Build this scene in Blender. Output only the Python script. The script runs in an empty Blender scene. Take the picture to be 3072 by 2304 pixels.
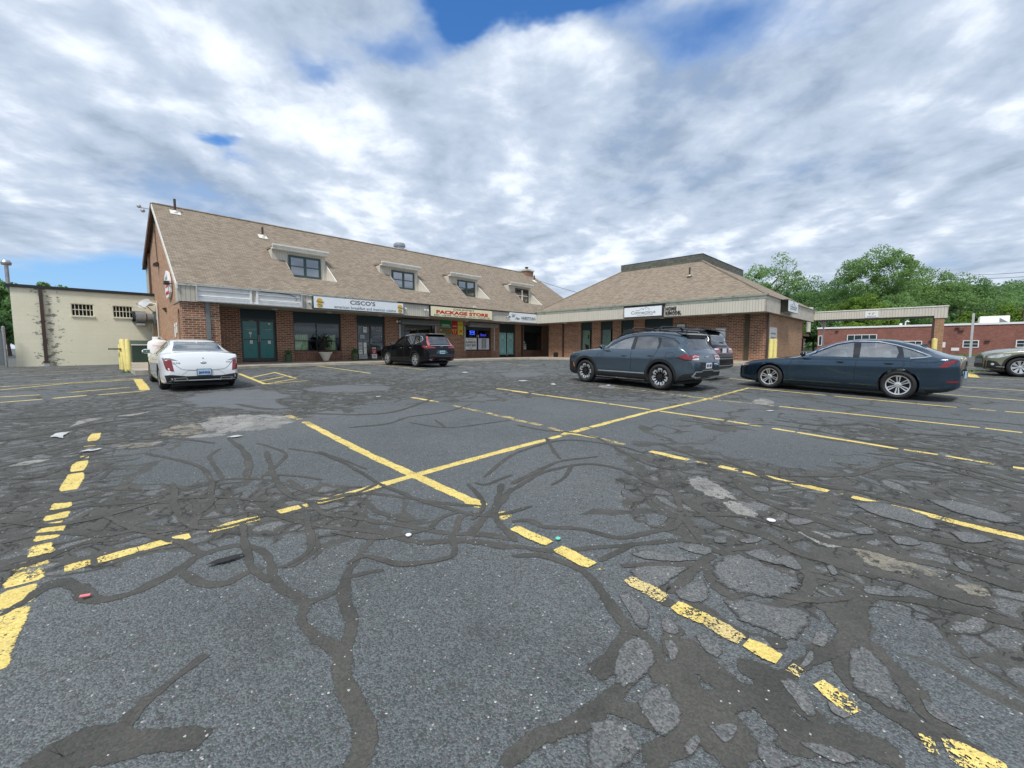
import bpy, bmesh, math, random
import numpy as np
from mathutils import Vector, Matrix
from mathutils.bvhtree import BVHTree
from mathutils.geometry import delaunay_2d_cdt
random.seed(7); rng = np.random.default_rng(7)
R = math.radians
scene = bpy.context.scene
COL = scene.collection

# ------------------------------------------------------------------ camera
EYE = 1.36                       # eye height above the tarmac below the camera
CAMF = 1284.0                    # focal length in photo pixels (3072 wide)
PITCH = math.atan((1152 - 1046.5) / CAMF)
cd = bpy.data.cameras.new('camera'); cam = bpy.data.objects.new('camera', cd); COL.objects.link(cam)
cam.location = (0, 0, EYE); cam.rotation_euler = (math.pi / 2 - PITCH, 0, 0)
cd.sensor_fit = 'HORIZONTAL'; cd.sensor_width = 36; cd.lens = 36 * CAMF / 3072
cd.clip_start = 0.05; cd.clip_end = 6000
scene.camera = cam

# ------------------------------------------------------------------ light
SUN_EL, SUN_AZ = R(56), R(196)   # azimuth clockwise from +Y
sun = bpy.data.lights.new('sun', 'SUN'); sun.energy = 2.3; sun.angle = R(12); sun.color = (1, .96, .9)
so = bpy.data.objects.new('sun', sun); COL.objects.link(so)
sdir = Vector((math.sin(SUN_AZ) * math.cos(SUN_EL), math.cos(SUN_AZ) * math.cos(SUN_EL), math.sin(SUN_EL)))
so.rotation_euler = sdir.to_track_quat('Z', 'Y').to_euler(); so.location = (0, 0, 60)
scene.view_settings.view_transform = 'Standard'; scene.view_settings.look = 'None'
scene.view_settings.exposure = 0.52; scene.view_settings.gamma = 1
scene.render.resolution_x = 1024; scene.render.resolution_y = 768

# ------------------------------------------------------------------ node helper
class NT:
    def __init__(s, tree): s.t = tree; s.t.nodes.clear()
    def n(s, typ, **kw):
        nd = s.t.nodes.new(typ)
        for k, v in kw.items():
            if k.startswith('i_'):
                key = k[2:]; key = int(key) if key.isdigit() else key.replace('_', ' ')
                s.put(nd.inputs[key], v)
            else: setattr(nd, k, v)
        return nd
    def put(s, sock, v):
        if isinstance(v, bpy.types.NodeSocket): s.t.links.new(v, sock)
        elif isinstance(v, bpy.types.Node): s.t.links.new(v.outputs[0], sock)
        else:
            if sock.type == 'RGBA' and len(v) == 3: v = (*v, 1)
            sock.default_value = v
    def m(s, op, a, b=0.0, c=None, clamp=False):
        nd = s.n('ShaderNodeMath', operation=op, use_clamp=clamp); s.put(nd.inputs[0], a); s.put(nd.inputs[1], b)
        if c is not None: s.put(nd.inputs[2], c)
        return nd.outputs[0]
    def vm(s, op, a, b=(0, 0, 0), scale=None):
        nd = s.n('ShaderNodeVectorMath', operation=op); s.put(nd.inputs[0], a); s.put(nd.inputs[1], b)
        if scale is not None: s.put(nd.inputs['Scale'], scale)
        return nd.outputs['Value'] if op in ('LENGTH', 'DOT_PRODUCT', 'DISTANCE') else nd.outputs[0]
    def noise(s, vec, scale, detail=3, rough=.5, color=False):
        nd = s.n('ShaderNodeTexNoise'); s.put(nd.inputs['Vector'], vec); s.put(nd.inputs['Scale'], scale)
        nd.inputs['Detail'].default_value = detail; nd.inputs['Roughness'].default_value = rough
        return nd.outputs['Color' if color else 'Fac']
    def vor(s, vec, scale, feature='F1', out=None, rnd=1.0):
        nd = s.n('ShaderNodeTexVoronoi', feature=feature); s.put(nd.inputs['Vector'], vec); s.put(nd.inputs['Scale'], scale)
        nd.inputs['Randomness'].default_value = rnd
        return nd.outputs[out or 'Distance']
    def ramp(s, fac, lo, hi, a=0.0, b=1.0, smooth=True):
        nd = s.n('ShaderNodeMapRange', interpolation_type='SMOOTHSTEP' if smooth else 'LINEAR')
        s.put(nd.inputs['Value'], fac); s.put(nd.inputs['From Min'], lo); s.put(nd.inputs['From Max'], hi)
        s.put(nd.inputs['To Min'], a); s.put(nd.inputs['To Max'], b); return nd.outputs['Result']
    def mix(s, fac, a, b, blend='MIX'):
        nd = s.n('ShaderNodeMix', data_type='RGBA', blend_type=blend)
        s.put(nd.inputs[0], fac); s.put(nd.inputs[6], a); s.put(nd.inputs[7], b); return nd.outputs[2]
    def sep(s, v): nd = s.n('ShaderNodeSeparateXYZ'); s.put(nd.inputs[0], v); return nd.outputs
    def comb(s, x, y, z): nd = s.n('ShaderNodeCombineXYZ'); [s.put(nd.inputs[i], q) for i, q in enumerate((x, y, z))]; return nd.outputs[0]

def ray(u, v):
    x = (u - 1536) / CAMF; y = -(v - 1152) / CAMF
    return Vector((x, math.cos(PITCH) + y * math.sin(PITCH), -math.sin(PITCH) + y * math.cos(PITCH)))

# ------------------------------------------------------------------ sky: Nishita daylight behind a procedural cloud layer
world = bpy.data.worlds.new('World'); scene.world = world; world.use_nodes = True
N = NT(world.node_tree)
sky = N.n('ShaderNodeTexSky', sky_type='NISHITA', sun_disc=False, sun_elevation=SUN_EL, sun_rotation=SUN_AZ, air_density=1.2, dust_density=.6, ozone_density=3.0)
tc = N.n('ShaderNodeTexCoord'); D = tc.outputs['Generated']
dx, dy, dz = N.sep(D)
den = N.m('ADD', N.m('MAXIMUM', dz, 0.0), .16)
q = N.comb(N.m('DIVIDE', dx, den), N.m('DIVIDE', dy, den), 0.0)          # position on the cloud deck
wn = N.vm('SUBTRACT', N.noise(q, 2.0, 5, .6, True), (.5, .5, .5))
w1 = N.vm('ADD', q, N.vm('SCALE', wn, scale=.16))
nA = N.noise(N.vm('ADD', N.vm('MULTIPLY', w1, (1.0, .95, 1)), (2.7, .4, 0)), 1.75, 9, .56)          # cloud cells
nC = N.noise(N.vm('ADD', w1, (1.3, 9.1, 0)), .75, 3, .5)                                              # broad thick and thin areas
nH = N.noise(N.vm('ADD', w1, (2.78, .29, 0)), 1.75, 9, .56)
qg = N.vm('ADD', q, N.vm('SCALE', wn, scale=.40))
gap = None
for (u, v, rx, ry, st) in [(1480, -50, .15, .09, .46), (1740, -50, .13, .08, .44), (2120, 90, .24, .09, .22), (1010, 235, .08, .06, .24), (1180, 130, .12, .06, .20), (690, 450, .07, .055, .36), (755, 500, .08, .035, .2),
                           (330, 845, .6, .32, .36), (90, 860, .8, .35, .32), (1580, 560, .3, .06, .07), (1330, 30, .07, .05, .22)]:
    r = ray(u, v).normalized(); d = max(r.z, 0) + .16; c = (r.x / d, r.y / d, 0)
    L = N.vm('LENGTH', N.vm('DIVIDE', N.vm('SUBTRACT', qg, c), (rx, ry, 1)))
    g = N.ramp(L, 1.9, 0.0, 0.0, st)
    gap = g if gap is None else N.m('ADD', gap, g)
cover = N.m('ADD', N.m('MULTIPLY', nA, .55), N.m('MULTIPLY', nC, .45))
cov = N.m('SUBTRACT', N.m('ADD', cover, .155), gap)
mask = N.ramp(cov, .30, .62)
lit = N.m('ADD', N.m('MULTIPLY', N.m('SUBTRACT', nA, nH), .75), N.m('ADD', N.m('MULTIPLY', nA, .65), N.m('MULTIPLY', nC, .35)))    # sunward flanks bright, bases grey-blue
light = N.mix(N.ramp(lit, .28, .52), (.25, .315, .405), (.40, .47, .575)); light = N.mix(N.ramp(lit, .48, .70), light, (.70, .75, .83))
thin = N.ramp(cov, .40, .56)
light = N.mix(thin, (.36, .46, .61), light)
hz = N.ramp(dz, .0, .22, 1.0, 0.0)
light = N.mix(N.m('MULTIPLY', hz, .40), light, (.45, .53, .62))
blue = N.vm('MULTIPLY', N.vm('SCALE', sky, scale=.10), (.42, .80, 1.20))
blue = N.mix(N.m('MULTIPLY', N.ramp(dz, .02, .30, 1.0, 0.0), .7), blue, (.30, .44, .64))
col = N.mix(mask, blue, light)
col = N.mix(N.ramp(dz, -.02, -.10), col, (.10, .11, .11))
world.cycles.sampling_method = 'MANUAL'; world.cycles.sample_map_resolution = 512
bg = N.n('ShaderNodeBackground'); N.put(bg.inputs[0], col); bg.inputs[1].default_value = 1.0
wo = N.n('ShaderNodeOutputWorld'); N.put(wo.inputs[0], bg)

# ------------------------------------------------------------------ object helpers
def tag(o, label=None, cat=None, group=None, kind=None):
    if label: o['label'] = label
    if cat: o['category'] = cat
    if group: o['group'] = group
    if kind: o['kind'] = kind
    return o
def empty(name, loc=(0, 0, 0), rz=0.0, label=None, cat=None, group=None, parent=None):
    o = bpy.data.objects.new(name, None); COL.objects.link(o); o.location = loc; o.rotation_euler = (0, 0, rz)
    o.empty_display_size = .1
    if parent: o.parent = parent
    return tag(o, label, cat, group)
def copy_tree(o, parent=None):
    c = o.copy(); COL.objects.link(c); c.parent = parent
    for ch in list(o.children): copy_tree(ch, c)
    return c
class MB:
    def __init__(s, off=(0, 0, 0)): s.v = []; s.f = []; s.mi = []; s.off = off; s.cur = 0; s.edge = []
    def add(s, vs, fs):
        b = len(s.v); o = s.off
        s.v += [(p[0] + o[0], p[1] + o[1], p[2] + o[2]) for p in vs]
        s.f += [tuple(b + i for i in f) for f in fs]; s.mi += [s.cur] * len(fs); return s
    def box(s, x0, y0, z0, x1, y1, z1):
        x0, x1 = sorted((x0, x1)); y0, y1 = sorted((y0, y1)); z0, z1 = sorted((z0, z1))
        return s.add([(x0, y0, z0), (x1, y0, z0), (x1, y1, z0), (x0, y1, z0), (x0, y0, z1), (x1, y0, z1), (x1, y1, z1), (x0, y1, z1)],
                     [(0, 3, 2, 1), (4, 5, 6, 7), (0, 1, 5, 4), (1, 2, 6, 5), (2, 3, 7, 6), (3, 0, 4, 7)])
    def cbox(s, c, d, rot=None):
        m = rot or Matrix.Identity(3); vs = []
        for dx in (-.5, .5):
            for dy in (-.5, .5):
                for dz in (-.5, .5): vs.append(Vector(c) + m @ Vector((dx * d[0], dy * d[1], dz * d[2])))
        return s.add(vs, [(0, 1, 3, 2), (4, 6, 7, 5), (0, 4, 5, 1), (2, 3, 7, 6), (0, 2, 6, 4), (1, 5, 7, 3)])
    def poly(s, pts): return s.add(pts, [tuple(range(len(pts)))])
    def prism(s, pts, d):
        """closed polygon (3D points) extruded by vector d"""
        n = len(pts); d = Vector(d); P = [Vector(p) for p in pts]
        return s.add(P + [p + d for p in P], [tuple(range(n))[::-1], tuple(range(n, 2 * n))] + [(i, (i + 1) % n, n + (i + 1) % n, n + i) for i in range(n)])
    def tube(s, pts, r, n=10, cap=True):
        P = [Vector(p) for p in pts]; rs = r if isinstance(r, (list, tuple)) else [r] * len(P)
        vs = []; fs = []; up = Vector((0, 0, 1))
        for i, p in enumerate(P):
            t = (P[min(i + 1, len(P) - 1)] - P[max(i - 1, 0)]).normalized()
            a = t.cross(up)
            if a.length < .05: a = t.cross(Vector((1, 0, 0)))
            a.normalize(); b = t.cross(a)
            for k in range(n):
                w = 2 * math.pi * k / n; vs.append(p + rs[i] * (math.cos(w) * a + math.sin(w) * b))
        for i in range(len(P) - 1):
            for k in range(n): fs.append((i * n + k, i * n + (k + 1) % n, (i + 1) * n + (k + 1) % n, (i + 1) * n + k))
        if cap: fs += [tuple(range(n))[::-1], tuple(range((len(P) - 1) * n, len(P) * n))]
        return s.add(vs, fs)
    def lathe(s, prof, n=24, c=(0, 0, 0), axis='Z', cap=True):
        """prof: (radius, height) list; axis Z or Y or X"""
        vs = []; fs = []
        for r, h in prof:
            for k in range(n):
                w = 2 * math.pi * k / n; a, b = r * math.cos(w), r * math.sin(w)
                p = {'Z': (a, b, h), 'Y': (a, h, b), 'X': (h, a, b)}[axis]
                vs.append((p[0] + c[0], p[1] + c[1], p[2] + c[2]))
        for i in range(len(prof) - 1):
            for k in range(n): fs.append((i * n + k, i * n + (k + 1) % n, (i + 1) * n + (k + 1) % n, (i + 1) * n + k))
        if cap and prof[0][0] > 1e-4: fs.append(tuple(range(n))[::-1])
        if cap and prof[-1][0] > 1e-4: fs.append(tuple(range((len(prof) - 1) * n, len(prof) * n)))
        return s.add(vs, fs)
    def ball(s, c, r, n=12, sc=(1, 1, 1)):
        vs = []; fs = []; m = n // 2
        for i in range(m + 1):
            ph = math.pi * i / m
            for k in range(n):
                w = 2 * math.pi * k / n
                vs.append((c[0] + r * sc[0] * math.sin(ph) * math.cos(w), c[1] + r * sc[1] * math.sin(ph) * math.sin(w), c[2] + r * sc[2] * math.cos(ph)))
        for i in range(m):
            for k in range(n): fs.append((i * n + k, (i + 1) * n + k, (i + 1) * n + (k + 1) % n, i * n + (k + 1) % n))
        return s.add(vs, fs)
    def build(s, name, mats, parent=None, smooth=False, bevel=0, clean=True):
        me = bpy.data.meshes.new(name); me.from_pydata([tuple(v) for v in s.v], [], s.f)
        if s.edge and len(s.edge) == len(s.v): me.attributes.new('edge', 'FLOAT', 'POINT').data.foreach_set('value', s.edge)
        if not isinstance(mats, (list, tuple)): mats = [mats]
        for m in mats: me.materials.append(m)
        if len(mats) > 1: me.polygons.foreach_set('material_index', s.mi)
        if clean:
            bm = bmesh.new(); bm.from_mesh(me); bmesh.ops.remove_doubles(bm, verts=bm.verts, dist=1e-5)
            bmesh.ops.dissolve_degenerate(bm, edges=bm.edges, dist=1e-6)
            bmesh.ops.recalc_face_normals(bm, faces=bm.faces)
            if bevel: bmesh.ops.bevel(bm, geom=[e for e in bm.edges if len(e.link_faces) == 2 and e.calc_face_angle(0) > .6], offset=bevel, segments=1, affect='EDGES', clamp_overlap=True)
            bm.to_mesh(me); bm.free()
        if smooth:
            me.polygons.foreach_set('use_smooth', [True] * len(me.polygons))
            if smooth != 'all': me.set_sharp_from_angle(angle=R(38))
        o = bpy.data.objects.new(name, me); COL.objects.link(o)
        if parent: o.parent = parent
        return o
def lettering(text, height, mat, parent, pos, rotz=0.0, bold=0.0, depth=.006, width=None, align='CENTER', shear=0.0, name='lettering'):
    """text standing upright in the parent's x-z plane, reading along +x, facing -y; pos = centre"""
    cu = bpy.data.curves.new(name, 'FONT'); cu.body = text; cu.size = 1; cu.offset = bold; cu.extrude = .001; cu.align_x = align; cu.shear = shear; cu.resolution_u = 3
    to = bpy.data.objects.new('tmp', cu); COL.objects.link(to)
    dg = bpy.context.evaluated_depsgraph_get(); me = bpy.data.meshes.new_from_object(to.evaluated_get(dg))
    bpy.data.objects.remove(to); bpy.data.curves.remove(cu)
    co = np.zeros(len(me.vertices) * 3); me.vertices.foreach_get('co', co); co = co.reshape(-1, 3)
    lo, hi = co.min(0), co.max(0); k = height / (hi[1] - lo[1]); kx = (width / (hi[0] - lo[0])) if width else k
    ax = (co[:, 0] - (lo[0] + hi[0]) / 2) * kx if align == 'CENTER' else (co[:, 0] - lo[0]) * kx
    out = np.stack([ax, -co[:, 2] * depth / .001 * .5, (co[:, 1] - (lo[1] + hi[1]) / 2) * k], 1)
    me.vertices.foreach_set('co', out.ravel()); me.update(); me.materials.clear(); me.materials.append(mat)
    me.name = name; o = bpy.data.objects.new(name, me); COL.objects.link(o); o.parent = parent; o.location = pos; o.rotation_euler = (0, 0, rotz)
    return o
# ------------------------------------------------------------------ materials
def srgb(r, g, b):
    f = lambda c: (c / 255 / 12.92) if c <= 10 else ((c / 255 + .055) / 1.055) ** 2.4
    return (f(r), f(g), f(b))
def newmat(name):
    m = bpy.data.materials.new(name); m.use_nodes = True; return m, NT(m.node_tree)
def finish(T, color, rough=.6, metal=0.0, bump=None, bstr=.3, bdist=.01, spec=None, coat=0, emis=None, emis_s=0, alpha=None, sheen=0):
    b = T.n('ShaderNodeBsdfPrincipled'); T.put(b.inputs['Base Color'], color); T.put(b.inputs['Roughness'], rough); T.put(b.inputs['Metallic'], metal)
    if spec is not None: b.inputs['Specular IOR Level'].default_value = spec
    if coat: b.inputs['Coat Weight'].default_value = coat; b.inputs['Coat Roughness'].default_value = .03
    if emis is not None: T.put(b.inputs['Emission Color'], emis); T.put(b.inputs['Emission Strength'], emis_s)
    if bump is not None:
        bn = T.n('ShaderNodeBump'); T.put(bn.inputs['Height'], bump); T.put(bn.inputs['Strength'], bstr); bn.inputs['Distance'].default_value = bdist
        T.put(b.inputs['Normal'], bn)
    o = T.n('ShaderNodeOutputMaterial')
    if alpha is not None:
        tr = T.n('ShaderNodeBsdfTransparent'); mx = T.n('ShaderNodeMixShader'); T.put(mx.inputs[0], alpha); T.put(mx.inputs[1], tr); T.put(mx.inputs[2], b); T.put(o.inputs[0], mx)
    else: T.put(o.inputs[0], b)
    return b
def simple(name, col, rough=.6, metal=0.0, var=.12, scale=6.0, bump=.0, coat=0, spec=None, dirt=0.0):
    """plain surface with a little procedural unevenness"""
    m, T = newmat(name); v = T.n('ShaderNodeTexCoord').outputs['Object']
    n1 = T.noise(v, scale, 4, .6); k = T.ramp(n1, .3, .7, 1 - var, 1 + var, False)
    c = T.mix(1.0, (*col, 1), T.comb(k, k, k), 'MULTIPLY')
    if dirt:
        c = T.mix(T.m('MULTIPLY', T.ramp(T.noise(v, scale * .37, 5, .65), .5, .75), dirt), c, (col[0] * .45, col[1] * .43, col[2] * .38))
    finish(T, c, rough, metal, T.noise(v, scale * 8, 3) if bump else None, bump, .004, spec, coat)
    return m
def wallvec(T):
    v = T.n('ShaderNodeTexCoord').outputs['Object']; x, y, z = T.sep(v)
    g = T.n('ShaderNodeNewGeometry').outputs['Normal']
    vt = T.n('ShaderNodeVectorTransform', vector_type='NORMAL', convert_from='WORLD', convert_to='OBJECT'); T.put(vt.inputs[0], g)
    nx, ny, nz = T.sep(vt.outputs[0])
    sel = T.m('GREATER_THAN', T.m('ABSOLUTE', nx), T.m('ABSOLUTE', ny))
    h = T.m('ADD', T.m('MULTIPLY', x, T.m('SUBTRACT', 1.0, sel)), T.m('MULTIPLY', y, sel))
    return v, h, z
def brick(name, c1, c2, mortar, bw=.26, rh=.088, ms=.011, soldier=False, blend=.25, dirt=.25):
    m, T = newmat(name); v, h, z = wallvec(T)
    vec = T.comb(z, h, 0) if soldier else T.comb(h, z, 0)
    b = T.n('ShaderNodeTexBrick'); T.put(b.inputs['Vector'], vec); T.put(b.inputs['Color1'], c1); T.put(b.inputs['Color2'], c2); T.put(b.inputs['Mortar'], mortar)
    b.inputs['Scale'].default_value = 1; b.inputs['Brick Width'].default_value = bw; b.inputs['Row Height'].default_value = rh
    b.inputs['Mortar Size'].default_value = ms / 2; b.inputs['Mortar Smooth'].default_value = .25; b.inputs['Bias'].default_value = 0
    n = T.noise(v, 14, 5, .7); c = T.mix(1.0, b.outputs['Color'], T.mix(n, (.62, .62, .62), (1.38, 1.36, 1.3)), 'MULTIPLY')
    big = T.noise(v, .9, 4, .6); c = T.mix(T.m('MULTIPLY', T.ramp(big, .45, .75), dirt), c, (c1[0] * .55, c1[1] * .55, c1[2] * .55))
    ht = T.m('SUBTRACT', T.m('MULTIPLY', n, .4), b.outputs['Fac'])
    finish(T, c, .85, 0, ht, .6, .008); return m
def shingle(name, cols, rh=.11, zs=1.6, bw=.22):
    m, T = newmat(name); v, h, z = wallvec(T); vec = T.comb(h, T.m('MULTIPLY', z, zs), 0)
    b = T.n('ShaderNodeTexBrick'); T.put(b.inputs['Vector'], vec); b.inputs['Scale'].default_value = 1
    T.put(b.inputs['Color1'], (0, 0, 0, 1)); T.put(b.inputs['Color2'], (1, 1, 1, 1)); T.put(b.inputs['Mortar'], (.5, .5, .5, 1))
    b.inputs['Brick Width'].default_value = bw; b.inputs['Row Height'].default_value = rh; b.inputs['Mortar Size'].default_value = .010; b.inputs['Mortar Smooth'].default_value = .3
    s = T.m('ADD', T.m('MULTIPLY', b.outputs['Color'], .55), T.m('MULTIPLY', T.noise(v, 9, 6, .75), .6))
    c = T.mix(T.ramp(s, .1, .62), cols[0], cols[1]); c = T.mix(T.ramp(s, .5, 1.1), c, cols[2])
    c = T.mix(T.m('MULTIPLY', T.ramp(T.noise(v, .45, 5, .6), .45, .7), .35), c, cols[3])
    g = T.noise(v, 120, 2, .6); c = T.mix(1.0, c, T.mix(g, (.8, .8, .8), (1.2, 1.2, 1.2)), 'MULTIPLY')
    c = T.mix(T.m('MULTIPLY', b.outputs['Fac'], .55), c, (.05, .042, .035))
    fr = T.m('FRACT', T.m('DIVIDE', T.m('MULTIPLY', z, zs), rh))
    finish(T, c, .92, 0, T.m('SUBTRACT', T.m('MULTIPLY', g, .1), fr), .8, .012); return m
def boards(name, col, col2, pitch=.15, dirt=.35, groove=.10, horiz=False):
    """grooved vertical siding"""
    m, T = newmat(name); v, h, z = wallvec(T)
    if horiz: h = z
    fr = T.m('FRACT', T.m('DIVIDE', h, pitch)); gr = T.m('LESS_THAN', fr, groove)
    cell = T.m('FLOOR', T.m('DIVIDE', h, pitch))
    wn = T.n('ShaderNodeTexWhiteNoise', noise_dimensions='1D'); T.put(wn.inputs['W'], cell)
    c = T.mix(T.m('MULTIPLY', wn.outputs[0], .5), col, col2)
    c = T.mix(T.m('MULTIPLY', T.ramp(T.noise(T.vm('MULTIPLY', v, (1, 1, .4)), 5, 5, .7), .48, .75), dirt), c, (col[0] * .5, col[1] * .52, col[2] * .45))
    c = T.mix(T.m('MULTIPLY', gr, .6), c, (col[0] * .22, col[1] * .2, col[2] * .17))
    finish(T, c, .75, 0, T.m('MULTIPLY', gr, -1.0), .6, .008); return m
def peeling(name, col, under, lo=.52, hi=.6, scale=6):
    m, T = newmat(name); v = T.n('ShaderNodeTexCoord').outputs['Object']
    n = T.noise(T.vm('MULTIPLY', v, (.6, .6, 1.6)), scale, 6, .7); c = T.mix(T.ramp(n, lo, hi), col, under)
    finish(T, c, .8, 0, n, .3, .004); return m
def glassmat(name, tint=(.6, .68, .66), refl=1.0, base=.04, rough=.02):
    m, T = newmat(name)
    tr = T.n('ShaderNodeBsdfTransparent'); T.put(tr.inputs[0], (*tint, 1)); gl = T.n('ShaderNodeBsdfGlossy'); gl.inputs['Roughness'].default_value = rough; T.put(gl.inputs[0], (refl, refl, refl, 1))
    lw = T.n('ShaderNodeLayerWeight'); lw.inputs[0].default_value = .5
    f = T.m('ADD', base, T.m('MULTIPLY', T.m('POWER', lw.outputs['Facing'], 4.0), .8), clamp=True)
    mx = T.n('ShaderNodeMixShader'); T.put(mx.inputs[0], f); T.put(mx.inputs[1], tr); T.put(mx.inputs[2], gl)
    o = T.n('ShaderNodeOutputMaterial'); T.put(o.inputs[0], mx); return m
def glow(name, col, s):
    m, T = newmat(name); e = T.n('ShaderNodeEmission'); T.put(e.inputs[0], (*col, 1)); e.inputs[1].default_value = s
    o = T.n('ShaderNodeOutputMaterial'); T.put(o.inputs[0], e); return m
def carpaint(name, col, metal=.5, rough=.32, coat=1.0, flake=.1):
    m, T = newmat(name); v = T.n('ShaderNodeTexCoord').outputs['Object']
    c = T.mix(T.ramp(T.noise(v, 400, 1), .3, .7), (col[0] * (1 - flake), col[1] * (1 - flake), col[2] * (1 - flake)), (col[0] * (1 + flake), col[1] * (1 + flake), col[2] * (1 + flake)))
    z = T.sep(v)[2]; d = T.m('MULTIPLY', T.ramp(z, .45, .15), T.ramp(T.noise(v, 9, 4, .6), .35, .8))      # road film low on the doors
    c = T.mix(T.m('MULTIPLY', d, .18), c, (.10, .095, .085))
    b = finish(T, c, rough, metal); b.inputs['Coat Weight'].default_value = coat; b.inputs['Coat Roughness'].default_value = .04; return m

M = {}
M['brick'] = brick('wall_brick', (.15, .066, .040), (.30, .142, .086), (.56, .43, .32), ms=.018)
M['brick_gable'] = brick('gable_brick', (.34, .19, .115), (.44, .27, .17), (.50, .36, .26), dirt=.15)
M['brick_side'] = brick('side_brick', (.28, .15, .085), (.38, .22, .13), (.46, .34, .23), bw=.24, rh=.088, ms=.014, dirt=.2)
M['brick_soldier'] = brick('soldier_brick', (.15, .07, .048), (.26, .12, .08), (.36, .25, .19), soldier=True)
M['brick_red'] = brick('red_brick', (.20, .082, .062), (.29, .125, .098), (.30, .17, .14), bw=.2, rh=.07, ms=.009, dirt=.4)
M['shingle'] = shingle('roof_shingle', [(.165, .130, .094), (.262, .212, .158), (.345, .288, .218), (.22, .175, .135)])
M['shingle_grey'] = shingle('parapet_shingle', [(.07, .075, .062), (.115, .12, .10), (.155, .16, .135), (.08, .09, .075)], rh=.17, zs=1.0)
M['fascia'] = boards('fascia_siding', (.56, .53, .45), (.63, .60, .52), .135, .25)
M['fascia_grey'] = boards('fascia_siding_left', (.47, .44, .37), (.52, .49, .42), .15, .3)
M['dormer'] = boards('dormer_siding', (.56, .53, .46), (.60, .57, .50), .12, .12, .08)
M['siding_grey'] = boards('grey_clapboard', (.42, .44, .38), (.48, .49, .42), .12, .2, .12, True)
M['trim'] = peeling('weathered_trim', (.45, .48, .40), (.24, .33, .25), .50, .64, 3.5)
M['trim_a'] = peeling('peeling_trim', (.56, .56, .50), (.17, .20, .15), .56, .62, 9)
M['white_trim'] = simple('white_trim', (.72, .70, .63), .5, dirt=.3)
M['beige'] = simple('beige_panel', (.52, .48, .40), .7, dirt=.2, scale=3)
M['soffit'] = simple('soffit', (.30, .275, .24), .8, dirt=.3, scale=2)
M['gutter'] = simple('dark_gutter', (.02, .022, .022), .4)
M['brown'] = simple('brown_metal', (.055, .035, .028), .5)
M['brown_trim'] = simple('brown_board', (.13, .075, .055), .7, dirt=.3)
M['dark_teal'] = simple('dark_teal_panel', (.012, .03, .034), .55)
M['teal_door'] = simple('teal_film_door', (.012, .16, .145), .2, spec=.6)
M['frame_dark'] = simple('bronze_frame', (.035, .032, .030), .4)
M['frame_green'] = simple('dark_green_frame', (.030, .060, .062), .45)
M['black'] = simple('black_plastic', (.012, .012, .013), .5)
M['blackgloss'] = simple('gloss_black', (.008, .008, .009), .12, coat=.6)
M['interior'] = simple('shop_interior', (.03, .033, .034), .9)
M['conc'] = simple('sidewalk_concrete', (.40, .36, .29), .9, var=.18, scale=3, bump=.3, dirt=.5)
M['white'] = simple('white_paint', (.78, .78, .77), .45, var=.05, dirt=.08)
M['white_face'] = simple('sign_face', (.80, .85, .88), .35, var=.03)
M['cream_face'] = simple('cream_sign_face', (.84, .78, .52), .35, var=.03)
M['grey_metal'] = simple('galvanised_metal', (.42, .43, .44), .38, .85, dirt=.4, scale=9)
M['dgrey'] = simple('grey_paint', (.16, .18, .18), .5, dirt=.3)
M['lgrey'] = simple('light_grey', (.45, .46, .46), .5, dirt=.2)
M['yellow'] = simple('yellow_bollard_paint', (.80, .68, .24), .5, dirt=.25, scale=5)
M['red'] = simple('red_letters', (.55, .02, .015), .4)
M['letter_dark'] = simple('dark_letters', (.03, .03, .035), .4)
M['letter_grey'] = simple('grey_letters', (.16, .18, .20), .4)
M['letter_maroon'] = simple('maroon_letters', (.09, .035, .03), .4)
M['paper'] = simple('paper', (.72, .72, .68), .8, var=.04)
M['curtain'] = None
M['green_bin'] = simple('green_dumpster', (.035, .075, .055), .5, dirt=.5)
M['blue'] = simple('blue_plastic', (.02, .12, .5), .4)
M['skyblue'] = simple('plate_blue', (.30, .55, .80), .4, var=.03)
M['plant_green'] = simple('leaf_green', (.05, .13, .03), .7, var=.4, scale=30)
M['plant_dark'] = simple('leaf_dark', (.03, .035, .018), .7, var=.5, scale=30)
M['gold'] = simple('gold_emblem', (.62, .40, .06), .4, var=.2)
M['green'] = simple('poster_green', (.01, .16, .04), .4)
M['darkred'] = simple('poster_red', (.45, .015, .015), .4)
M['poster_y'] = simple('poster_yellow', (.60, .52, .05), .4)
M['aqua'] = simple('etched_glass', (.36, .64, .62), .25, var=.06)
M['aqua_line'] = simple('etched_line', (.03, .22, .22), .3)
M['bark'] = simple('bark', (.11, .085, .065), .9, var=.4, scale=5, bump=.5)
M['shopglass'] = glassmat('shop_glass', (.80, .86, .86), .8, .05)
M['skyglass'] = glassmat('dormer_glass', (.08, .13, .22), .85, .40)
M['dark'] = simple('dark_void', (.01, .01, .012), .9)
m, T = newmat('curtain_cloth'); v = T.n('ShaderNodeTexCoord').outputs['Object']; x, y, z = T.sep(v)
w = T.m('SINE', T.m('ADD', T.m('MULTIPLY', x, 75), T.m('MULTIPLY', T.noise(v, 6, 3), 9)))
finish(T, T.mix(T.ramp(w, -1, 1), (.55, .64, .28), (.92, .95, .68)), .9, emis=None); M['curtain'] = m
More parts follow.
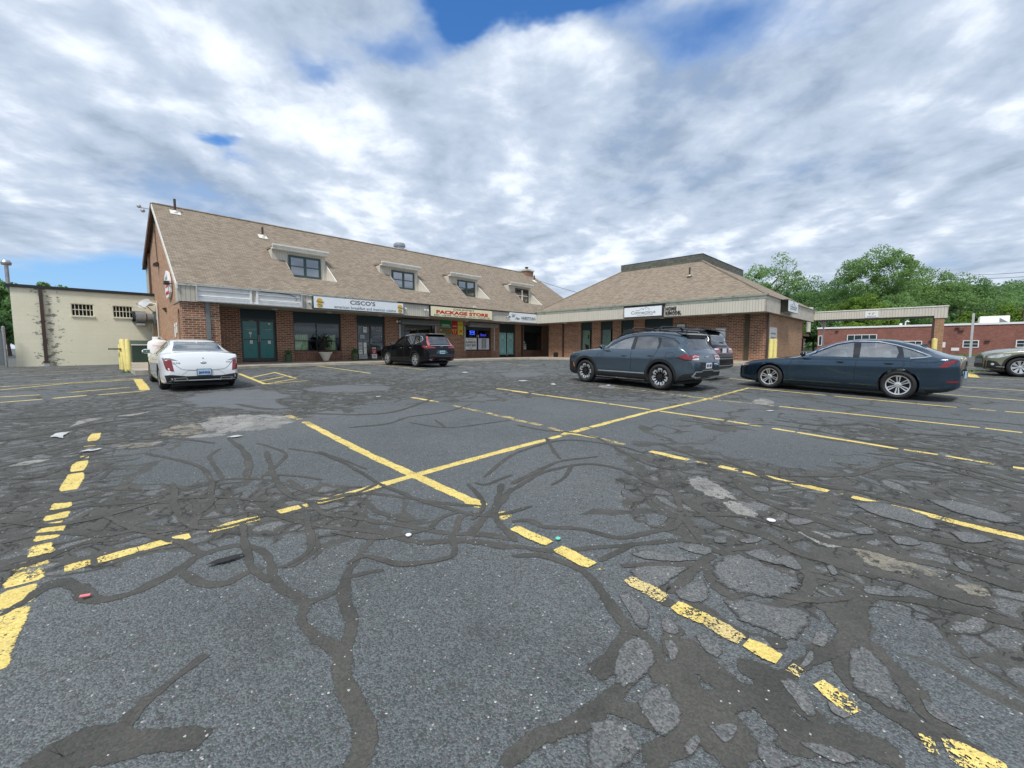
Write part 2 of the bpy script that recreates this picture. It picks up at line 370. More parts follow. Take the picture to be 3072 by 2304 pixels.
# cream painted block
m, T = newmat('cream_block'); v, h, z = wallvec(T)
b = T.n('ShaderNodeTexBrick'); T.put(b.inputs['Vector'], T.comb(h, z, 0)); b.inputs['Scale'].default_value = 1; b.inputs['Brick Width'].default_value = .4; b.inputs['Row Height'].default_value = .2; b.inputs['Mortar Size'].default_value = .006; b.inputs['Mortar Smooth'].default_value = .5
T.put(b.inputs['Color1'], (.80, .765, .59, 1)); T.put(b.inputs['Color2'], (.83, .795, .62, 1)); T.put(b.inputs['Mortar'], (.72, .69, .52, 1))
sp = T.m('ADD', T.noise(T.vm('MULTIPLY', v, (1, 1, 1.7)), 3.6, 6, .72), 0.0)
near = T.ramp(T.m('ABSOLUTE', T.m('SUBTRACT', h, -24.75)), .75, .1, 0.0, .13)          # paint flakes either side of the downpipe
low = T.ramp(z, 1.0, .45, 0.0, .015)
pe = T.ramp(T.m('ADD', T.m('ADD', sp, near), low), .640, .68)
c = T.mix(T.ramp(T.noise(v, 1.3, 5, .6), .3, .8), b.outputs['Color'], (.75, .72, .55)); c = T.mix(pe, c, (.26, .26, .21))
finish(T, c, .85, 0, T.m('SUBTRACT', T.m('MULTIPLY', T.noise(v, 30, 3), .5), b.outputs['Fac']), .4, .006); M['cream_block'] = m

# ------------------------------------------------------------------ asphalt: warped crack network shared by tarmac and paint
def cracknodes(T):
    P = T.n('ShaderNodeNewGeometry').outputs['Position']; x, y, z = T.sep(P); P = T.comb(x, y, 0)
    reg = T.n('ShaderNodeAttribute', attribute_name='craze').outputs['Fac']
    reg = T.m('ADD', reg, T.m('MULTIPLY', T.m('SUBTRACT', T.noise(P, 1.1, 4, .6), .5), .9))
    wv = T.vm('SCALE', T.vm('SUBTRACT', T.noise(P, .9, 3, .5, True), (.5, .5, .5)), scale=1.2)
    wf = T.vm('SCALE', T.vm('SUBTRACT', T.noise(P, 6, 4, .65, True), (.5, .5, .5)), scale=.13)
    Q = T.vm('ADD', T.vm('ADD', P, wv), wf)
    d1 = T.vor(T.vm('MULTIPLY', Q, (1, .8, 1)), .62, 'DISTANCE_TO_EDGE'); d2 = T.vor(T.vm('ADD', Q, (3.1, 9.7, 0)), 1.9, 'DISTANCE_TO_EDGE'); d3 = T.vor(T.vm('ADD', Q, (8.1, 1.7, 0)), 4.6, 'DISTANCE_TO_EDGE')
    ragg = T.m('SUBTRACT', T.noise(P, 30, 5, .75), .5)
    s1 = T.m('LESS_THAN', T.m('ADD', d1, T.m('MULTIPLY', ragg, .05)), T.m('MULTIPLY', T.ramp(T.noise(P, 1.7, 2), .35, .7, .012, .05, False), T.ramp(reg, .12, .34)))
    s2 = T.m('LESS_THAN', T.m('ADD', d2, T.m('MULTIPLY', ragg, .12)), T.m('MULTIPLY', T.ramp(T.noise(P, 2.3, 2), .3, .7, .035, .12, False), T.ramp(reg, .36, .58)))
    s3 = T.m('LESS_THAN', T.m('ADD', d3, T.m('MULTIPLY', ragg, .25)), T.m('MULTIPLY', T.ramp(T.noise(P, 3.1, 2), .3, .7, .06, .24, False), T.ramp(reg, .60, .85)))
    seal = T.m('MAXIMUM', s1, T.m('MAXIMUM', s2, s3))
    l2 = T.m('MULTIPLY', T.m('LESS_THAN', T.m('ADD', d3, T.m('MULTIPLY', ragg, .03)), .028), T.ramp(reg, .5, .7)); l1 = T.m('MULTIPLY', T.m('LESS_THAN', T.m('ADD', d2, T.m('MULTIPLY', ragg, .02)), .012), T.ramp(reg, .35, .5))
    line = T.m('MULTIPLY', T.m('MAXIMUM', l1, l2), T.m('GREATER_THAN', T.noise(P, 4, 4, .7), .47))
    return P, Q, reg, seal, line
def aggregate(T, P, base, lo=.55, hi=1.5, chips=.9965):
    vc = T.n('ShaderNodeTexVoronoi', feature='F1'); T.put(vc.inputs['Vector'], P); vc.inputs['Scale'].default_value = 135
    r = T.sep(vc.outputs['Color'])
    k = T.ramp(r[0], 0, 1, lo, hi, False); c = T.mix(1.0, base, T.comb(k, k, k), 'MULTIPLY')
    tint = T.mix(r[1], (1.10, .96, 1.08), (.92, 1.06, 1.0)); c = T.mix(.8, c, tint, 'MULTIPLY')
    c = T.mix(T.m('GREATER_THAN', r[2], chips), c, (.40, .40, .38))
    ht = T.m('SUBTRACT', T.m('MULTIPLY', r[0], .6), vc.outputs['Distance'])
    return c, ht
m, T = newmat('asphalt'); P, Q, reg, seal, line = cracknodes(T)
big = T.noise(P, .35, 4, .55); base = T.mix(T.ramp(big, .35, .65), (.104, .117, .118), (.128, .140, .140))
base = T.mix(T.ramp(T.noise(T.vm('ADD', P, (5, 3, 1)), 1.4, 5, .65), .5, .8, 0, .45), base, (.126, .124, .117))
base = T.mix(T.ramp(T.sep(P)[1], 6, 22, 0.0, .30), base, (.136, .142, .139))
base = T.mix(T.ramp(T.noise(T.vm('ADD', P, (17, 3, 0)), .9, 5, .7), .56, .72, 0, .45), base, (.060, .064, .066))      # oil and tyre darkening
cell = T.vor(T.vm('ADD', Q, (8.1, 1.7, 0)), 4.6, 'F1', 'Color')
base = T.mix(T.ramp(reg, .55, .8, 0, .6), base, T.mix(T.sep(cell)[0], (.092, .096, .094), (.190, .189, .178)))
col, ht = aggregate(T, P, base)
sealc, hs = aggregate(T, P, T.mix(T.ramp(T.noise(P, 3, 6, .75), .3, .7), (.056, .057, .050), (.088, .086, .075)), .80, 1.2, .998)
c = T.mix(seal, col, sealc); c = T.mix(T.m('MULTIPLY', line, .85), c, (.022, .022, .021))
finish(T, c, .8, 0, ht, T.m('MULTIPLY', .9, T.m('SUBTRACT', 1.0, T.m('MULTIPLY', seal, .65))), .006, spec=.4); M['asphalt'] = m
m, T = newmat('crack_sealer'); P = T.n('ShaderNodeNewGeometry').outputs['Position']
c, ht = aggregate(T, P, T.mix(T.ramp(T.noise(P, 2.2, 7, .75), .32, .68), (.054, .055, .048), (.088, .085, .074)), .80, 1.2, .998)
e = T.m('ABSOLUTE', T.n('ShaderNodeAttribute', attribute_name='edge').outputs['Fac']); e = T.m('ADD', e, T.m('ADD', T.m('MULTIPLY', T.m('SUBTRACT', T.noise(P, 34, 4, .75), .5), 1.0), T.m('MULTIPLY', T.m('SUBTRACT', T.noise(P, 9, 3, .6), .5), .45)))
c = T.mix(T.ramp(e, .80, .90, 0, .38), c, (.030, .030, .028))
finish(T, c, .85, 0, T.m('MULTIPLY', ht, .5), .45, .004, spec=.3, alpha=T.m('LESS_THAN', e, .90)); M['sealer'] = m
def patchmat(name, a, b, lo=.75, hi=1.3, edge=.42):
    m, T = newmat(name); P = T.n('ShaderNodeNewGeometry').outputs['Position']
    c, ht = aggregate(T, P, T.mix(T.ramp(T.noise(P, 3, 6, .7), .3, .7), a, b), lo, hi, .996)
    e = T.m('ADD', T.n('ShaderNodeAttribute', attribute_name='edge').outputs['Fac'], T.m('MULTIPLY', T.m('SUBTRACT', T.noise(P, 26, 5, .75), .5), .55)); c = T.mix(T.ramp(e, .80, .92, 0, .7), c, (.035, .035, .033)) if edge < .4 and name == 'sound_slab' else c
    al = T.m('MULTIPLY', T.m('GREATER_THAN', T.noise(P, 9, 6, .75), edge), T.m('LESS_THAN', e, .93))
    finish(T, c, .85, 0, ht, .5, .004, alpha=al); return m
M['worn'] = patchmat('worn_aggregate', (.16, .16, .15), (.30, .29, .26), .7, 1.4)
M['tan'] = patchmat('tan_dirt', (.14, .13, .10), (.24, .22, .17), .7, 1.3, .47)
M['slab'] = patchmat('sound_slab', (.102, .108, .106), (.136, .138, .132), .55, 1.5, .33)
M['newpatch'] = patchmat('smooth_patch', (.105, .113, .118), (.130, .137, .140), .9, 1.1, .2)
M['whitepatch'] = patchmat('white_splash', (.42, .43, .42), (.58, .58, .56), .9, 1.1, .38)
def paint(name, colr, wear):
    m, T = newmat(name); P = T.n('ShaderNodeNewGeometry').outputs['Position']
    c = T.mix(T.ramp(T.noise(P, 6, 4, .6), .3, .7), (colr[0] * .86, colr[1] * .84, colr[2] * .75), colr)
    vc = T.n('ShaderNodeTexVoronoi', feature='F1'); T.put(vc.inputs['Vector'], P); vc.inputs['Scale'].default_value = 135
    r = T.sep(vc.outputs['Color'])[0]; k = T.ramp(r, 0, 1, .72, 1.12, False); c = T.mix(1.0, c, T.comb(k, k, k), 'MULTIPLY')
    n = T.m('ADD', T.m('ADD', T.m('MULTIPLY', T.noise(P, 7, 7, .75), .7), T.m('MULTIPLY', T.noise(P, 60, 3, .7), .5)), T.m('MULTIPLY', r, .10))
    c = T.mix(T.ramp(T.noise(P, 11, 6, .7), .52, .75, 0, .55), c, (.34, .29, .16))
    finish(T, c, .7, 0, T.m('MULTIPLY', r, 1.0), .7, .005, alpha=T.m('MULTIPLY', T.m('GREATER_THAN', n, wear), T.m('LESS_THAN', T.m('ADD', T.m('ABSOLUTE', T.n('ShaderNodeAttribute', attribute_name='edge').outputs['Fac']), T.m('MULTIPLY', T.m('SUBTRACT', T.noise(P, 70, 3, .7), .5), .5)), .93))); return m
Y = (.84, .66, .21)
M['paint0'] = paint('yellow_paint', Y, .545); M['paint1'] = paint('yellow_paint_worn', Y, .61); M['paint2'] = paint('yellow_paint_faded', (.70, .56, .25), .655)
# ------------------------------------------------------------------ ground surface (gently rising towards the shops)
def gz(x, y, k=.08):
    x = min(max(x, -60), 80); y = min(max(y, -30), 200)
    p = -1.36 - .0066 * x + .0249 * y; mm = -.70
    return min(p, mm) - k * math.log1p(math.exp(-abs(p - mm) / k)) + EYE
def G(u, v):
    """photo point (3072 px wide) -> where that spot of tarmac lies"""
    r = ray(u, v); z = .2
    for _ in range(70):
        t = (z - EYE) / r.z; z = .5 * z + .5 * gz(r.x * t, r.y * t)
    t = (z - EYE) / r.z; return (r.x * t, r.y * t)
ZS = {'p': (.4134, 0, 0), 'f': (1 / 1.38878, 0, 0), 'z1': (2.44, 0, 560), 'z2': (2.677, 420, 580), 'z3': (3.607, 880, 680), 'z6': (2.48, 2180, 700), 'zL': (1.272, 0, 1000), 'zR': (1.272, 1536, 1000),
      'w1': (2.458, 0, 1080), 'w2': (2.458, 700, 1080), 'w3': (2.458, 1500, 1080), 'w4': (2.537, 2200, 1080), 'n6': (8.297, 2880, 960), 'v5': (2.063, 900, 1500), 'v6': (1.739, 1800, 1400), 'v7': (1.652, 0, 1300), 'n1': (6.914, 340, 900)}
def px(k, x, y): q = ZS[k]; return q[1] + x / q[0], q[2] + y / q[0]
def Gs(k, pts): return [G(*px(k, *p)) for p in pts]

mb = MB()
xs = np.unique(np.concatenate([np.arange(-26, 36, .6), np.linspace(-60, 80, 40), [-3000, -600, -200, 200, 600, 3000]])); ys = np.unique(np.concatenate([np.arange(-1.2, 36, .6), np.linspace(-12, 70, 30), [-3000, -500, -60, 160, 500, 3000]]))
vs = [(x, y, gz(x, y)) for y in ys for x in xs]; nx = len(xs)
mb.add(vs, [(j * nx + i, j * nx + i + 1, (j + 1) * nx + i + 1, (j + 1) * nx + i) for j in range(len(ys) - 1) for i in range(nx - 1)])
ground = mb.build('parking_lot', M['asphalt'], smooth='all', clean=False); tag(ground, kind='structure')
# how badly the tarmac is crazed, spot by spot (+ broken up, - sound slabs)
CR = [('zL', 1250, 690, .5, .9), ('zL', 1600, 740, .4, .9), ('zL', 1150, 640, .5, .6), ('zL', 820, 640, .5, .8), ('zR', 300, 850, .3, .7), ('zL', 560, 840, .35, .5), ('zR', 500, 600, .5, .7), ('zR', 850, 560, .9, 1), ('zR', 1000, 650, .9, 1), ('zR', 1250, 640, 1.0, 1), ('zR', 1250, 820, .9, 1), ('zR', 1500, 780, 1.1, 1), ('zR', 1600, 950, .7, 1), ('zR', 1800, 900, .9, 1), ('zR', 1150, 960, .45, 1), ('zR', 950, 1350, .5, .8), ('zR', 700, 1150, .35, .8), ('zR', 1250, 1550, .45, .6), ('zR', 600, 380, 1.0, .8),
      ('zR', 250, 480, .8, .7), ('zR', 560, 680, .5, .8), ('zR', 300, 760, .4, .6), ('zL', 1050, 600, .9, .9), ('zL', 1400, 700, .7, .7), ('zL', 1750, 740, .45, .8), ('zL', 300, 650, 1.1, 1), ('zL', 450, 720, .8, .9), ('zL', 60, 560, 1.2, 1), ('zL', 100, 780, .8, .9), ('zL', 200, 420, 1.6, 1), ('zL', 700, 290, 1.6, 1), ('zL', 1100, 280, 1.2, .9), ('zL', 350, 300, 2.0, 1), ('zL', 1300, 210, 2.4, .7),
      ('zR', 200, 200, 2.5, .6), ('zR', 1500, 420, 1.8, .9), ('zR', 1400, 620, 1.2, .8), ('zR', 1800, 700, 1.4, .8),
      ('zL', 600, 1300, 1.3, -1.4), ('zL', 650, 500, 1.1, -1), ('zL', 1500, 420, 2.0, -1.2), ('zL', 1750, 1150, .9, -1.6), ('zR', 120, 1050, .8, -1.6), ('zR', 200, 620, 1.1, -1.3), ('zR', 1650, 1250, .9, -1.6), ('zR', 1100, 450, 1.2, -1.0), ('zR', 250, 310, 1.4, -.7), ('zR', 930, 940, .4, -.8), ('zR', 900, 460, .8, -.6), ('zL', 1000, 1200, 1.0, -1.2), ('zL', 1700, 380, 1.5, -.8)]
pts = [(Vector(G(*px(k, x, y))), r, w) for k, x, y, r, w in CR]
at_ = ground.data.attributes.new('craze', 'FLOAT', 'POINT'); vals = []
for x, y, z in vs:
    v = .12 + .38 * min(1, max(0, (y - 7) / 4))
    if abs(x) < 60 and -5 < y < 60:
        for p, r, w in pts: v += w * math.exp(-((p.x - x) ** 2 + (p.y - y) ** 2) / (2 * (r * .75) ** 2))
    vals.append(min(1.0, max(0.0, v)))
at_.data.foreach_set('value', vals)
# z of the meshed ground = bilinear inside a cell; sheets on it use fine steps and sit a few mm higher
def strip(mb, pts, w, z=.004, step=.12, jag=.0, taper=0.0, grow=0.0, seed=None):
    if seed is not None: random.seed(seed)
    P = [Vector(p) for p in pts]; out = []
    for a, b in zip(P, P[1:]):
        n = max(1, int((b - a).length / step)); out += [a + (b - a) * (i / n) for i in range(n)]
    out.append(P[-1]); vs = []; fs = []
    ws = w if isinstance(w, (list, tuple)) else (w, w)
    ph = random.random() * 50; n1 = n2 = 0.0
    for i, p in enumerate(out):
        t = (out[min(i + 1, len(out) - 1)] - out[max(i - 1, 0)])
        if t.length < 1e-6: t = Vector((1, 0))
        t.normalize(); nrm = Vector((-t.y, t.x)); f = i / max(1, len(out) - 1); ww = ws[0] + (ws[1] - ws[0]) * f
        if taper: ww *= min(1, (f + .02) / taper, (1 - f + .02) / taper) ** .6
        a = ww / 2; n1 = .6 * n1 + random.uniform(-.5, .5); n2 = .6 * n2 + random.uniform(-.5, .5); j1 = a * (1 + jag * (math.sin(i * step * 14 + ph) * .35 + n1 * .6)) + grow; j2 = a * (1 + jag * (math.sin(i * step * 11 + ph * 2) * .35 + n2 * .6)) + grow
        for q in (p + nrm * j1, p - nrm * j2): vs.append((q.x, q.y, gz(q.x, q.y) + z))
        mb.edge += [-1.0, 1.0]
    for i in range(len(out) - 1): fs.append((2 * i, 2 * i + 1, 2 * i + 3, 2 * i + 2))
    mb.add(vs, fs)
def smoothline(pts, n=6):
    P = [Vector(p) for p in pts]
    if len(P) < 3: return P
    P = [2 * P[0] - P[1]] + P + [2 * P[-1] - P[-2]]; out = []
    for i in range(1, len(P) - 2):
        for k in range(n):
            t = k / n; a, b, c, d = P[i - 1:i + 3]
            out.append(.5 * ((2 * b) + (c - a) * t + (2 * a - 5 * b + 4 * c - d) * t * t + (3 * b - a - 3 * c + d) * t ** 3))
    out.append(P[-2]); return out
def blob(mb, pts, z=.005, amp=.12):
    """closed ragged sheet"""
    P = smoothline(pts + [pts[0]], 8)[:-1]; c = sum(P, Vector((0, 0))) / len(P); out = []
    for i, p in enumerate(P):
        k = 1 + amp * (random.uniform(-.5, .5) + .5 * math.sin(i * 1.3)); q = c + (p - c) * k; out.append(q)
    rings = [1, .75, .5, .25]; vs = []; n = len(out)
    for r in rings: vs += [(c + (q - c) * r) for q in out]
    vs.append(c); fs = []
    for j in range(len(rings) - 1): fs += [(j * n + i, j * n + (i + 1) % n, (j + 1) * n + (i + 1) % n, (j + 1) * n + i) for i in range(n)]
    b = (len(rings) - 1) * n; fs += [(b + i, b + (i + 1) % n, len(vs) - 1) for i in range(n)]
    mb.edge += [1.0] * n + [.75] * n + [.5] * n + [.25] * n + [0.0]
    mb.add([(q.x, q.y, gz(q.x, q.y) + z) for q in vs], fs)

# hand-sealed cracks traced from the photograph
SEAL = [
 ('zL', [(1440, 765), (1400, 810), (1360, 860), (1320, 930), (1315, 1020), (1345, 1100), (1325, 1180), (1300, 1240), (1310, 1330), (1370, 1430), (1390, 1520), (1370, 1600), (1350, 1680)], (.05, .10)),
 ('zL', [(1030, 870), (1040, 920), (1075, 975), (1130, 1000), (1165, 1040), (1150, 1090), (1190, 1150), (1260, 1190), (1310, 1220)], (.06, .07)),
 ('zL', [(1165, 1030), (1230, 1010), (1300, 980)], (.05, .03)), ('zL', [(1330, 930), (1400, 915), (1465, 903)], (.05, .03)),
 ('zL', [(160, 960), (240, 950), (300, 968), (320, 1000), (360, 1018), (420, 1015), (520, 985), (600, 945), (680, 905), (740, 860), (820, 830), (900, 810), (960, 815), (1010, 835), (1035, 880)], (.09, .06)),
 ('zL', [(690, 910), (740, 945), (800, 960), (870, 950), (940, 915), (1010, 895)], (.07, .05)), ('zL', [(1190, 760), (1200, 800), (1190, 830), (1130, 880), (1060, 895)], (.09, .03)),
 ('zL', [(0, 1080), (100, 1020), (170, 975), (260, 950)], (.03, .09)), ('zL', [(790, 1225), (720, 1275), (640, 1340), (560, 1400), (500, 1460), (470, 1510), (440, 1560)], (.035, .06)),
 ('zL', [(130, 1670), (200, 1600), (290, 1560), (400, 1545), (480, 1560), (600, 1550), (700, 1540), (775, 1560)], (.12, .11)), ('zL', [(180, 1690), (260, 1640), (360, 1610), (470, 1600), (600, 1570)], (.10, .06)),
 ('zL', [(370, 650), (520, 640), (640, 610), (760, 585), (850, 560), (930, 555), (1020, 560), (1130, 590), (1250, 625), (1340, 610), (1450, 615), (1560, 630), (1700, 650), (1850, 660)], (.05, .05)),
 ('zL', [(940, 555), (950, 490), (920, 440), (870, 400)], (.10, .05)), ('zL', [(850, 555), (820, 510), (800, 470), (840, 440)], (.05, .04)), ('zL', [(1000, 550), (1060, 500), (1090, 460), (1020, 430), (980, 420)], (.05, .04)),
 ('zL', [(730, 745), (755, 690), (730, 635), (690, 640), (600, 650)], (.08, .04)), ('zL', [(860, 600), (895, 660), (880, 690), (760, 710)], (.06, .05)), ('zL', [(0, 740), (150, 700), (330, 660), (450, 650), (650, 640)], (.09, .06)),
 ('zL', [(0, 690), (100, 650), (280, 640), (420, 600), (560, 600)], (.07, .03)), ('zL', [(0, 800), (140, 770), (260, 760), (400, 770), (560, 745), (720, 755)], (.10, .04)), ('zL', [(0, 900), (120, 880), (240, 830), (330, 800), (450, 790)], (.10, .03)),
 ('zL', [(990, 650), (1060, 690), (1150, 720), (1250, 740), (1350, 750), (1480, 765), (1600, 800), (1740, 790), (1860, 800), (1954, 820)], (.06, .09)),
 ('zL', [(1180, 640), (1240, 690), (1330, 700), (1440, 720), (1560, 740), (1700, 760), (1850, 770), (1960, 790)], (.05, .07)), ('zL', [(1100, 560), (1160, 600), (1240, 610)], (.06, .04)), ('zL', [(1390, 640), (1440, 680), (1560, 720)], (.06, .05)),
 ('zL', [(1640, 740), (1690, 700), (1760, 680)], (.06, .05)), ('zL', [(1740, 760), (1755, 710), (1800, 680)], (.05, .05)), ('zL', [(1800, 765), (1850, 700), (1900, 655), (1954, 590)], (.07, .07)), ('zL', [(560, 765), (640, 790), (700, 800), (775, 845)], (.06, .07)),
 ('zL', [(1100, 440), (1200, 455), (1300, 480), (1400, 520)], (.045, .025)), ('zL', [(880, 700), (960, 680), (1060, 700)], (.05, .05)), ('zL', [(1810, 570), (1860, 575), (1954, 540)], (.03, .05)),
 ('zL', [(380, 560), (420, 520), (390, 490)], (.04, .04)), ('zL', [(0, 560), (180, 540), (330, 470), (480, 440)], (.08, .05)), ('zL', [(60, 480), (240, 440), (420, 420), (640, 400), (820, 420)], (.06, .06)),
 ('zR', [(0, 850), (120, 850), (240, 890), (310, 940), (350, 1000), (400, 1070), (440, 1130), (400, 1200), (340, 1260), (300, 1300)], (.05, .08)),
 ('zR', [(-30, 1660), (80, 1560), (200, 1510), (300, 1460), (380, 1400), (430, 1340), (480, 1290), (540, 1250)], (.08, .08)),
 ('zR', [(430, 1130), (500, 1150), (540, 1220), (560, 1300), (620, 1370), (660, 1440), (640, 1540), (560, 1600), (540, 1680)], (.07, .12)),
 ('zR', [(0, 720), (60, 715), (130, 740), (250, 745), (400, 780), (520, 760), (620, 740), (650, 690)], (.06, .06)), ('zR', [(0, 810), (150, 830), (300, 820), (420, 810), (540, 800), (640, 790), (760, 800)], (.06, .05)),
 ('zR', [(330, 870), (430, 820), (470, 800)], (.05, .04)), ('zR', [(770, 845), (700, 900), (640, 950), (600, 985), (575, 960)], (.07, .06)),
 ('zR', [(740, 880), (770, 950), (830, 1000), (920, 1030), (1030, 1035), (1110, 1000), (1135, 940), (1090, 890), (1000, 850), (900, 820), (800, 830)], (.07, .07)),
 ('zR', [(560, 1010), (640, 1040), (720, 1050), (790, 1100), (860, 1140), (960, 1170), (1050, 1190)], (.08, .08)),
 ('zR', [(1345, 960), (1330, 1030), (1325, 1100), (1300, 1160), (1350, 1190), (1420, 1240), (1470, 1300), (1520, 1360), (1580, 1440), (1680, 1530), (1800, 1620), (1850, 1680)], (.14, .07)),
 ('zR', [(1260, 990), (1400, 1000), (1550, 1020), (1700, 1050), (1850, 1090), (1960, 1130)], (.10, .10)), ('zR', [(1240, 1040), (1300, 1160), (1270, 1260)], (.22, .14)), ('zR', [(1130, 1190), (1200, 1220), (1270, 1180), (1310, 1130)], (.09, .09)),
 ('zR', [(1280, 1190), (1265, 1280), (1310, 1350), (1400, 1420), (1500, 1470), (1620, 1560)], (.08, .10)), ('zR', [(640, 1170), (700, 1230), (760, 1290), (850, 1350), (950, 1420), (1050, 1500), (1110, 1620)], (.14, .18)),
 ('zR', [(600, 1250), (680, 1350), (720, 1430), (800, 1520), (900, 1640)], (.14, .22)), ('zR', [(950, 1300), (1010, 1450), (1150, 1520), (1300, 1560), (1500, 1650)], (.13, .14)), ('zR', [(350, 1420), (480, 1450), (600, 1500), (740, 1540), (880, 1680)], (.10, .14)),
 ('zR', [(640, 1120), (600, 1180), (640, 1240), (720, 1260)], (.08, .08)), ('zR', [(860, 1270), (960, 1300), (1080, 1400), (1200, 1500)], (.12, .10)), ('zR', [(750, 1390), (860, 1400), (1000, 1380)], (.14, .10)),
 ('zR', [(850, 560), (900, 600), (960, 640), (1060, 680), (1180, 720), (1300, 760)], (.14, .10)), ('zR', [(620, 600), (680, 650), (760, 700), (860, 740), (960, 770), (1080, 830), (1200, 860), (1300, 900), (1500, 940), (1650, 990), (1850, 1040)], (.10, .16)),
 ('zR', [(1060, 720), (1200, 790), (1330, 810), (1500, 860), (1700, 900), (1954, 980)], (.12, .14)), ('zR', [(1300, 700), (1450, 760), (1650, 800), (1954, 880)], (.09, .12)), ('zR', [(0, 600), (100, 540), (200, 510), (300, 500), (420, 520), (520, 570), (620, 610), (640, 680)], (.05, .07)),
 ('zR', [(0, 575), (80, 535), (180, 490), (330, 470)], (.08, .04)), ('zR', [(130, 400), (160, 450), (185, 480)], (.05, .05)), ('zR', [(230, 500), (200, 550), (150, 580)], (.05, .03)), ('zR', [(330, 400), (420, 450), (520, 500), (620, 520)], (.05, .05)),
 ('zR', [(800, 480), (900, 520), (1000, 560), (1150, 580), (1300, 600), (1450, 640), (1600, 680), (1750, 720), (1960, 765)], (.08, .10)), ('zR', [(1290, 545), (1400, 510), (1500, 490), (1600, 505), (1750, 545), (1960, 605)], (.08, .05)),
 ('zR', [(850, 520), (1000, 540), (1150, 545), (1290, 545)], (.06, .06)), ('zR', [(560, 420), (700, 470), (800, 480)], (.07, .07)), ('zR', [(640, 330), (800, 350), (1000, 350), (1200, 380), (1400, 420), (1700, 450)], (.06, .05)),
 ('zR', [(1000, 330), (1160, 350), (1340, 350), (1500, 380), (1800, 400), (1960, 430)], (.08, .08)), ('zR', [(1180, 260), (1400, 300), (1600, 320), (1960, 350)], (.06, .06)),
 ('zR', [(20, 350), (120, 370), (230, 380), (330, 400)], (.06, .06)), ('zL', [(1330, 360), (1480, 345), (1560, 320), (1700, 300), (1800, 270)], (.07, .07)), ('zL', [(1560, 340), (1700, 360), (1850, 345), (1954, 330)], (.04, .04)), ('zL', [(1660, 330), (1700, 360)], (.05, .05)),
 ('zL', [(1130, 300), (1300, 310), (1500, 300), (1650, 250)], (.14, .10)), ('zL', [(900, 270), (1050, 290), (1200, 260), (1150, 215), (1000, 200)], (.18, .12)), ('zL', [(0, 330), (300, 310), (500, 290), (700, 260)], (.2, .1)),
 ('zL', [(0, 410), (200, 380), (400, 340), (640, 320), (800, 300)], (.14, .08)), ('zL', [(1200, 180), (1400, 200), (1600, 190), (1900, 170)], (.10, .10)), ('zL', [(1000, 540), (1140, 545), (1230, 560)], (.04, .04)),
]
P_ = lambda w0, w1, *a: ('p', [(a[j], a[j + 1]) for j in range(0, len(a), 2)], (w0, w1))
SEAL += [P_(.05, .05, 470, 600, 520, 620, 600, 640, 660, 628), P_(.05, .05, 600, 592, 640, 562, 700, 546, 760, 552, 800, 562), P_(.06, .05, 622, 600, 615, 640, 640, 672), P_(.06, .06, 845, 640, 880, 680, 930, 690, 985, 702), P_(.05, .05, 300, 650, 310, 700, 335, 722), P_(.05, .05, 215, 600, 222, 640, 262, 656, 330, 640), P_(.05, .05, 130, 640, 180, 660, 230, 656), P_(.05, .05, 180, 562, 250, 580, 262, 620, 240, 642), P_(.07, .06, 0, 645, 60, 652, 130, 640, 200, 622, 262, 616, 330, 622), P_(.06, .05, 330, 560, 345, 600, 380, 622, 440, 612, 470, 600), P_(.05, .04, 395, 560, 430, 576, 470, 600), P_(.05, .05, 770, 702, 860, 700), P_(.07, .07, 955, 855, 1000, 820, 1050, 800), P_(.05, .05, 742, 842, 790, 800), P_(.06, .06, 1075, 562, 1150, 572, 1280, 602), P_(.05, .05, 560, 662, 560, 690, 500, 700, 455, 690, 430, 700), P_(.05, .04, 380, 640, 385, 680, 350, 705), P_(.04, .04, 410, 660, 470, 668, 540, 655), P_(.04, .04, 580, 600, 600, 625, 585, 645), P_(.05, .05, 860, 640, 920, 640, 990, 660), P_(.05, .05, 900, 745, 940, 735, 1000, 745, 1060, 740)]
mb = MB()
for i, (k, pts, w) in enumerate(SEAL):
    P = smoothline(Gs(k, pts), 6); d = P[len(P) // 2].length
    st = .02 if d < 5 else .12; d_ = dict(step=st, jag=.5, taper=.06, seed=1000 + i)
    strip(mb, P, (w[0] * .82 + .012, w[1] * .82 + .012), z=.0022 + .000022 * i, **d_)
tag(mb.build('crack_sealant', M['sealer'], clean=False), kind='structure')
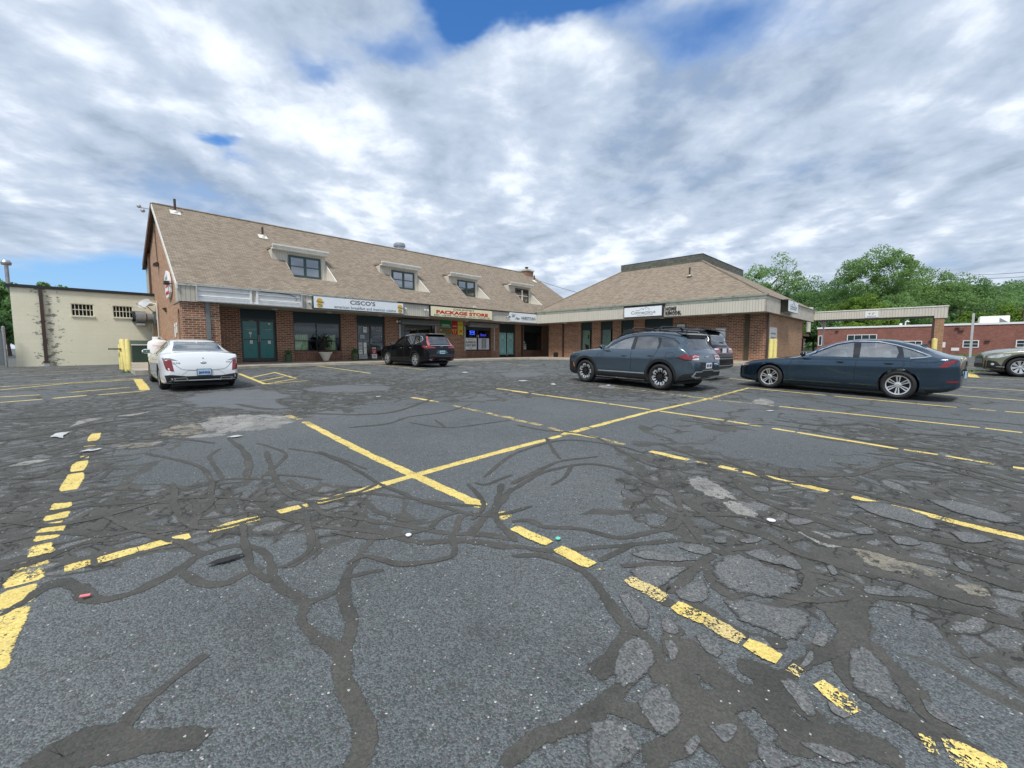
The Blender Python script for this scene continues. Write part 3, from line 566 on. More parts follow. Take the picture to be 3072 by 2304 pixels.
BL = [('worn', 'w1', [(1440, 480), (1560, 420), (1800, 400), (2100, 410), (2200, 430), (2060, 500), (1800, 530), (1560, 540)]),
      ('worn', 'w1', [(1340, 575), (1500, 545), (1690, 545), (1560, 570)]), ('worn', 'w1', [(40, 790), (200, 745), (370, 732), (220, 770)]),
      ('worn', 'w1', [(1060, 615), (1200, 598), (1180, 612), (1080, 622)]), ('worn', 'w1', [(840, 415), (1000, 395), (1130, 375), (980, 410)]), ('worn', 'w1', [(500, 500), (600, 440), (770, 425), (640, 460)]),
      ('worn', 'zR', [(665, 560), (720, 545), (790, 580), (860, 630), (780, 630), (700, 595)]), ('worn', 'zR', [(800, 645), (850, 640), (940, 690), (900, 705), (840, 680)]), ('worn', 'zR', [(1085, 755), (1180, 760), (1260, 815), (1180, 810)]),
      ('worn', 'zR', [(920, 255), (960, 248), (1000, 262), (940, 272)]), ('tan', 'zR', [(1290, 820), (1400, 820), (1530, 870), (1650, 930), (1480, 920), (1350, 880)]), ('tan', 'zR', [(1680, 960), (1780, 960), (1830, 1000), (1760, 1000)]),
      ('tan', 'w1', [(1180, 520), (1300, 480), (1440, 470), (1520, 530), (1330, 560), (1160, 560)]), ('tan', 'w1', [(830, 640), (1000, 610), (1180, 620), (1000, 650)]),
      ('newpatch', 'w1', [(1290, 285), (1500, 240), (1760, 215), (2000, 220), (2170, 265), (2050, 300), (2180, 370), (2100, 385), (1850, 380), (1600, 350), (1430, 355), (1400, 325)]),
      ('newpatch', 'w2', [(580, 410), (640, 380), (780, 376), (820, 400), (740, 430), (640, 435)]), ('newpatch', 'w2', [(440, 220), (700, 190), (1000, 175), (1180, 195), (1100, 230), (700, 240)]),
      ('newpatch', 'w2', [(1940, 100), (2100, 86), (2300, 95), (2250, 120), (2050, 130)]),
      ('whitepatch', 'w1', [(355, 580), (420, 545), (510, 537), (470, 565), (465, 585), (410, 575)]), ('whitepatch', 'w1', [(580, 685), (660, 665), (755, 658), (690, 678)]), ('whitepatch', 'w1', [(1670, 575), (1740, 562), (1790, 566), (1720, 578)]),
      ('whitepatch', 'w3', [(780, 190), (800, 185), (820, 190), (800, 196)]), ('whitepatch', 'w3', [(370, 182), (390, 175), (415, 183), (395, 187)]), ('whitepatch', 'w3', [(1960, 378), (2000, 376), (2020, 381), (1985, 384)]),
      ('whitepatch', 'w2', [(1680, 93), (1710, 90), (1735, 95), (1700, 97)]), ('whitepatch', 'w2', [(1050, 273), (1085, 272), (1080, 277), (1055, 277)]), ('whitepatch', 'w3', [(130, 158), (160, 152), (210, 155), (170, 161)]),
      ('worn', 'w3', [(1850, 310), (1900, 292), (1990, 300), (2030, 320), (1930, 330)]), ('worn', 'w3', [(720, 200), (760, 185), (850, 195), (840, 210), (780, 208)])]
for k in ('worn', 'tan', 'newpatch', 'whitepatch'):
    mb = MB()
    for i, (kk, z, pts) in enumerate(BL):
        if kk == k: blob(mb, Gs(z, pts), z=.0009 + .00003 * i if kk != 'whitepatch' else .012 + .0002 * i)
    tag(mb.build({'worn': 'worn_tarmac', 'tan': 'dirt_stain', 'newpatch': 'tarmac_patch', 'whitepatch': 'white_paint_splash'}[k], M[k], clean=False), kind='structure')

ISL = [[(90, 665), (150, 655), (250, 750), (255, 840), (200, 845), (140, 750)], [(315, 800), (350, 780), (410, 850), (408, 885), (330, 860)], [(490, 880), (560, 870), (640, 960), (620, 1000), (550, 970)], [(110, 930), (190, 885), (260, 920), (295, 1010), (240, 1100), (120, 1165), (65, 1100), (80, 1000)],
       [(190, 1240), (240, 1170), (330, 1130), (380, 1200), (435, 1310), (380, 1400), (310, 1415), (240, 1330)], [(560, 1360), (640, 1345), (715, 1350), (700, 1420), (640, 1445)], [(430, 1470), (500, 1400), (525, 1440), (470, 1520)], [(930, 1115), (1000, 1110), (1080, 1180), (1130, 1290), (1080, 1310), (1010, 1220)],
       [(1300, 940), (1370, 930), (1450, 1000), (1520, 1080), (1560, 1180), (1610, 1290), (1520, 1265), (1380, 1200), (1310, 1150), (1290, 1040)], [(570, 520), (670, 450), (820, 490), (960, 550), (1060, 600), (1010, 670), (880, 690), (700, 660), (600, 600)], [(630, 700), (760, 690), (900, 730), (1050, 740), (1110, 790), (1060, 880), (990, 915), (860, 860), (720, 800)],
       [(-60, 1330), (90, 1315), (160, 1370), (210, 1480), (120, 1570), (-60, 1640)], [(810, 1450), (880, 1455), (980, 1510), (1050, 1560), (900, 1600), (820, 1520)], [(1030, 1440), (1130, 1450), (1270, 1490), (1355, 1545), (1250, 1560), (1120, 1500)], [(1660, 1200), (1760, 1260), (1900, 1385), (1860, 1370), (1720, 1300)], [(380, 660), (430, 625), (540, 590), (575, 680), (520, 715), (420, 700)],
       [(400, 420), (480, 405), (590, 430), (560, 465), (470, 450)], [(140, 550), (200, 520), (380, 520), (470, 530), (380, 590), (300, 640), (200, 600)], [(150, 460), (230, 435), (400, 465), (510, 490), (380, 500), (230, 485)], [(330, 910), (380, 910), (410, 970), (370, 1020)], [(1100, 930), (1130, 860), (1190, 880), (1170, 950)], [(1040, 1050), (1100, 960), (1115, 1010), (1060, 1060)],
       [(770, 880), (840, 890), (930, 980), (920, 1020), (840, 980), (765, 930)], [(1180, 1230), (1240, 1240), (1320, 1290), (1280, 1320), (1210, 1290)], [(1370, 625), (1480, 630), (1600, 680), (1480, 680), (1380, 660)], [(1180, 520), (1210, 515), (1240, 560), (1210, 570)], [(740, 450), (850, 430), (960, 510), (860, 500)], [(910, 480), (1000, 470), (1060, 540), (980, 530)], [(590, 370), (650, 365), (660, 400), (600, 400)], [(720, 385), (850, 370), (820, 400), (740, 400)],
       [(1300, 330), (1400, 315), (1430, 355), (1350, 355)], [(1500, 360), (1620, 370), (1680, 410), (1560, 410)], [(1820, 340), (1950, 345), (2060, 390), (1900, 400)], [(1840, 500), (1900, 500), (1950, 555), (1880, 540)], [(960, 280), (1040, 270), (1120, 290), (1020, 310)], [(1300, 190), (1420, 180), (1600, 220), (1750, 280), (1760, 340), (1600, 300), (1420, 250)], [(1680, 165), (1850, 180), (2050, 230), (2200, 290), (2100, 300), (1850, 240)]]
mb = MB()
for i, pts in enumerate(ISL): blob(mb, Gs('v6', pts), z=.0054 + .00003 * i, amp=.06)
tag(mb.build('tarmac_island', M['slab'], clean=False), kind='structure')

# painted bay lines: centre line, then the stretches that survive (along x or y of the traced crop)
DASH = [('v7', [(478, 0), (395, 160), (245, 500), (130, 700), (75, 850), (-70, 1150)], .125, 1, [(0, 38, 0), (58, 64, 1), (112, 124, 1), (138, 188, 0), (198, 283, 0), (340, 374, 0), (390, 427, 0), (440, 450, 0), (462, 528, 0), (548, 607, 1), (630, 668, 1), (676, 748, 1), (762, 858, 0), (874, 1200, 0)]),
        ('zL', [(245, 900), (372, 867), (560, 815), (725, 772), (990, 705), (1055, 685), (1315, 618), (1580, 543), (1954, 440)], .105, 0, [(245, 345, 0), (372, 525, 0), (528, 725, 0), (795, 990, 1), (1055, 1145, 0), (1157, 1175, 1), (1208, 1315, 0), (1320, 1960, 0)]),
        ('w3', [(0, 675), (345, 588), (560, 525), (920, 430), (1100, 383), (1345, 330), (1560, 280), (1835, 205)], .105, 0, [(0, 345, 0), (368, 447, 0), (462, 655, 1), (668, 922, 0), (926, 1070, 0), (1050, 1115, 1), (1108, 1345, 0), (1345, 1560, 1), (1570, 1838, 1)]),
        ('w2', [(400, 408), (490, 438), (560, 475), (1000, 700), (1330, 850), (1790, 1060)], .125, 0, [(400, 490, 2), (522, 545, 1), (548, 592, 1), (575, 1775, 0)]),
        ('zL', [(1760, 625), (1845, 660), (1900, 688), (1940, 705)], .12, 0, [(1788, 1845, 0), (1897, 1942, 1)]),
        ('zR', [(5, 745), (143, 806), (305, 890), (440, 940), (585, 1020), (755, 1105), (895, 1185), (1020, 1250), (1180, 1345), (1320, 1450), (1560, 1560), (1700, 1610), (1900, 1690)], .095, 0, [(5, 143, 0), (175, 305, 0), (330, 358, 2), (440, 588, 2), (622, 757, 1), (735, 880, 2), (893, 1020, 0), (1062, 1112, 2), (1168, 1322, 1), (1560, 1616, 1), (1655, 1900, 1)]),
        ('zL', [(1572, 245), (1650, 258), (1730, 275), (1954, 325)], .11, 0, [(1572, 1655, 0), (1660, 1672, 1), (1728, 1960, 2)]),
        ('zR', [(0, 328), (110, 350), (200, 378), (325, 398), (430, 425), (527, 450), (672, 483), (865, 523), (1205, 603), (1408, 650), (1635, 706), (1960, 786)], .105, 0, [(0, 112, 2), (140, 195, 2), (200, 325, 0), (340, 430, 2), (527, 674, 0), (700, 745, 2), (790, 866, 0), (882, 1207, 0), (1250, 1262, 2), (1297, 1410, 0), (1437, 1637, 0), (1645, 1960, 0)]),
        ('zR', [(0, 220), (362, 268), (808, 332), (1080, 377), (1475, 441), (1625, 463), (1840, 500), (1990, 523)], .10, 0, [(0, 62, 0), (75, 125, 0), (128, 362, 0), (368, 527, 0), (565, 808, 0), (822, 950, 1), (993, 1080, 0), (1088, 1475, 0), (1495, 1625, 0), (1655, 1760, 0), (1765, 1842, 1), (1912, 1990, 0)]),
        ('zR', [(1020, 279), (1785, 360), (1960, 381)], .10, 0, [(1020, 1785, 0), (1805, 1947, 0)]), ('zR', [(905, 209), (1200, 237), (1697, 283), (1960, 305)], .10, 0, [(905, 1200, 0), (1230, 1697, 0), (1745, 1850, 1), (1880, 1970, 0)])]
LINES = [('w3', [(730, 192), (1060, 226), (1340, 260)], .10, 2), ('w3', [(1350, 262), (1560, 290)], .10, 1), ('w4', [(1500, 253), (2240, 311)], .10, 0), ('w4', [(1700, 202), (2240, 234)], .10, 0), ('w3', [(1600, 126), (1860, 152)], .10, 0), ('w3', [(1560, 292), (2020, 336)], .09, 2),
         ('z1', [(0, 1465), (500, 1435), (1000, 1403)], .10, 1), ('z1', [(0, 1488), (500, 1440), (1000, 1412)], .10, 0), ('z1', [(0, 1540), (290, 1523)], .11, 0), ('z1', [(0, 1580), (310, 1556)], .11, 0), ('z1', [(385, 1550), (635, 1527)], .14, 0),
         ('z1', [(490, 1508), (950, 1468)], .10, 1), ('z1', [(720, 1524), (1060, 1495)], .10, 0), ('z1', [(1008, 1408), (1065, 1490)], .22, 0), ('z1', [(200, 1425), (900, 1383)], .09, 2), ('z1', [(0, 1395), (830, 1352)], .09, 2), ('z1', [(0, 1370), (800, 1340)], .09, 2), ('z1', [(0, 1352), (600, 1330)], .09, 2),
         ('z2', [(795, 1448), (1005, 1532)], .12, 0), ('z2', [(1005, 1532), (1360, 1503)], .10, 1), ('z2', [(1075, 1437), (1255, 1487)], .11, 1), ('z2', [(880, 1483), (1075, 1440)], .10, 0), ('z2', [(965, 1508), (1155, 1472)], .10, 0), ('z2', [(1010, 1530), (1240, 1490)], .10, 1),
         ('z3', [(260, 1507), (835, 1587)], .10, 0), ('z3', [(830, 1490), (1440, 1548)], .10, 1), ('z3', [(1400, 1480), (1940, 1525)], .10, 2), ('n6', [(230, 1305), (360, 1430)], .3, 0), ('n6', [(240, 1300), (1100, 1355)], .10, 0), ('n6', [(400, 1428), (1600, 1490)], .10, 0),
         ('w2', [(1940, 210), (2170, 240)], .10, 0), ('w2', [(2080, 36), (2200, 42)], .1, 2), ('w3', [(0, 20), (210, 42)], .1, 2), ('w2', [(1830, 16), (1900, 20)], .1, 1), ('n6', [(180, 1075), (360, 1090)], .1, 1), ('n6', [(180, 1110), (380, 1125)], .1, 1), ('n6', [(180, 1165), (420, 1180)], .1, 1), ('n6', [(180, 1225), (560, 1245)], .1, 1)]
for k, cl, w, ax, iv in DASH:
    cs = sorted(cl, key=lambda p: p[ax]); A_ = [p[ax] for p in cs]; B_ = [p[1 - ax] for p in cs]
    for a0, a1, wr in iv:
        P = []; n = 2 + int((a1 - a0) / 60)
        for j in range(n): t = a0 + (a1 - a0) * j / (n - 1); o_ = float(np.interp(t, A_, B_)); P.append((t, o_) if ax == 0 else (o_, t))
        LINES.append((k, P, w * random.uniform(.92, 1.15), wr))
def iv_near(P): return max(Vector(p).length for p in P) < 3.6
for i, (k, pts, w, wr) in enumerate(LINES):
    mb = MB(); P = Gs(k, pts); near = min(Vector(p).length for p in P)
    strip(mb, P, w, z=(.0078 if k == 'zR' and iv_near(P) else .0014) + .00001 * i, step=.025 if near < 5 else .08, jag=.22 if wr == 0 else .5, taper=.03)
    tag(mb.build('parking_line', M['paint%d' % wr], clean=False), kind='structure')

# small stones lying on the tarmac
mb = MB()
for i in range(340):
    r = 1.2 + 9 * random.random() ** 1.6; a = random.uniform(-.95, .95); x, y = r * math.sin(a) * 1.3, r * math.cos(a) + .3
    s = random.uniform(.002, .006); mb.ball((x, y, gz(x, y) + s * .5), s, 5, (1, random.uniform(.6, 1), .6))
tag(mb.build('loose_gravel', simple('pale_stone', (.50, .50, .46), .8), smooth=True, clean=False), kind='stuff')
mb = MB(); rim = Gs('zL', [(785, 897), (820, 878), (860, 866), (920, 852), (925, 858), (870, 880), (820, 890)])
blob(mb, rim, z=.02, amp=.1); tag(mb.build('broken_tarmac_edge', simple('loose_tarmac', (.02, .02, .02), .9)), kind='structure')
for (k, x, y, s, c, lab) in [('v5', 672, 230, .02, (.85, .85, .85), 'white bottle cap on the sealed cracks left of the dashed yellow line'), ('v5', 1597, 252, .018, (.15, .6, .45), 'green bottle cap on the tarmac beside the dashed yellow line'),
                      ('v6', 892, 290, .03, (.8, .8, .8), 'white flattened cap on the cracked tarmac right of the pale worn patch')]:
    x, y = G(*px(k, x, y)); mb = MB(); mb.lathe([(s * .9, 0), (s, .004), (s, .008), (s * .8, .011), (0, .011)], 16, (0, 0, 0))
    o = mb.build('bottle_cap', simple('cap_' + lab[:5], c, .4), smooth=True); o.location = (x, y, gz(x, y) + .012); tag(o, lab, 'bottle cap')
x, y = G(*px('zL', 325, 1015)); mb = MB(); mb.box(-.02, -.012, 0, .02, .012, .003); o = mb.build('paper_scrap', simple('pink_scrap', (.8, .2, .22), .6)); o.location = (x, y, gz(x, y) + .02); o.rotation_euler = (0, .1, .6); tag(o, 'tiny pink paper scrap on the crack filler beside the left yellow line', 'litter')
# ------------------------------------------------------------------ building frame: x along the left wing, y into it
AZ = R(44.2); DA = Vector((math.sin(AZ), math.cos(AZ), 0)); DB = Vector((-math.cos(AZ), math.sin(AZ), 0)); CC = Vector((1.78, 31.9, 0)); ROT = math.pi / 2 - AZ
def W(a, b, z=0.0): p = CC + DA * a + DB * b; return (p.x, p.y, z + EYE)       # z here is measured from eye height
def atA(a, z=-.61, b=0.0): return W(a, b, z)
E0 = (0, 0, EYE)
def frame_A(name, label, cat, a=None, b=0, z=0.0, group=None): return empty(name, W(a, b, z), ROT, label, cat, group)
def frame_B(name, label, cat, b, a=0, z=0.0, group=None): return empty(name, W(a, b, z), ROT - math.pi / 2, label, cat, group)   # local +x = towards -b

# ---------------- left wing
LW = empty('shop_building', (CC.x, CC.y, 0), ROT, 'long brick shop building with four dormers in its steep tan shingle roof', 'building')
def part(mb, name, mat, parent=None, **k): return mb.build(name, mat, parent or LW, **k)
def nb(): return MB(E0)
oA, oB = 1.87, 1.30
wall = nb(); T_ = .25
opens = [(-18.58, -17.06, -.62, 1.86), (-16.28, -13.87, -.12, 1.86), (-12.98, -11.25, -.62, 1.86), (-10.25, -7.70, -.62, 1.80), (-5.21, -2.79, -.13, 1.62), (-1.95, -.25, -.62, 1.86), (.70, 2.95, -.12, 1.86)]
x = -19.8
for (a0, a1, z0, z1) in opens:
    wall.box(x, oA, -.62, a0, oA + T_, 1.9)
    if z1 < 1.85: wall.box(a0, oA, z1, a1, oA + T_, 1.9)
    x = a1
wall.box(-19.8, oA + .002, 1.901, 3.8, oA + T_, 1.96); wall.box(x, oA, -.62, 3.8, oA + T_, 1.9); wall.box(3.55, oA + T_, -.62, 3.8, 10.2, 1.9)
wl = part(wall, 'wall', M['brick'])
for (a0, a1, z0, z1) in opens:
    if z0 > -.5:
        sol = nb(); sill = nb()
        sol.box(a0 + .002, oA + .02, -.62, a1 - .002, oA + T_, z0 - .09); sill.box(a0 + .002, oA - .03, z0 - .088, a1 - .002, oA + T_, z0)
        part(sol, 'apron_wall', M['brick_soldier']); part(sill, 'sill', M['brick_soldier'])
# pier at the left end
pr_ = nb(); pr_.box(-20.97, .10, -.85, -19.74, .62, 1.86); part(pr_, 'pier', M['brick'])
p2 = nb(); p2.box(-20.9, .09, 1.20, -19.76, .098, 1.225); part(p2, 'pier_joint', M['conc'])
# gable wall with arched opening (outline in y,z at x=-20.97)
def gable_pts():
    out = [(.62, -.9), (.70, -.9)]
    c, r, zs = .93, .23, 1.40
    out += [(c - r, -.9)] if False else []
    out += [(c - r * math.cos(t), zs + r * math.sin(t)) for t in np.linspace(0, math.pi, 12)]
    out += [(1.16, -.9), (10.2, -.9), (10.2, 4.4), (9.2, 4.45), (5.1, 6.60), (.12, 2.6), (.12, 1.865), (.62, 1.865)]
    return out
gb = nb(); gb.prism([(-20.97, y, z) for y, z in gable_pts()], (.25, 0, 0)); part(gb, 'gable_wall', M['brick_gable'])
rw = nb(); rw.box(-19.99, .63, -.62, -19.8, 1.868, 1.86); rw.box(-20.6, 10.0, -.9, 6.5, 10.2, 4.3); part(rw, 'rear_wall', M['brick'])
bt = nb(); bt.box(-21.05, 8.15, -.8, -20.975, 8.45, 4.9); part(bt, 'corner_board', M['brown_trim'])
sg = nb(); sg.prism([(-21.0, 8.47, 2.2), (-21.0, 9.9, 2.2), (-21.0, 9.9, 4.15), (-21.0, 8.47, 4.78)], (.02, 0, 0)); part(sg, 'rear_siding', M['siding_grey'])
# roof with four openings for the inset dormers
k = (6.68 - 2.6) / 5.1
def rz(b): return 2.6 + k * b
DORM = [(-16.28, -14.71), (-10.55, -9.0), (-5.60, -4.05), (.06, 1.56)]
holes = [(w0 - .14, w1 + .28) for w0, w1 in DORM]
roof = nb(); b0, b1 = 1.03, 2.2
def rq(a0, a1, c0, c1): roof.poly([(a0, c0, rz(c0)), (a1, c0, rz(c0)), (a1, c1, rz(c1)), (a0, c1, rz(c1))])
endA = lambda b: 7.25 - b * (7.25 - 5.06) / 5.1
edges = [-21.12] + [e for h in holes for e in h]
for i in range(0, 9, 2):
    a0 = edges[i]; a1 = edges[i + 1] if i < 8 else None
    if a1 is not None: rq(a0, a1, -.06, b0); rq(a0, a1, b0, b1); rq(a0, a1, b1, 5.1)
    if i < 8: rq(edges[i + 1], edges[i + 2], -.06, b0); rq(edges[i + 1], edges[i + 2], b1, 5.1)
a0 = edges[8]
for c0, c1 in ((-.06, b0), (b0, b1), (b1, 5.1)): roof.poly([(a0, c0, rz(c0)), (endA(c0), c0, rz(c0)), (endA(c1), c1, rz(c1)), (a0, c1, rz(c1))])
roof.poly([(-21.12, 5.1, 6.68), (5.06, 5.1, 6.68), (6.3, 9.4, 4.5), (-21.12, 9.4, 4.5)]); roof.poly([(-21.12, 9.4, 4.5), (6.3, 9.4, 4.5), (6.3, 10.3, 4.35), (-21.12, 10.3, 4.35)])
roof.poly([(7.25, -.06, 2.55), (5.06, 5.1, 6.68), (6.3, 9.4, 4.5), (7.2, 10.3, 2.6)])
rf = part(roof, 'roof', M['shingle'])
rc = nb(); rc.tube([(-21.1, 5.1, 6.69), (5.0, 5.1, 6.69)], .05, 6); rc.build('ridge_cap', M['shingle'], rf)
# rake boards
rk = nb()
rk.prism([(-21.15, -.08, 2.52), (-21.15, 5.1, 6.65), (-21.15, 5.1, 6.47), (-21.15, -.08, 2.32)], (.06, 0, 0)); part(rk, 'rake_board', M['white_trim'])
rk = nb(); rk.prism([(-21.17, 5.1, 6.70), (-21.17, 9.5, 4.52), (-21.17, 9.5, 4.22), (-21.17, 5.1, 6.42)], (.09, 0, 0)); part(rk, 'rake_board', M['brown_trim'])
# fascia, trim, gutter and soffit
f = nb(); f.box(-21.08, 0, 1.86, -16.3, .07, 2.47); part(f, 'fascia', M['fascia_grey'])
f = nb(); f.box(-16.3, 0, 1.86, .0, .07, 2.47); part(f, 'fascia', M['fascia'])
f = nb(); f.box(-21.1, 0, 1.85, -21.082, .5, 2.5); part(f, 'fascia_end', M['fascia_grey'])
t = nb(); t.box(-21.12, -.05, 2.472, -11.56, .06, 2.575); part(t, 'eave_trim', M['trim_a'])
t = nb(); t.box(-11.555, -.10, 2.50, -.02, .04, 2.575); part(t, 'gutter', M['gutter'], bevel=.01)
t = nb(); t.box(-11.55, -.02, 2.472, -.02, .03, 2.498); part(t, 'eave_trim', M['white_trim'])
s = nb(); s.box(-21.0, .072, 1.862, 3.8, oA + .1, 1.90); part(s, 'soffit', M['soffit'])
dp = nb(); dp.box(-20.22, .02, .38, -20.08, .095, 1.855); part(dp, 'downspout', M['dgrey']); dp = nb(); dp.box(-20.225, .015, -.75, -20.075, .096, .378); part(dp, 'downspout', M['brown'])
dp = nb(); dp.box(.40, oA - .1, -.6, .50, oA - .002, 1.86); part(dp, 'downspout', M['brown'])
# dark interiors
it = nb(); it.box(-18.6, oA + 1.6, -.62, 3.2, oA + 1.65, 1.9); it.box(-18.7, oA + .27, -.63, 3.2, oA + 1.6, -.60); it.box(-18.7, oA + .27, 1.88, 3.2, oA + 1.6, 1.9)
for a in (-16.9, -13.4, -10.7, -7.2, -2.4, .2): it.box(a, oA + .26, -.6, a + .05, oA + 1.6, 1.88)
part(it, 'interior_wall', M['interior'])
def shopwin(parent, a0, a1, z0, z1, zt, mull=(), bars=(), y=oA, glass='shopglass', ori=None, fr='frame_dark', panel='dark_teal', name='window'):
    """window set in a wall whose outer face is y, looking towards -y; frame, glass and the dark panel above"""
    f = MB(E0); w = .05; yy = y + .10
    f.box(a0, yy, z0, a0 + w, yy + .06, zt); f.box(a1 - w, yy, z0, a1, yy + .06, zt); f.box(a0 + w, yy, z0, a1 - w, yy + .06, z0 + w); f.box(a0 + w, yy, zt - w, a1 - w, yy + .06, zt)
    for m_ in mull: f.box(m_ - w / 2, yy - .002, z0 + w, m_ + w / 2, yy + .06, zt - w)
    for b_ in bars: f.box(a0 + w, yy - .001, b_ - .018, a1 - w, yy + .058, b_ + .018)
    root = f.build(name, M[fr], parent)
    g = MB(E0); g.box(a0 + w * .5, yy + .028, z0 + w * .5, a1 - w * .5, yy + .034, zt - w * .5); g.build('glass', M[glass], root)
    if z1 > zt + .02: p = MB(E0); p.box(a0 + .002, y + .08, zt + .001, a1 - .002, y + .2, z1); p.build('header_panel', M[panel], root)
    return root
w1 = shopwin(LW, -16.28, -13.87, -.12, 1.86, 1.36, (-15.12,), (.41,))
for a0, a1 in ((-16.17, -15.55), (-14.70, -14.12)):
    c = MB(E0); n = 40; vs = []
    for i in range(n + 1):
        a = a0 + (a1 - a0) * i / n; yy = oA + .20 + .035 * math.sin(i * 1.35); sc = .78 - .09 * abs(math.sin(i * .55)) * 1.0
        vs += [(a, yy, -.07), (a, yy, sc)]
    c.add(vs, [(2 * i, 2 * i + 2, 2 * i + 3, 2 * i + 1) for i in range(n)]); c.build('curtain', M['curtain'], w1, smooth='all')
def door(parent, a0, a1, z0, ztop, zt, leafmat='shopglass', y=oA, two=True, panel='dark_teal', frame='frame_dark', rail=.42):
    mid = (a0 + a1) / 2; yy = y + .10; w = .05
    f = MB(E0); f.box(a0, yy, z0, a0 + w, yy + .08, zt); f.box(a1 - w, yy, z0, a1, yy + .08, zt); f.box(a0 + w, yy, zt - .06, a1 - w, yy + .08, zt); f.box(a0 + w, yy, z0, a1 - w, yy + .08, z0 + .03)
    root = f.build('door', M[frame], parent)
    leaves = [(a0 + w, mid), (mid, a1 - w)] if two else [(a0 + w, a1 - w)]
    for l0, l1 in leaves:
        l0 += .004; l1 -= .004; m_ = MB(E0); s_ = .055
        m_.box(l0, yy + .01, z0 + .032, l0 + s_, yy + .055, zt - .062); m_.box(l1 - s_, yy + .01, z0 + .032, l1, yy + .055, zt - .062)
        m_.box(l0 + s_, yy + .01, z0 + .032, l1 - s_, yy + .055, z0 + .17); m_.box(l0 + s_, yy + .01, zt - .14, l1 - s_, yy + .055, zt - .062); m_.box(l0 + s_, yy + .012, rail - .02, l1 - s_, yy + .053, rail + .02)
        m_.build('door_leaf', M[frame], root)
        g = MB(E0); g.box(l0 + s_ * .7, yy + .026, z0 + .15, l1 - s_ * .7, yy + .034, zt - .12); g.build('glass', M[leafmat], root)
        h = MB(E0); hx = l1 - .03 if l0 < mid - .1 and two else l0 + .03; h.tube([(hx, yy - .03, rail - .1), (hx, yy - .03, rail + .2)], .012, 6); h.box(hx - .006, yy - .03, rail + .17, hx + .006, yy + .012, rail + .19); h.build('handle', M['grey_metal'], root)
    if ztop > zt + .02: p = MB(E0); p.box(a0 + .002, y + .08, zt + .001, a1 - .002, y + .2, ztop); p.build('header_panel', M[panel], root)
    return root
d1 = door(LW, -18.58, -17.06, -.60, 1.86, 1.43, 'teal_door', rail=.44)
lettering('152', .10, simple('gold_numerals', (.5, .42, .2), .4), d1, (-18.12, oA + .095, 1.29 + EYE))
for xx, t_, zz, h_ in [(-18.15, 'Acupuncture, Healing, Nutrition', .97, .035), (-18.15, 'Functional Medicine', .91, .035), (-18.15, 'Herbal Clinic', .85, .03), (-17.45, 'Connecticut Holistic', .93, .03), (-17.45, 'By Appointment', .85, .03)]:
    lettering(t_, h_, M['paper'], d1, (xx, oA + .095, zz + EYE))
b_ = MB(E0); b_.ball((-18.17, oA + .105, .74), .07, 10, (1, .08, .8)); b_.box(-18.185, oA + .098, .54, -18.155, oA + .108, .70); b_.build('tree_decal', M['paper'], d1); b_ = MB(E0); b_.ball((-17.35, oA + .105, 1.2), .05, 10, (1, .08, .8)); b_.build('round_decal', M['paper'], d1)
for xx in (-18.15, -17.38):
    b_ = MB(E0); b_.box(xx - .06, oA + .098, .24, xx + .06, oA + .107, .40); o = b_.build('door_notice', M['paper'], d1); lettering('i', .08, M['letter_dark'], d1, (xx, oA + .09, .33 + EYE))
d2 = door(LW, -12.98, -11.25, -.60, 1.86, 1.42, rail=.38)
d3 = door(LW, -1.95, -.25, -.60, 1.86, 1.34, 'aqua', rail=-.45)
for c0 in (-1.53, -.67):
    e = MB(E0); zz = oA + .112
    for s_ in (-1, 1):
        P = [(c0 + s_ * x_, zz, z_) for x_, z_ in [(.02, 1.10), (.16, 1.0), (.24, .85), (.10, .72), (.20, .55), (.26, .38), (.18, .22), (.24, .05), (.14, -.1), (.22, -.25), (.02, -.36)]]
        e.tube(P, .012, 4); e.tube([(c0 + s_ * x_, zz, z_) for x_, z_ in [(.01, .75), (.10, .62), (.11, .35), (.08, .08), (.01, 0)]], .011, 4); e.tube([(c0 + s_ * x_, zz, z_) for x_, z_ in [(.0, 1.14), (.12, 1.16), (.27, 1.05)]], .010, 4)
        e.tube([(c0 + s_ * x_, zz, z_) for x_, z_ in [(.0, -.40), (.12, -.42), (.27, -.30)]], .010, 4)
    for zc in (.16, .3, .45, .6): e.ball((c0, zz, zc), .035, 8, (1, .2, 1.3))
    e.build('etched_scrollwork', M['aqua_line'], d3)
w2 = shopwin(LW, -5.21, -2.79, -.13, 1.62, 1.36, (-4.02,), (.77,))
w3 = shopwin(LW, .70, 2.95, -.12, 1.86, 1.36, (2.45,))
bl = MB(E0)
for i in range(12): bl.box(1.0 + i * .125, oA + .3, -.08, 1.09 + i * .125, oA + .31, 1.3)
bl.build('vertical_blinds', M['dark_teal'], w3)
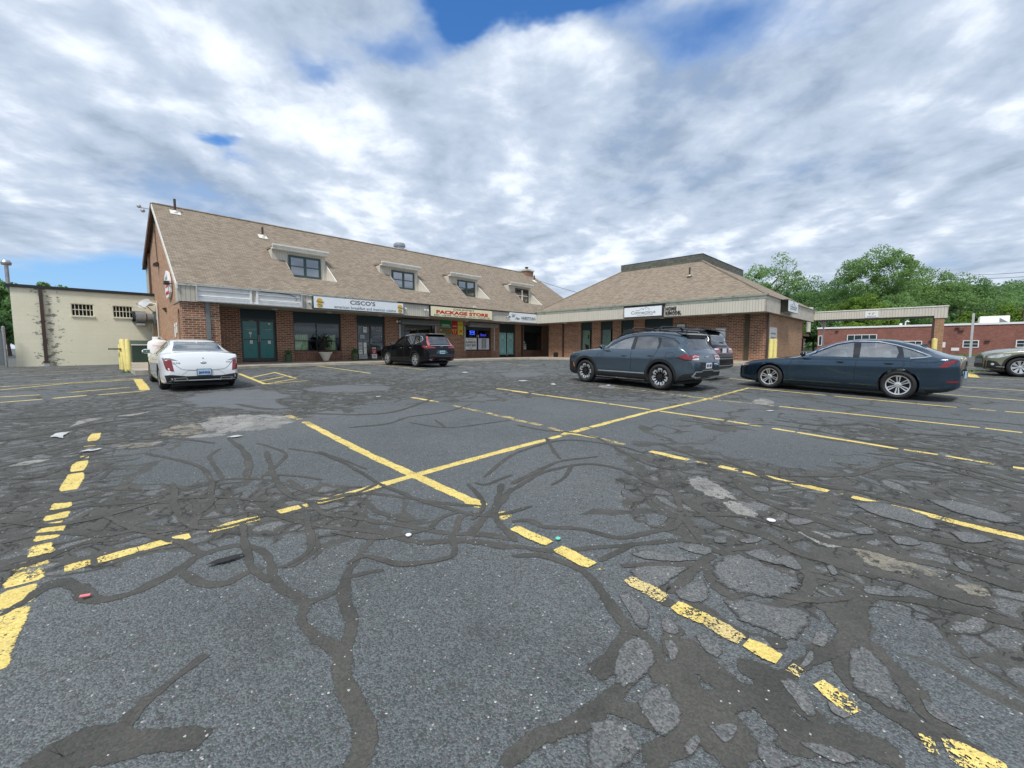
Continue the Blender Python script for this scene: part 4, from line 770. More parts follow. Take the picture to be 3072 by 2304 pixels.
# package-store entrance: dark storefront, roller shutter boxes, guide rails
sd = door(LW, -9.95, -7.95, -.60, 1.5, 1.40, rail=.40)
rs = MB(E0); rs.box(-10.25, oA + .001, -.6, -9.952, oA + .2, 1.5); rs.box(-7.948, oA + .001, -.6, -7.7, oA + .2, 1.5); part(rs, 'storefront_panel', M['blackgloss'])
for (a0, a1, z0, z1, g0, g1, gb_) in [(-10.31, -7.52, 1.46, 1.76, -10.30, -7.70, -.6), (-5.03, -2.35, 1.50, 1.80, -5.28, -2.52, -.15)]:
    r_ = MB(E0); r_.prism([(a0, oA - .002, z0), (a0, oA - .26, z0 + .02), (a0, oA - .30, z0 + .10), (a0, oA - .26, z1), (a0, oA - .002, z1)], (a1 - a0, 0, 0)); sh = part(r_, 'roller_shutter_box', M['dgrey'] if a0 < -6 else simple('shutter_grey', (.25, .25, .25), .5))
    for g_ in (g0, g1): q_ = MB(E0); q_.box(g_ - .04, oA - .06, gb_, g_ + .04, oA - .002, z0 - .002); q_.build('guide_rail', M['lgrey'], sh)
# dormers
for i, (w0, w1_) in enumerate(DORM):
    hl, hr = holes[i]
    d = nb(); zf = rz(b0) - .02
    d.box(hl, b1, zf, hr, b1 + .1, rz(b1)); d.box(hl - .55, b1 + .001, rz(b1) - .02, hr - .02, b1 + .1, 4.90)
    dm = part(d, 'dormer', M['dormer'])
    for a_, t_ in ((hl - .03, .028), (hr + .002, .03)): c = MB(E0); c.prism([(a_, b0, zf), (a_, b1, zf), (a_, b1, rz(b1) + .02)], (t_, 0, 0)); c.build('cheek', M['dormer'], dm)
    c = MB(E0); c.box(hl, b0 - .03, zf - .03, hr + .03, b1, zf); c.prism([(hr + .003, b0 - .03, rz(b0 - .03) + .03), (hr + .003, b1, rz(b1) + .03), (hr + .003, b1, rz(b1) - .05), (hr + .003, b0 - .03, rz(b0 - .03) - .03)], (.05, 0, 0)); c.build('sill_flashing', M['white_trim'], dm)
    c = MB(E0); c.prism([(hl - .60, b1, rz(b1) - .02), (hl - .60, b1 + .55, 4.85), (hl - .60, b1, 4.88)], (.04, 0, 0)); c.build('cheek', M['dormer'], dm)
    c = MB(E0); c.prism([(hl - .62, b1 + .001, 4.89), (hl - .62, 1.93, 4.90), (hl - .62, 1.93, 4.955), (hl - .62, 3.0, 5.02), (hl - .62, 3.0, 4.90)], (hr - hl + .66, 0, 0)); c.build('dormer_roof', M['shingle'], dm)
    c = MB(E0); c.box(hl - .66, 1.88, 4.90, hr + .04, 1.928, 5.03); c.box(hl - .655, 1.84, 4.97, hr + .035, 1.879, 5.045); c.box(hl - .63, 1.90, 4.82, hr + .01, b1 - .002, 4.895); c.build('dormer_fascia', M['white_trim'], dm)
    fm = 'frame_green' if i < 3 else 'brown'; wf = MB(E0); z0, z1 = 3.62, 4.67; mid = (w0 + w1_) / 2; y = b1 - .05
    wf.box(w0, y, z0, w0 + .10, b1 - .001, z1); wf.box(w1_ - .10, y, z0, w1_, b1 - .001, z1); wf.box(w0 + .1, y, z0, w1_ - .1, b1 - .001, z0 + .1); wf.box(w0 + .1, y, z1 - .1, w1_ - .1, b1 - .001, z1)
    wn = wf.build('window', M[fm], dm)
    ms = MB(E0); ms.box(mid - .06, y - .002, z0 + .1, mid + .06, b1 - .002, z1 - .1); zz = (z0 + z1) / 2
    ms.box(w0 + .1, y + .01, zz - .025, mid - .06, b1 - .002, zz + .025); ms.box(mid + .06, y + .01, zz - .025, w1_ - .1, b1 - .002, zz + .025); ms.build('mullion', M[fm] if i < 3 else M['white_trim'], wn)
    g = MB(E0); g.box(w0 + .1, b1 - .02, z0 + .1, w1_ - .1, b1 - .012, z1 - .1); g.build('glass', M['skyglass'], wn)
# roof pipes, vent, chimney
def pipe(parent, a, b, h=.5, zfun=rz, r=.05, name='vent_pipe'):
    z = zfun(b); p = MB(E0); p.lathe([(r, z - .1), (r, z + h), (r * .8, z + h), (r * .8, z + h - .05), (0, z + h - .05)], 12, (a, b, 0)); o = p.build(name, M['brown'], parent, smooth=True)
    fl = MB(E0); fl.prism([(a - .2, b - .17, zfun(b - .17) + .02), (a + .2, b - .17, zfun(b - .17) + .02), (a + .2, b + .12, zfun(b + .12) + .02), (a - .2, b + .12, zfun(b + .12) + .02)], (0, 0, .015)); fl.lathe([(.11, z - .02), (.06, z + .1)], 12, (a, b, 0)); fl.build('flashing', M['white_trim'], o)
for a, b, h in ((-20.32, 4.68, .62), (-16.89, 3.91, .48), (4.45, 4.09, .5)): pipe(rf, a, b, h)
v = MB(E0); v.lathe([(.55, 6.5), (.52, 6.80), (.30, 6.86), (.30, 6.98), (.40, 7.0), (.40, 7.14), (.33, 7.22), (0, 7.24)], 24, (-7.9, 5.6, 0)); v.build('roof_fan', M['grey_metal'], rf, smooth=True)
v = MB(E0); v.box(4.1, 4.7, 6.2, 5.0, 5.5, 6.82); ch = v.build('chimney', M['brick'], rf)
v = MB(E0); v.box(4.03, 4.63, 6.822, 5.07, 5.57, 6.9); v.box(4.25, 4.85, 6.9, 4.85, 5.35, 7.02); v.build('chimney_cap', M['beige'], ch); v = MB(E0); v.lathe([(.11, 7.0), (.11, 7.12), (.16, 7.14), (.16, 7.22), (0, 7.25)], 12, (4.55, 5.1, 0)); v.build('flue', M['gutter'], ch)

# ---------------- right wing
RW = empty('shop_building', (CC.x, CC.y, 0), ROT, 'low brick shop building with hipped shingle roof and a grey shingled parapet on top', 'building')
k2 = (5.65 - 2.69) / 4.66
r = nb(); Lb = 15.07; AE = 12.3
r.poly([(-.08, .08, 2.64), (-.08, -Lb - .08, 2.64), (4.66, -10.12, 5.65), (4.66, -4.31, 5.65)])
r.poly([(-.08, .08, 2.64), (4.66, -4.31, 5.65), (12.9, -4.31, 5.65), (12.9, .08, 2.64)])
r.poly([(-.08, -Lb - .08, 2.64), (AE, -Lb - .08, 2.64), (12.9, -10.12, 5.65), (4.66, -10.12, 5.65)])
r.poly([(4.66, -4.31, 5.65), (4.66, -10.12, 5.65), (12.9, -10.12, 5.65), (12.9, -4.31, 5.65)]); r.poly([(AE, -Lb - .08, 2.64), (12.9, .08, 2.64), (12.9, -4.31, 5.65), (12.9, -10.12, 5.65)])
rf2 = part(r, 'roof', M['shingle'], RW)
r = MB(E0); r.tube([(-.06, -Lb - .06, 2.66), (4.66, -10.12, 5.665)], .06, 6); r.build('ridge_cap', M['shingle'], rf2); r = MB(E0); r.tube([(-.06, .06, 2.66), (4.66, -4.31, 5.665)], .05, 6); r.build('ridge_cap', M['shingle'], rf2)
p = nb(); p.box(4.62, -10.16, 5.60, 4.74, -4.27, 6.11); p.box(4.74, -10.16, 5.60, 13.0, -10.05, 6.11); p.box(4.74, -4.38, 5.6, 13.0, -4.27, 6.11); part(p, 'parapet', M['shingle_grey'], RW)
p = nb(); p.box(4.60, -10.18, 6.11, 4.78, -4.25, 6.13); p.box(4.78, -10.18, 6.11, 13.0, -10.02, 6.13); part(p, 'parapet_cap', M['gutter'], RW)
pipe(rf2, 2.75, -10.1, .55, lambda a_: 2.69 + k2 * 2.75, .05)
w = nb(); ops = [(3.08, 4.02, -.45, 1.88), (4.72, 5.66, -.45, 1.88), (6.28, 7.20, -.45, 1.88), (7.95, 9.78, -.6, 1.88)]    # distances along -b
x = -.15
wb = [(-x_, y_) for x_, y_ in []]
x = .15
for (s0, s1, z0, z1) in ops:
    w.box(oB, -x, -.64, oB + .25, -s0, 1.9)
    if z0 > -.55: w.box(oB, -s0, -.64, oB + .25, -s1, z0)
    x = s1
w.box(oB, -x, -.64, oB + .25, -14.8, 1.9); part(w, 'wall', M['brick'], RW)
w = nb(); w.box(oB + .25, -.4, -.64, 12.0, -.15, 1.9); w.box(11.75, -.4, -.64, 12.0, -14.5, 1.9); part(w, 'rear_wall', M['brick'], RW)
w = nb(); w.box(oB + .002, -14.825, -.8, 9.9, -14.55, 1.9); part(w, 'side_wall', M['brick_side'], RW)
w = nb(); w.box(9.9, -14.5, -.8, 11.75, -14.4, 1.9); w.box(9.92, -14.82, -.8, 10.05, -14.5, 1.9); part(w, 'recess_panel', M['dark_teal'], RW)
f = nb(); f.box(0, -.03, 1.86, .07, -Lb, 2.48); part(f, 'fascia', M['fascia'], RW)
f = nb(); f.box(.0, -Lb, 1.855, AE, -Lb + .07, 2.62); part(f, 'fascia_end', M['beige'], RW)
f = nb(); f.prism([(-.012, -.02, 2.481), (-.085, -.02, 2.735), (-.03, -.02, 2.745), (.12, -.02, 2.481)], (0, -Lb + .02, 0)); part(f, 'eave_trim', M['trim'], RW)
f = nb(); f.box(.1, -Lb - .03, 2.622, AE, -Lb + .04, 2.66); part(f, 'eave_trim', M['fascia'], RW)
s = nb(); s.box(.072, -.03, 1.862, oB + .05, -Lb + .072, 1.9); s.box(oB + .3, -14.83, 1.862, AE, -Lb + .072, 1.9); part(s, 'soffit', M['soffit'], RW)
it = nb(); it.box(oB + 1.8, -2.5, -.64, oB + 1.85, -10.5, 1.9); it.box(oB + .26, -2.6, -.64, oB + 1.8, -2.55, 1.9); it.box(oB + .26, -10.5, -.64, oB + 1.8, -10.45, 1.9); it.box(oB + .26, -2.6, 1.88, oB + 1.8, -10.5, 1.9); part(it, 'interior_wall', M['interior'], RW)
# storefront parts built in a frame turned to face the lot
FB = empty('storefront', (CC.x, CC.y, 0), 0, parent=None)
bpy.data.objects.remove(FB)
def turnB(o): o.rotation_euler = (0, 0, -math.pi / 2); return o     # parts drawn with x = -b, y = a
for i, (s0, s1, z0, z1) in enumerate(ops[:3]):
    wn = turnB(shopwin(RW, s0, s1, z0, z1, 1.38, y=oB))
    pn = MB(E0); 
    if i == 0: pn.box(s0 + .06, oB + .15, -.3, s1 - .25, oB + .155, 1.30); pn.build('blind', simple('pale_blind', (.38, .44, .38), .6), wn); q_ = MB(E0); q_.prism([(s0 + .25, oB + .145, .35), (s0 + .60, oB + .145, .25), (s0 + .62, oB + .145, -.15), (s0 + .48, oB + .145, -.3)], (0, .004, 0)); q_.build('poster', M['black'], wn); q_ = MB(E0); q_.box(s0 + .5, oB + .145, 1.0, s0 + .66, oB + .149, 1.15); q_.build('poster', M['poster_y'], wn); q_ = MB(E0); q_.box(s0 + .52, oB + .14, .7, s0 + .62, oB + .144, .98); q_.build('poster', M['letter_dark'], wn)
    if i == 1: pn.box(s0 + .06, oB + .15, -.3, s1 - .22, oB + .155, 1.30); pn.build('blind', simple('pale_blind', (.36, .42, .38), .6), wn)
    if i == 2: pn.box(s0 + .06, oB + .15, -.3, s1 - .06, oB + .155, 1.28); pn.build('blind', simple('grey_blind', (.22, .26, .28), .6), wn)
turnB(door(RW, 7.95, 9.2, -.6, 1.88, 1.40, y=oB)); q_ = MB(E0); q_.box(9.2, oB + .06, -.6, 9.78, oB + .2, 1.88); turnB(q_.build('storefront_panel', M['dark_teal'], RW))
for s_, z0 in ((1.56, .45), (1.56, -.62)): pass
dp = nb(); dp.box(oB - .09, -1.60, -.6, oB - .002, -1.50, 1.86); part(dp, 'downspout', M['brown'], RW)
dp = nb(); dp.box(oB - .09, -13.98, -.6, oB - .002, -13.78, 1.86); part(dp, 'downspout', simple('dark_post', (.07, .055, .03), .7), RW)
dp = nb(); dp.box(oB - .07, -14.90, -.75, oB + .09, -14.828, 1.86); part(dp, 'corner_post', M['brown'], RW)
bx = nb(); bx.box(oB - .12, -.72, -.6, oB - .002, -1.05, -.28); part(bx, 'vent_cover', M['black'], RW)

# ---------------- canopy walkway on its brick column
CN = empty('canopy', (CC.x, CC.y, 0), ROT, 'beige sided entrance canopy reaching from the right building to a brick column', 'canopy')
zc0, zc1 = 1.83, 2.50
c = nb(); c.box(12.06, -15.08, 1.98, 12.13, -21.05, zc1); c.box(12.06, -21.05, zc0, 12.13, -21.62, zc1); part(c, 'fascia', M['fascia'], CN)
c = nb(); c.box(12.13, -21.55, zc0, 14.6, -21.62, zc1); c.box(14.53, -15.08, 1.98, 14.6, -21.55, zc1); part(c, 'fascia', M['fascia'], CN)
c = nb(); c.box(12.03, -15.1, zc1, 14.63, -21.65, zc1 + .06); part(c, 'roof_edge', M['white_trim'], CN)
c = nb(); c.box(12.13, -15.08, 1.985, 14.53, -21.55, 2.02); part(c, 'soffit', M['soffit'], CN)
for a in (12.1, 14.1): c = nb(); c.box(a, -21.10, -.75, a + .42, -21.50, zc0 if a < 13 else 1.98); part(c, 'column', M['brick_side'], CN)
c = nb(); c.box(12.12, -20.98, -.75, 12.22, -21.095, 1.98); part(c, 'downspout', M['brown'], CN)

# ---------------- cream block building on the left
CB = empty('block_building', (CC.x, CC.y, 0), ROT, 'cream painted concrete block building with flaking paint, left of the shops', 'building')
c = nb(); b = 7.5; zt = 2.66
ws = [(-23.98, -23.23, 1.55, 2.09), (-22.57, -21.84, 1.55, 2.09)]
c.box(-25.78, b, -.95, -19.5, b + .2, 1.55); c.box(-25.78, b, 2.09, -19.5, b + .2, zt)
x = -25.78
for a0, a1, z0, z1 in ws: c.box(x, b, z0, a0, b + .2, z1); x = a1
c.box(x, b, 1.55, -19.5, b + .2, 2.09); c.box(-25.78, b + .2, -.95, -25.58, 18, zt); part(c, 'wall', M['cream_block'], CB)
c = nb(); c.box(-25.9, b - .08, zt, -19.4, 18.1, zt + .13); part(c, 'roof_edge', M['gutter'], CB)
for a0, a1, z0, z1 in ws:
    f = MB(E0); f.box(a0, b + .03, z0, a0 + .03, b + .08, z1); f.box(a1 - .03, b + .03, z0, a1, b + .08, z1); f.box(a0 + .03, b + .03, z1 - .03, a1 - .03, b + .08, z1)
    for i in range(1, 6): f.box(a0 + (a1 - a0) * i / 6 - .012, b + .04, z0 + .002, a0 + (a1 - a0) * i / 6 + .012, b + .07, z1 - .03)
    f.box(a0 + .03, b + .035, (z0 + z1) / 2 - .014, a1 - .03, b + .038 + .03, (z0 + z1) / 2 + .014)
    wn = f.build('window', M['cream_block'], CB); g = MB(E0); g.box(a0, b + .09, z0, a1, b + .1, z1); g.build('glass', M['dark'], wn); g = MB(E0); g.box(a0 - .02, b - .05, z0 - .07, a1 + .02, b + .08, z0 - .001); g.build('sill', M['cream_block'], wn)
c = nb(); c.box(-24.95, b - .12, -.62, -24.83, b - .002, 2.64); c.box(-25.0, b - .13, -.60, -24.78, b - .004, -.56); c.box(-24.97, b - .13, 1.2, -24.81, b - .004, 1.24); part(c, 'downspout', M['brown'], CB); c = nb(); c.box(-24.97, b - .10, -.92, -24.80, b - .002, -.621); part(c, 'downspout_shoe', M['lgrey'], CB)
c = nb(); c.lathe([(.07, 2.7), (.07, 3.75), (.16, 3.76), (.18, 3.86), (.12, 3.96), (0, 3.99)], 14, (-25.9, 9.0, 0)); part(c, 'vent_stack', M['grey_metal'], CB, smooth=True)

# ---------------- red brick building behind the canopy (turned the same way as the right wing)
RB = empty('brick_building', (CC.x, CC.y, 0), ROT, 'low red brick building with a white roof edge beyond the lot', 'building')
A = 41.3
W4 = [(13.75, 16.50, .15, 1.68, 4), (18.2, 20.33, .14, .88, 4), (23.42, 24.58, .13, .88, 2), (27.06, 29.3, .13, .88, 4), (10.9, 11.31, .4, 1.64, 1), (31.5, 33.0, .13, .88, 2)]
c = nb(); c.box(A, -10.8, -.9, A + .3, -60, 2.46); c.box(A + .3, -10.8, -.9, A + 14, -11.1, 2.46); part(c, 'wall', M['brick_red'], RB)
c = nb(); c.box(A - .08, -10.72, 2.46, A + 14, -60, 2.66); part(c, 'roof_edge', M['white'], RB)
for s0, s1, z0, z1, n in W4:
    f = MB(E0); w_ = .07; y = A - .05
    f.box(s0, y, z0, s0 + w_, A - .002, z1); f.box(s1 - w_, y, z0, s1, A - .002, z1); f.box(s0 + w_, y, z0, s1 - w_, A - .002, z0 + w_); f.box(s0 + w_, y, z1 - w_, s1 - w_, A - .002, z1)
    for i in range(1, n): xx = s0 + (s1 - s0) * i / n; f.box(xx - .025, y + .003, z0 + w_, xx + .025, A - .002, z1 - w_)
    if n > 1: f.box(s0 + w_, y + .006, (z0 + z1) / 2 - .02, s1 - w_, A - .002, (z0 + z1) / 2 + .02)
    wn = turnB(f.build('window', M['white'], RB)); g = MB(E0); g.box(s0 + w_, A - .02, z0 + w_, s1 - w_, A - .004, z1 - w_); g.build('glass', M['dark_teal'], wn)
for s_, z_, h_, dz in ((23.1, 1.9, .34, .24), (12.6, 2.15, .3, .1), (22.8, 2.2, .3, .1), (20.9, .84, .35, .16), (25.0, .8, .35, .16)):
    f = MB(E0); f.box(s_, A - .22, z_, s_ + h_, A - .002, z_ + dz); turnB(f.build('wall_lamp', M['brown_trim'] if dz > .2 else M['brown_trim'], RB))
f = MB(E0); f.box(21.75, A - .02, .15, 22.15, A - .004, .72); f.box(22.6, A - .02, -.2, 23.2, A - .004, .12); turnB(f.build('wall_notice', M['paper'], RB))
f = nb(); f.lathe([(.13, 2.5), (.13, 2.95), (0, 2.95)], 12, (A + 2, -18.4, 0)); f.tube([(A + 2, -18.8, 2.5), (A + 2, -18.8, 3.1), (A + 2, -18.95, 3.2), (A + 2, -19.1, 3.1)], .07, 8); part(f, 'vent_pipe', M['white'], RB, smooth=True)
f = nb(); f.box(A + 2, -24.6, 2.66, A + 4.5, -26.7, 3.42); o = part(f, 'rooftop_unit', M['white'], RB, bevel=.03); f = MB(E0); f.prism([(A + 1.98, -26.0, 2.75), (A + 1.98, -26.6, 2.75), (A + 1.98, -26.0, 3.2)], (.019, 0, 0)); f.build('louvre', M['dgrey'], o)
f = nb(); f.box(A + 6, -29.5, 2.66, A + 8, -31.5, 3.0); part(f, 'rooftop_unit', M['lgrey'], RB)

# ---------------- raised walk along the shops
sw = MB(E0)
kA = [(-22.6, -1.35), (-21.2, -1.2), (-19.8, -.3), (-18.0, .25), (-16.5, .15), (-13.9, -.05), (-11, -.55), (-8.55, -.95), (-4.3, -1.1), (-2.2, -1.35), (-1.3, -2.3), (-1.1, -3.64), (-.6, -7), (-.2, -11), (.1, -15.9), (.9, -16.6)]
wA = [(-22.6, 6.4), (-20.6, 6.4), (-19.9, 2.0), (-18.0, 2.0), (-16.5, 2.0), (-13.9, 2.0), (-11, 2.0), (-8.55, 2.0), (-4.3, 2.0), (3.8, 2.0), (3.8, -.1), (1.45, -3.64), (1.45, -7), (1.45, -11), (1.45, -14.7), (9, -16.4)]
def kz(a, b): x, y, _ = W(a, b); return gz(x, y) - EYE
vs = []
for (a, b), (c, d) in zip(kA, wA):
    g = kz(a, b); top = max(g + .10, -.75); vs += [(a, b, g - .1), (a, b, top), (a + (c - a) * .06, b + (d - b) * .06, top + .012), (c, d, -.622)]
n = len(kA); fs = []
for i in range(n - 1):
    for j in range(3): fs.append((4 * i + j, 4 * i + 4 + j, 4 * i + 5 + j, 4 * i + 1 + j))
fs.append((0, 1, 2, 3))
sw.add(vs, fs); o = sw.build('sidewalk', M['conc']); o.location = (CC.x, CC.y, 0); o.rotation_euler = (0, 0, ROT); tag(o, kind='structure')
# ------------------------------------------------------------------ signs
def box_sign(root, w, h, depth, face, frame, fw=.03):
    """sign box centred on x, bottom at z=0, back at y=0, front towards -y"""
    m = MB(); m.box(-w / 2, -depth, 0, w / 2, -.002, h); m.build('cabinet', frame, root, bevel=.006)
    m = MB(); m.box(-w / 2 + fw, -depth - .006, fw, w / 2 - fw, -depth - .001, h - fw); m.build('face', face, root)
# empty light box
S1 = frame_A('sign', 'empty white sign box with bare tubes over the teal glass doors', 'sign', -18.53, 0, 1.90)
m = MB(); w, h = 1.97, .60
m.box(-w, -.05, 0, w, -.003, h); m.build('back_panel', M['white'], S1)
m = MB(); m.box(-w - .02, -.16, -.02, w + .02, -.05, .02); m.box(-w - .02, -.16, h - .02, w + .02, -.05, h + .02); m.box(-w - .02, -.16, .021, -w + .01, -.05, h - .021); m.box(w - .01, -.16, .021, w + .02, -.05, h - .021); m.build('frame', M['lgrey'], S1)
for z in (.20, .42):
    for x0, x1 in ((-1.93, -.08), (.16, 1.9)): m = MB(); m.tube([(x0, -.09, z), (x1, -.09, z)], .02, 8); m.build('tube_light', M['white'], S1, smooth=True)
for x0 in (-.10, .14): m = MB(); m.box(x0 - .03, -.12, .022, x0 + .05, -.051, h - .022); m.build('bracket', M['white'], S1)
m = MB(); m.box(-.04, -.056, .1, .10, -.0505, h - .05); m.build('socket_plate', M['beige'], S1)
m = MB(); m.tube([(.3, -.08, .56), (.9, -.09, .57), (1.5, -.10, .53), (1.72, -.11, .45), (1.78, -.11, .33), (1.70, -.1, .27)], .012, 6); m.build('cable', M['letter_dark'], S1)
S2 = frame_A('sign', 'long white shop sign reading CISCO\'S over the breakfast cafe window', 'sign', -13.63, 0, 1.90)
box_sign(S2, 4.84, .60, .12, M['white_face'], M['frame_green'])
lettering("CISCO'S", .21, M['letter_maroon'], S2, (.05, -.13, .415), bold=.012, width=1.35)
lettering('american breakfast and mexican cuisine', .15, M['letter_grey'], S2, (.25, -.13, .15), width=3.35)
def emblem(parent, x):
    m = MB(); m.ball((x, -.135, .40), .13, 12, (1, .06, .75)); m.ball((x + .02, -.14, .33), .19, 12, (1, .04, .25)); m.ball((x, -.137, .16), .14, 12, (1, .06, .7)); m.box(x - .08, -.14, .2, x + .07, -.13, .34); m.build('emblem', M['gold'], parent)
    m = MB(); m.tube([(x - .13, -.146, .36), (x + .15, -.146, .30)], .010, 5); m.tube([(x - .1, -.146, .22), (x + .12, -.146, .14)], .008, 5); m.build('emblem_line', M['letter_maroon'], parent)
emblem(S2, -2.12); emblem(S2, 2.18)
S3 = frame_A('sign', 'cream shop sign with red PACKAGE STORE letters above the posters', 'sign', -7.01, 0, 1.88)
box_sign(S3, 4.92, .62, .14, M['cream_face'], M['blackgloss'])
lettering('COUNTRY', .10, M['letter_dark'], S3, (.05, -.15, .50), bold=.01, width=1.7)
lettering('PACKAGE STORE', .21, M['red'], S3, (0, -.15, .29), bold=.045, width=4.1)
lettering('BEER \u2022 LIQUOR \u2022 FINE WINES \u2022 LOTTO \u2022 CIGARETTES', .085, M['letter_dark'], S3, (0, -.15, .10), width=4.4)
S4 = frame_A('sign', 'small white hairstyling sign at the inner corner of the two wings', 'sign', -1.47, 0, 1.88)
box_sign(S4, 2.84, .64, .10, M['white_face'], M['white'])
lettering('La', .17, M['letter_dark'], S4, (-1.05, -.115, .42), shear=.5, width=.26); lettering('Mer', .16, M['letter_dark'], S4, (-.62, -.115, .24), shear=.5, width=.5)
lettering('HAIRSTYLING', .20, M['letter_dark'], S4, (.52, -.115, .30), width=1.5, bold=.004); m = MB(); m.box(-.2, -.112, .15, 1.3, -.108, .158); m.build('underline', M['letter_grey'], S4)
m = MB(); m.tube([(-1.25, -.112, .50), (-1.12, -.112, .54), (-1.0, -.112, .46), (-1.2, -.112, .36)], .008, 4); m.tube([(-.95, -.112, .5), (-.8, -.112, .53), (-.85, -.112, .42)], .006, 4); m.build('flourish', M['letter_dark'], S4)
S5 = frame_B('sign', 'black framed white sign reading Connecticut with a mountain outline', 'sign', -8.57, 0, 1.88)
box_sign(S5, 2.50, .66, .22, M['white_face'], M['blackgloss'], .05)
m = MB(); m.box(-1.25, -.26, .661, 1.33, -.002, .73); m.build('cap', M['blackgloss'], S5)
lettering('Connecticut', .19, M['letter_grey'], S5, (.05, -.23, .29), width=1.56, bold=.006); lettering('COUNTERS CABINETS & FLOORS', .04, M['letter_grey'], S5, (.15, -.23, .13), width=1.0)
m = MB(); P = [(-.45, .40), (-.20, .42), (-.02, .54), (.08, .44), (.02, .42), (.22, .60), (.50, .42)]; m.tube([(x, -.23, z) for x, z in P], .009, 4); m.box(.20, -.234, .45, .24, -.228, .49); m.build('mountain_mark', M['letter_grey'], S5)
S6 = frame_B('wall_lettering', 'black letters HOME REMODEL fixed to the beige siding right of the framed sign', 'lettering', -10.33, 0, 1.93)
lettering('HOME', .19, M['letter_dark'], S6, (-.42, -.03, .37), bold=.012, depth=.03, width=.62, align='LEFT'); lettering('REMODEL', .19, M['letter_dark'], S6, (-.42, -.03, .12), bold=.012, depth=.03, width=.92, align='LEFT')
S7 = frame_A('sign', 'square sign box with black side on the right wing\'s end fascia', 'sign', 3.9, -15.08, 1.98)
box_sign(S7, 2.4, .66, .35, M['white_face'], M['blackgloss'], .04); m = MB(); m.tube([(x, -.36, z) for x, z in [(-.5, .42), (-.2, .44), (0, .6), (.15, .46), (.45, .42)]], .012, 4); m.build('mountain_mark', M['letter_grey'], S7)
lettering('Connecticut', .13, M['letter_grey'], S7, (0, -.36, .33), width=1.7); lettering('BATH & KITCHEN', .07, M['letter_grey'], S7, (0, -.36, .20), width=1.4)
S8 = frame_B('sign', 'small white clearance sign on the beige canopy fascia', 'sign', -18.16, 12.06, 2.02)
m = MB(); m.box(-.33, -.02, 0, .33, -.002, .40); m.build('plate', M['white'], S8); lettering("9' 0''", .13, M['letter_grey'], S8, (0, -.026, .24), width=.3); lettering('CLEARANCE', .05, M['letter_grey'], S8, (0, -.026, .08), width=.45)
S9 = frame_B('sign', 'small framed white sign high on the brick behind the black SUV', 'sign', -10.30, oB, 1.14)
m = MB(); m.box(-.27, -.05, 0, .27, -.002, .34); m.build('frame', M['blackgloss'], S9); m = MB(); m.box(-.23, -.056, .04, .23, -.051, .30); m.build('face', M['paper'], S9); lettering('Connecticut', .07, M['letter_grey'], S9, (0, -.06, .18), width=.38)
S10 = frame_B('banner', 'long white banner edge on the brick above the black SUV roof', 'banner', -11.15, oB, .55); m = MB(); m.box(-.82, -.03, 0, .82, -.002, .62); m.build('cloth', M['white'], S10, bevel=.004)
S11 = frame_B('sign', 'white wall box sign on the brick right of the banner', 'sign', -12.55, oB, .60); m = MB(); m.box(-.28, -.08, 0, .28, -.002, .56); m.build('frame', M['lgrey'], S11); m = MB(); m.box(-.23, -.086, .04, .23, -.081, .50); m.build('face', M['white'], S11)
S12 = frame_A('sign', 'pale notice sheet on the tan brick end wall behind the leaning yellow posts', 'sign', 2.5, -14.83, .25); m = MB(); m.box(-.75, -.02, 0, .75, -.002, .90); m.build('plate', M['lgrey'], S12); lettering('Connecticut', .12, M['letter_grey'], S12, (0, -.026, .6), width=1.0); lettering('SHOWROOM', .1, M['letter_grey'], S12, (0, -.026, .35), width=1.0)
# wavy restaurant sign on the gable, papers on the brick
S13 = empty('sign', W(-20.98, 2.55, 2.15), ROT - math.pi / 2, 'white curved sign with red script on the tan gable wall', 'sign')
m = MB(); m.prism([(-.75, -.10, 1.0), (-.2, -.10, 1.25), (.4, -.10, 1.1), (.72, -.10, .75), (.75, -.10, .25), (.35, -.10, .05), (-.3, -.10, 0), (-.7, -.10, .25)], (0, .09, 0)); m.build('board', M['white'], S13, bevel=.01)
S13.scale = (.75, 1, .95)
lettering("Cisco's", .24, M['red'], S13, (-.05, -.105, .60), width=.95, shear=.3); lettering('cafe', .2, M['aqua_line'], S13, (-.1, -.105, .93), width=.5, shear=.3); lettering('restaurant', .18, M['red'], S13, (.05, -.105, .25), width=1.1, shear=.3)
for y_, z_, hh in ((1.84, .50, .55), (1.42, .66, .42)):
    o = empty('notice', W(-20.98, y_, z_), ROT - math.pi / 2, 'taller white notice on the gable beside the arch' if hh > .5 else 'shorter white notice closest to the brick arch', 'notice'); m = MB(); m.box(-.12, -.02, 0, .12, -.002, hh); m.build('sheet', M['paper'], o)
    lettering('NO PARKING', .03, M['letter_grey'], o, (0, -.026, hh * .7), width=.18)

# ------------------------------------------------------------------ posters
def poster(a, z0, w, h, mat, lines, label, y=-.02, cat='poster', plane=oA, group=None):
    o = frame_A('poster', label, cat, a, plane + y, z0, group); m = MB(); m.box(-w / 2, -.004, 0, w / 2, 0, h); m.build('sheet', mat, o)
    for (t, hh, x, z, mt, ww) in lines: lettering(t, hh, mt, o, (x, -.008, z), width=ww, bold=.02)
    return o
poster(-6.87, .94, .90, .92, M['green'], [('Heineken', .10, 0, .62, M['white'], .62), ('24 PACK BOTTLES', .05, 0, .49, M['white'], .78), ('31.99', .30, .02, .22, M['red'], .72), ('$', .14, -.40, .26, M['white'], .07)], 'green beer poster with a red 31.99 price on the brick')
poster(-6.14, .94, .46, .90, M['darkred'], [('CORONA', .06, 0, .56, M['white'], .36), ('17', .30, .02, .22, M['poster_y'], .26), ('$', .12, -.17, .3, M['white'], .05)], 'dark red beer poster with a 17 price, middle of three')
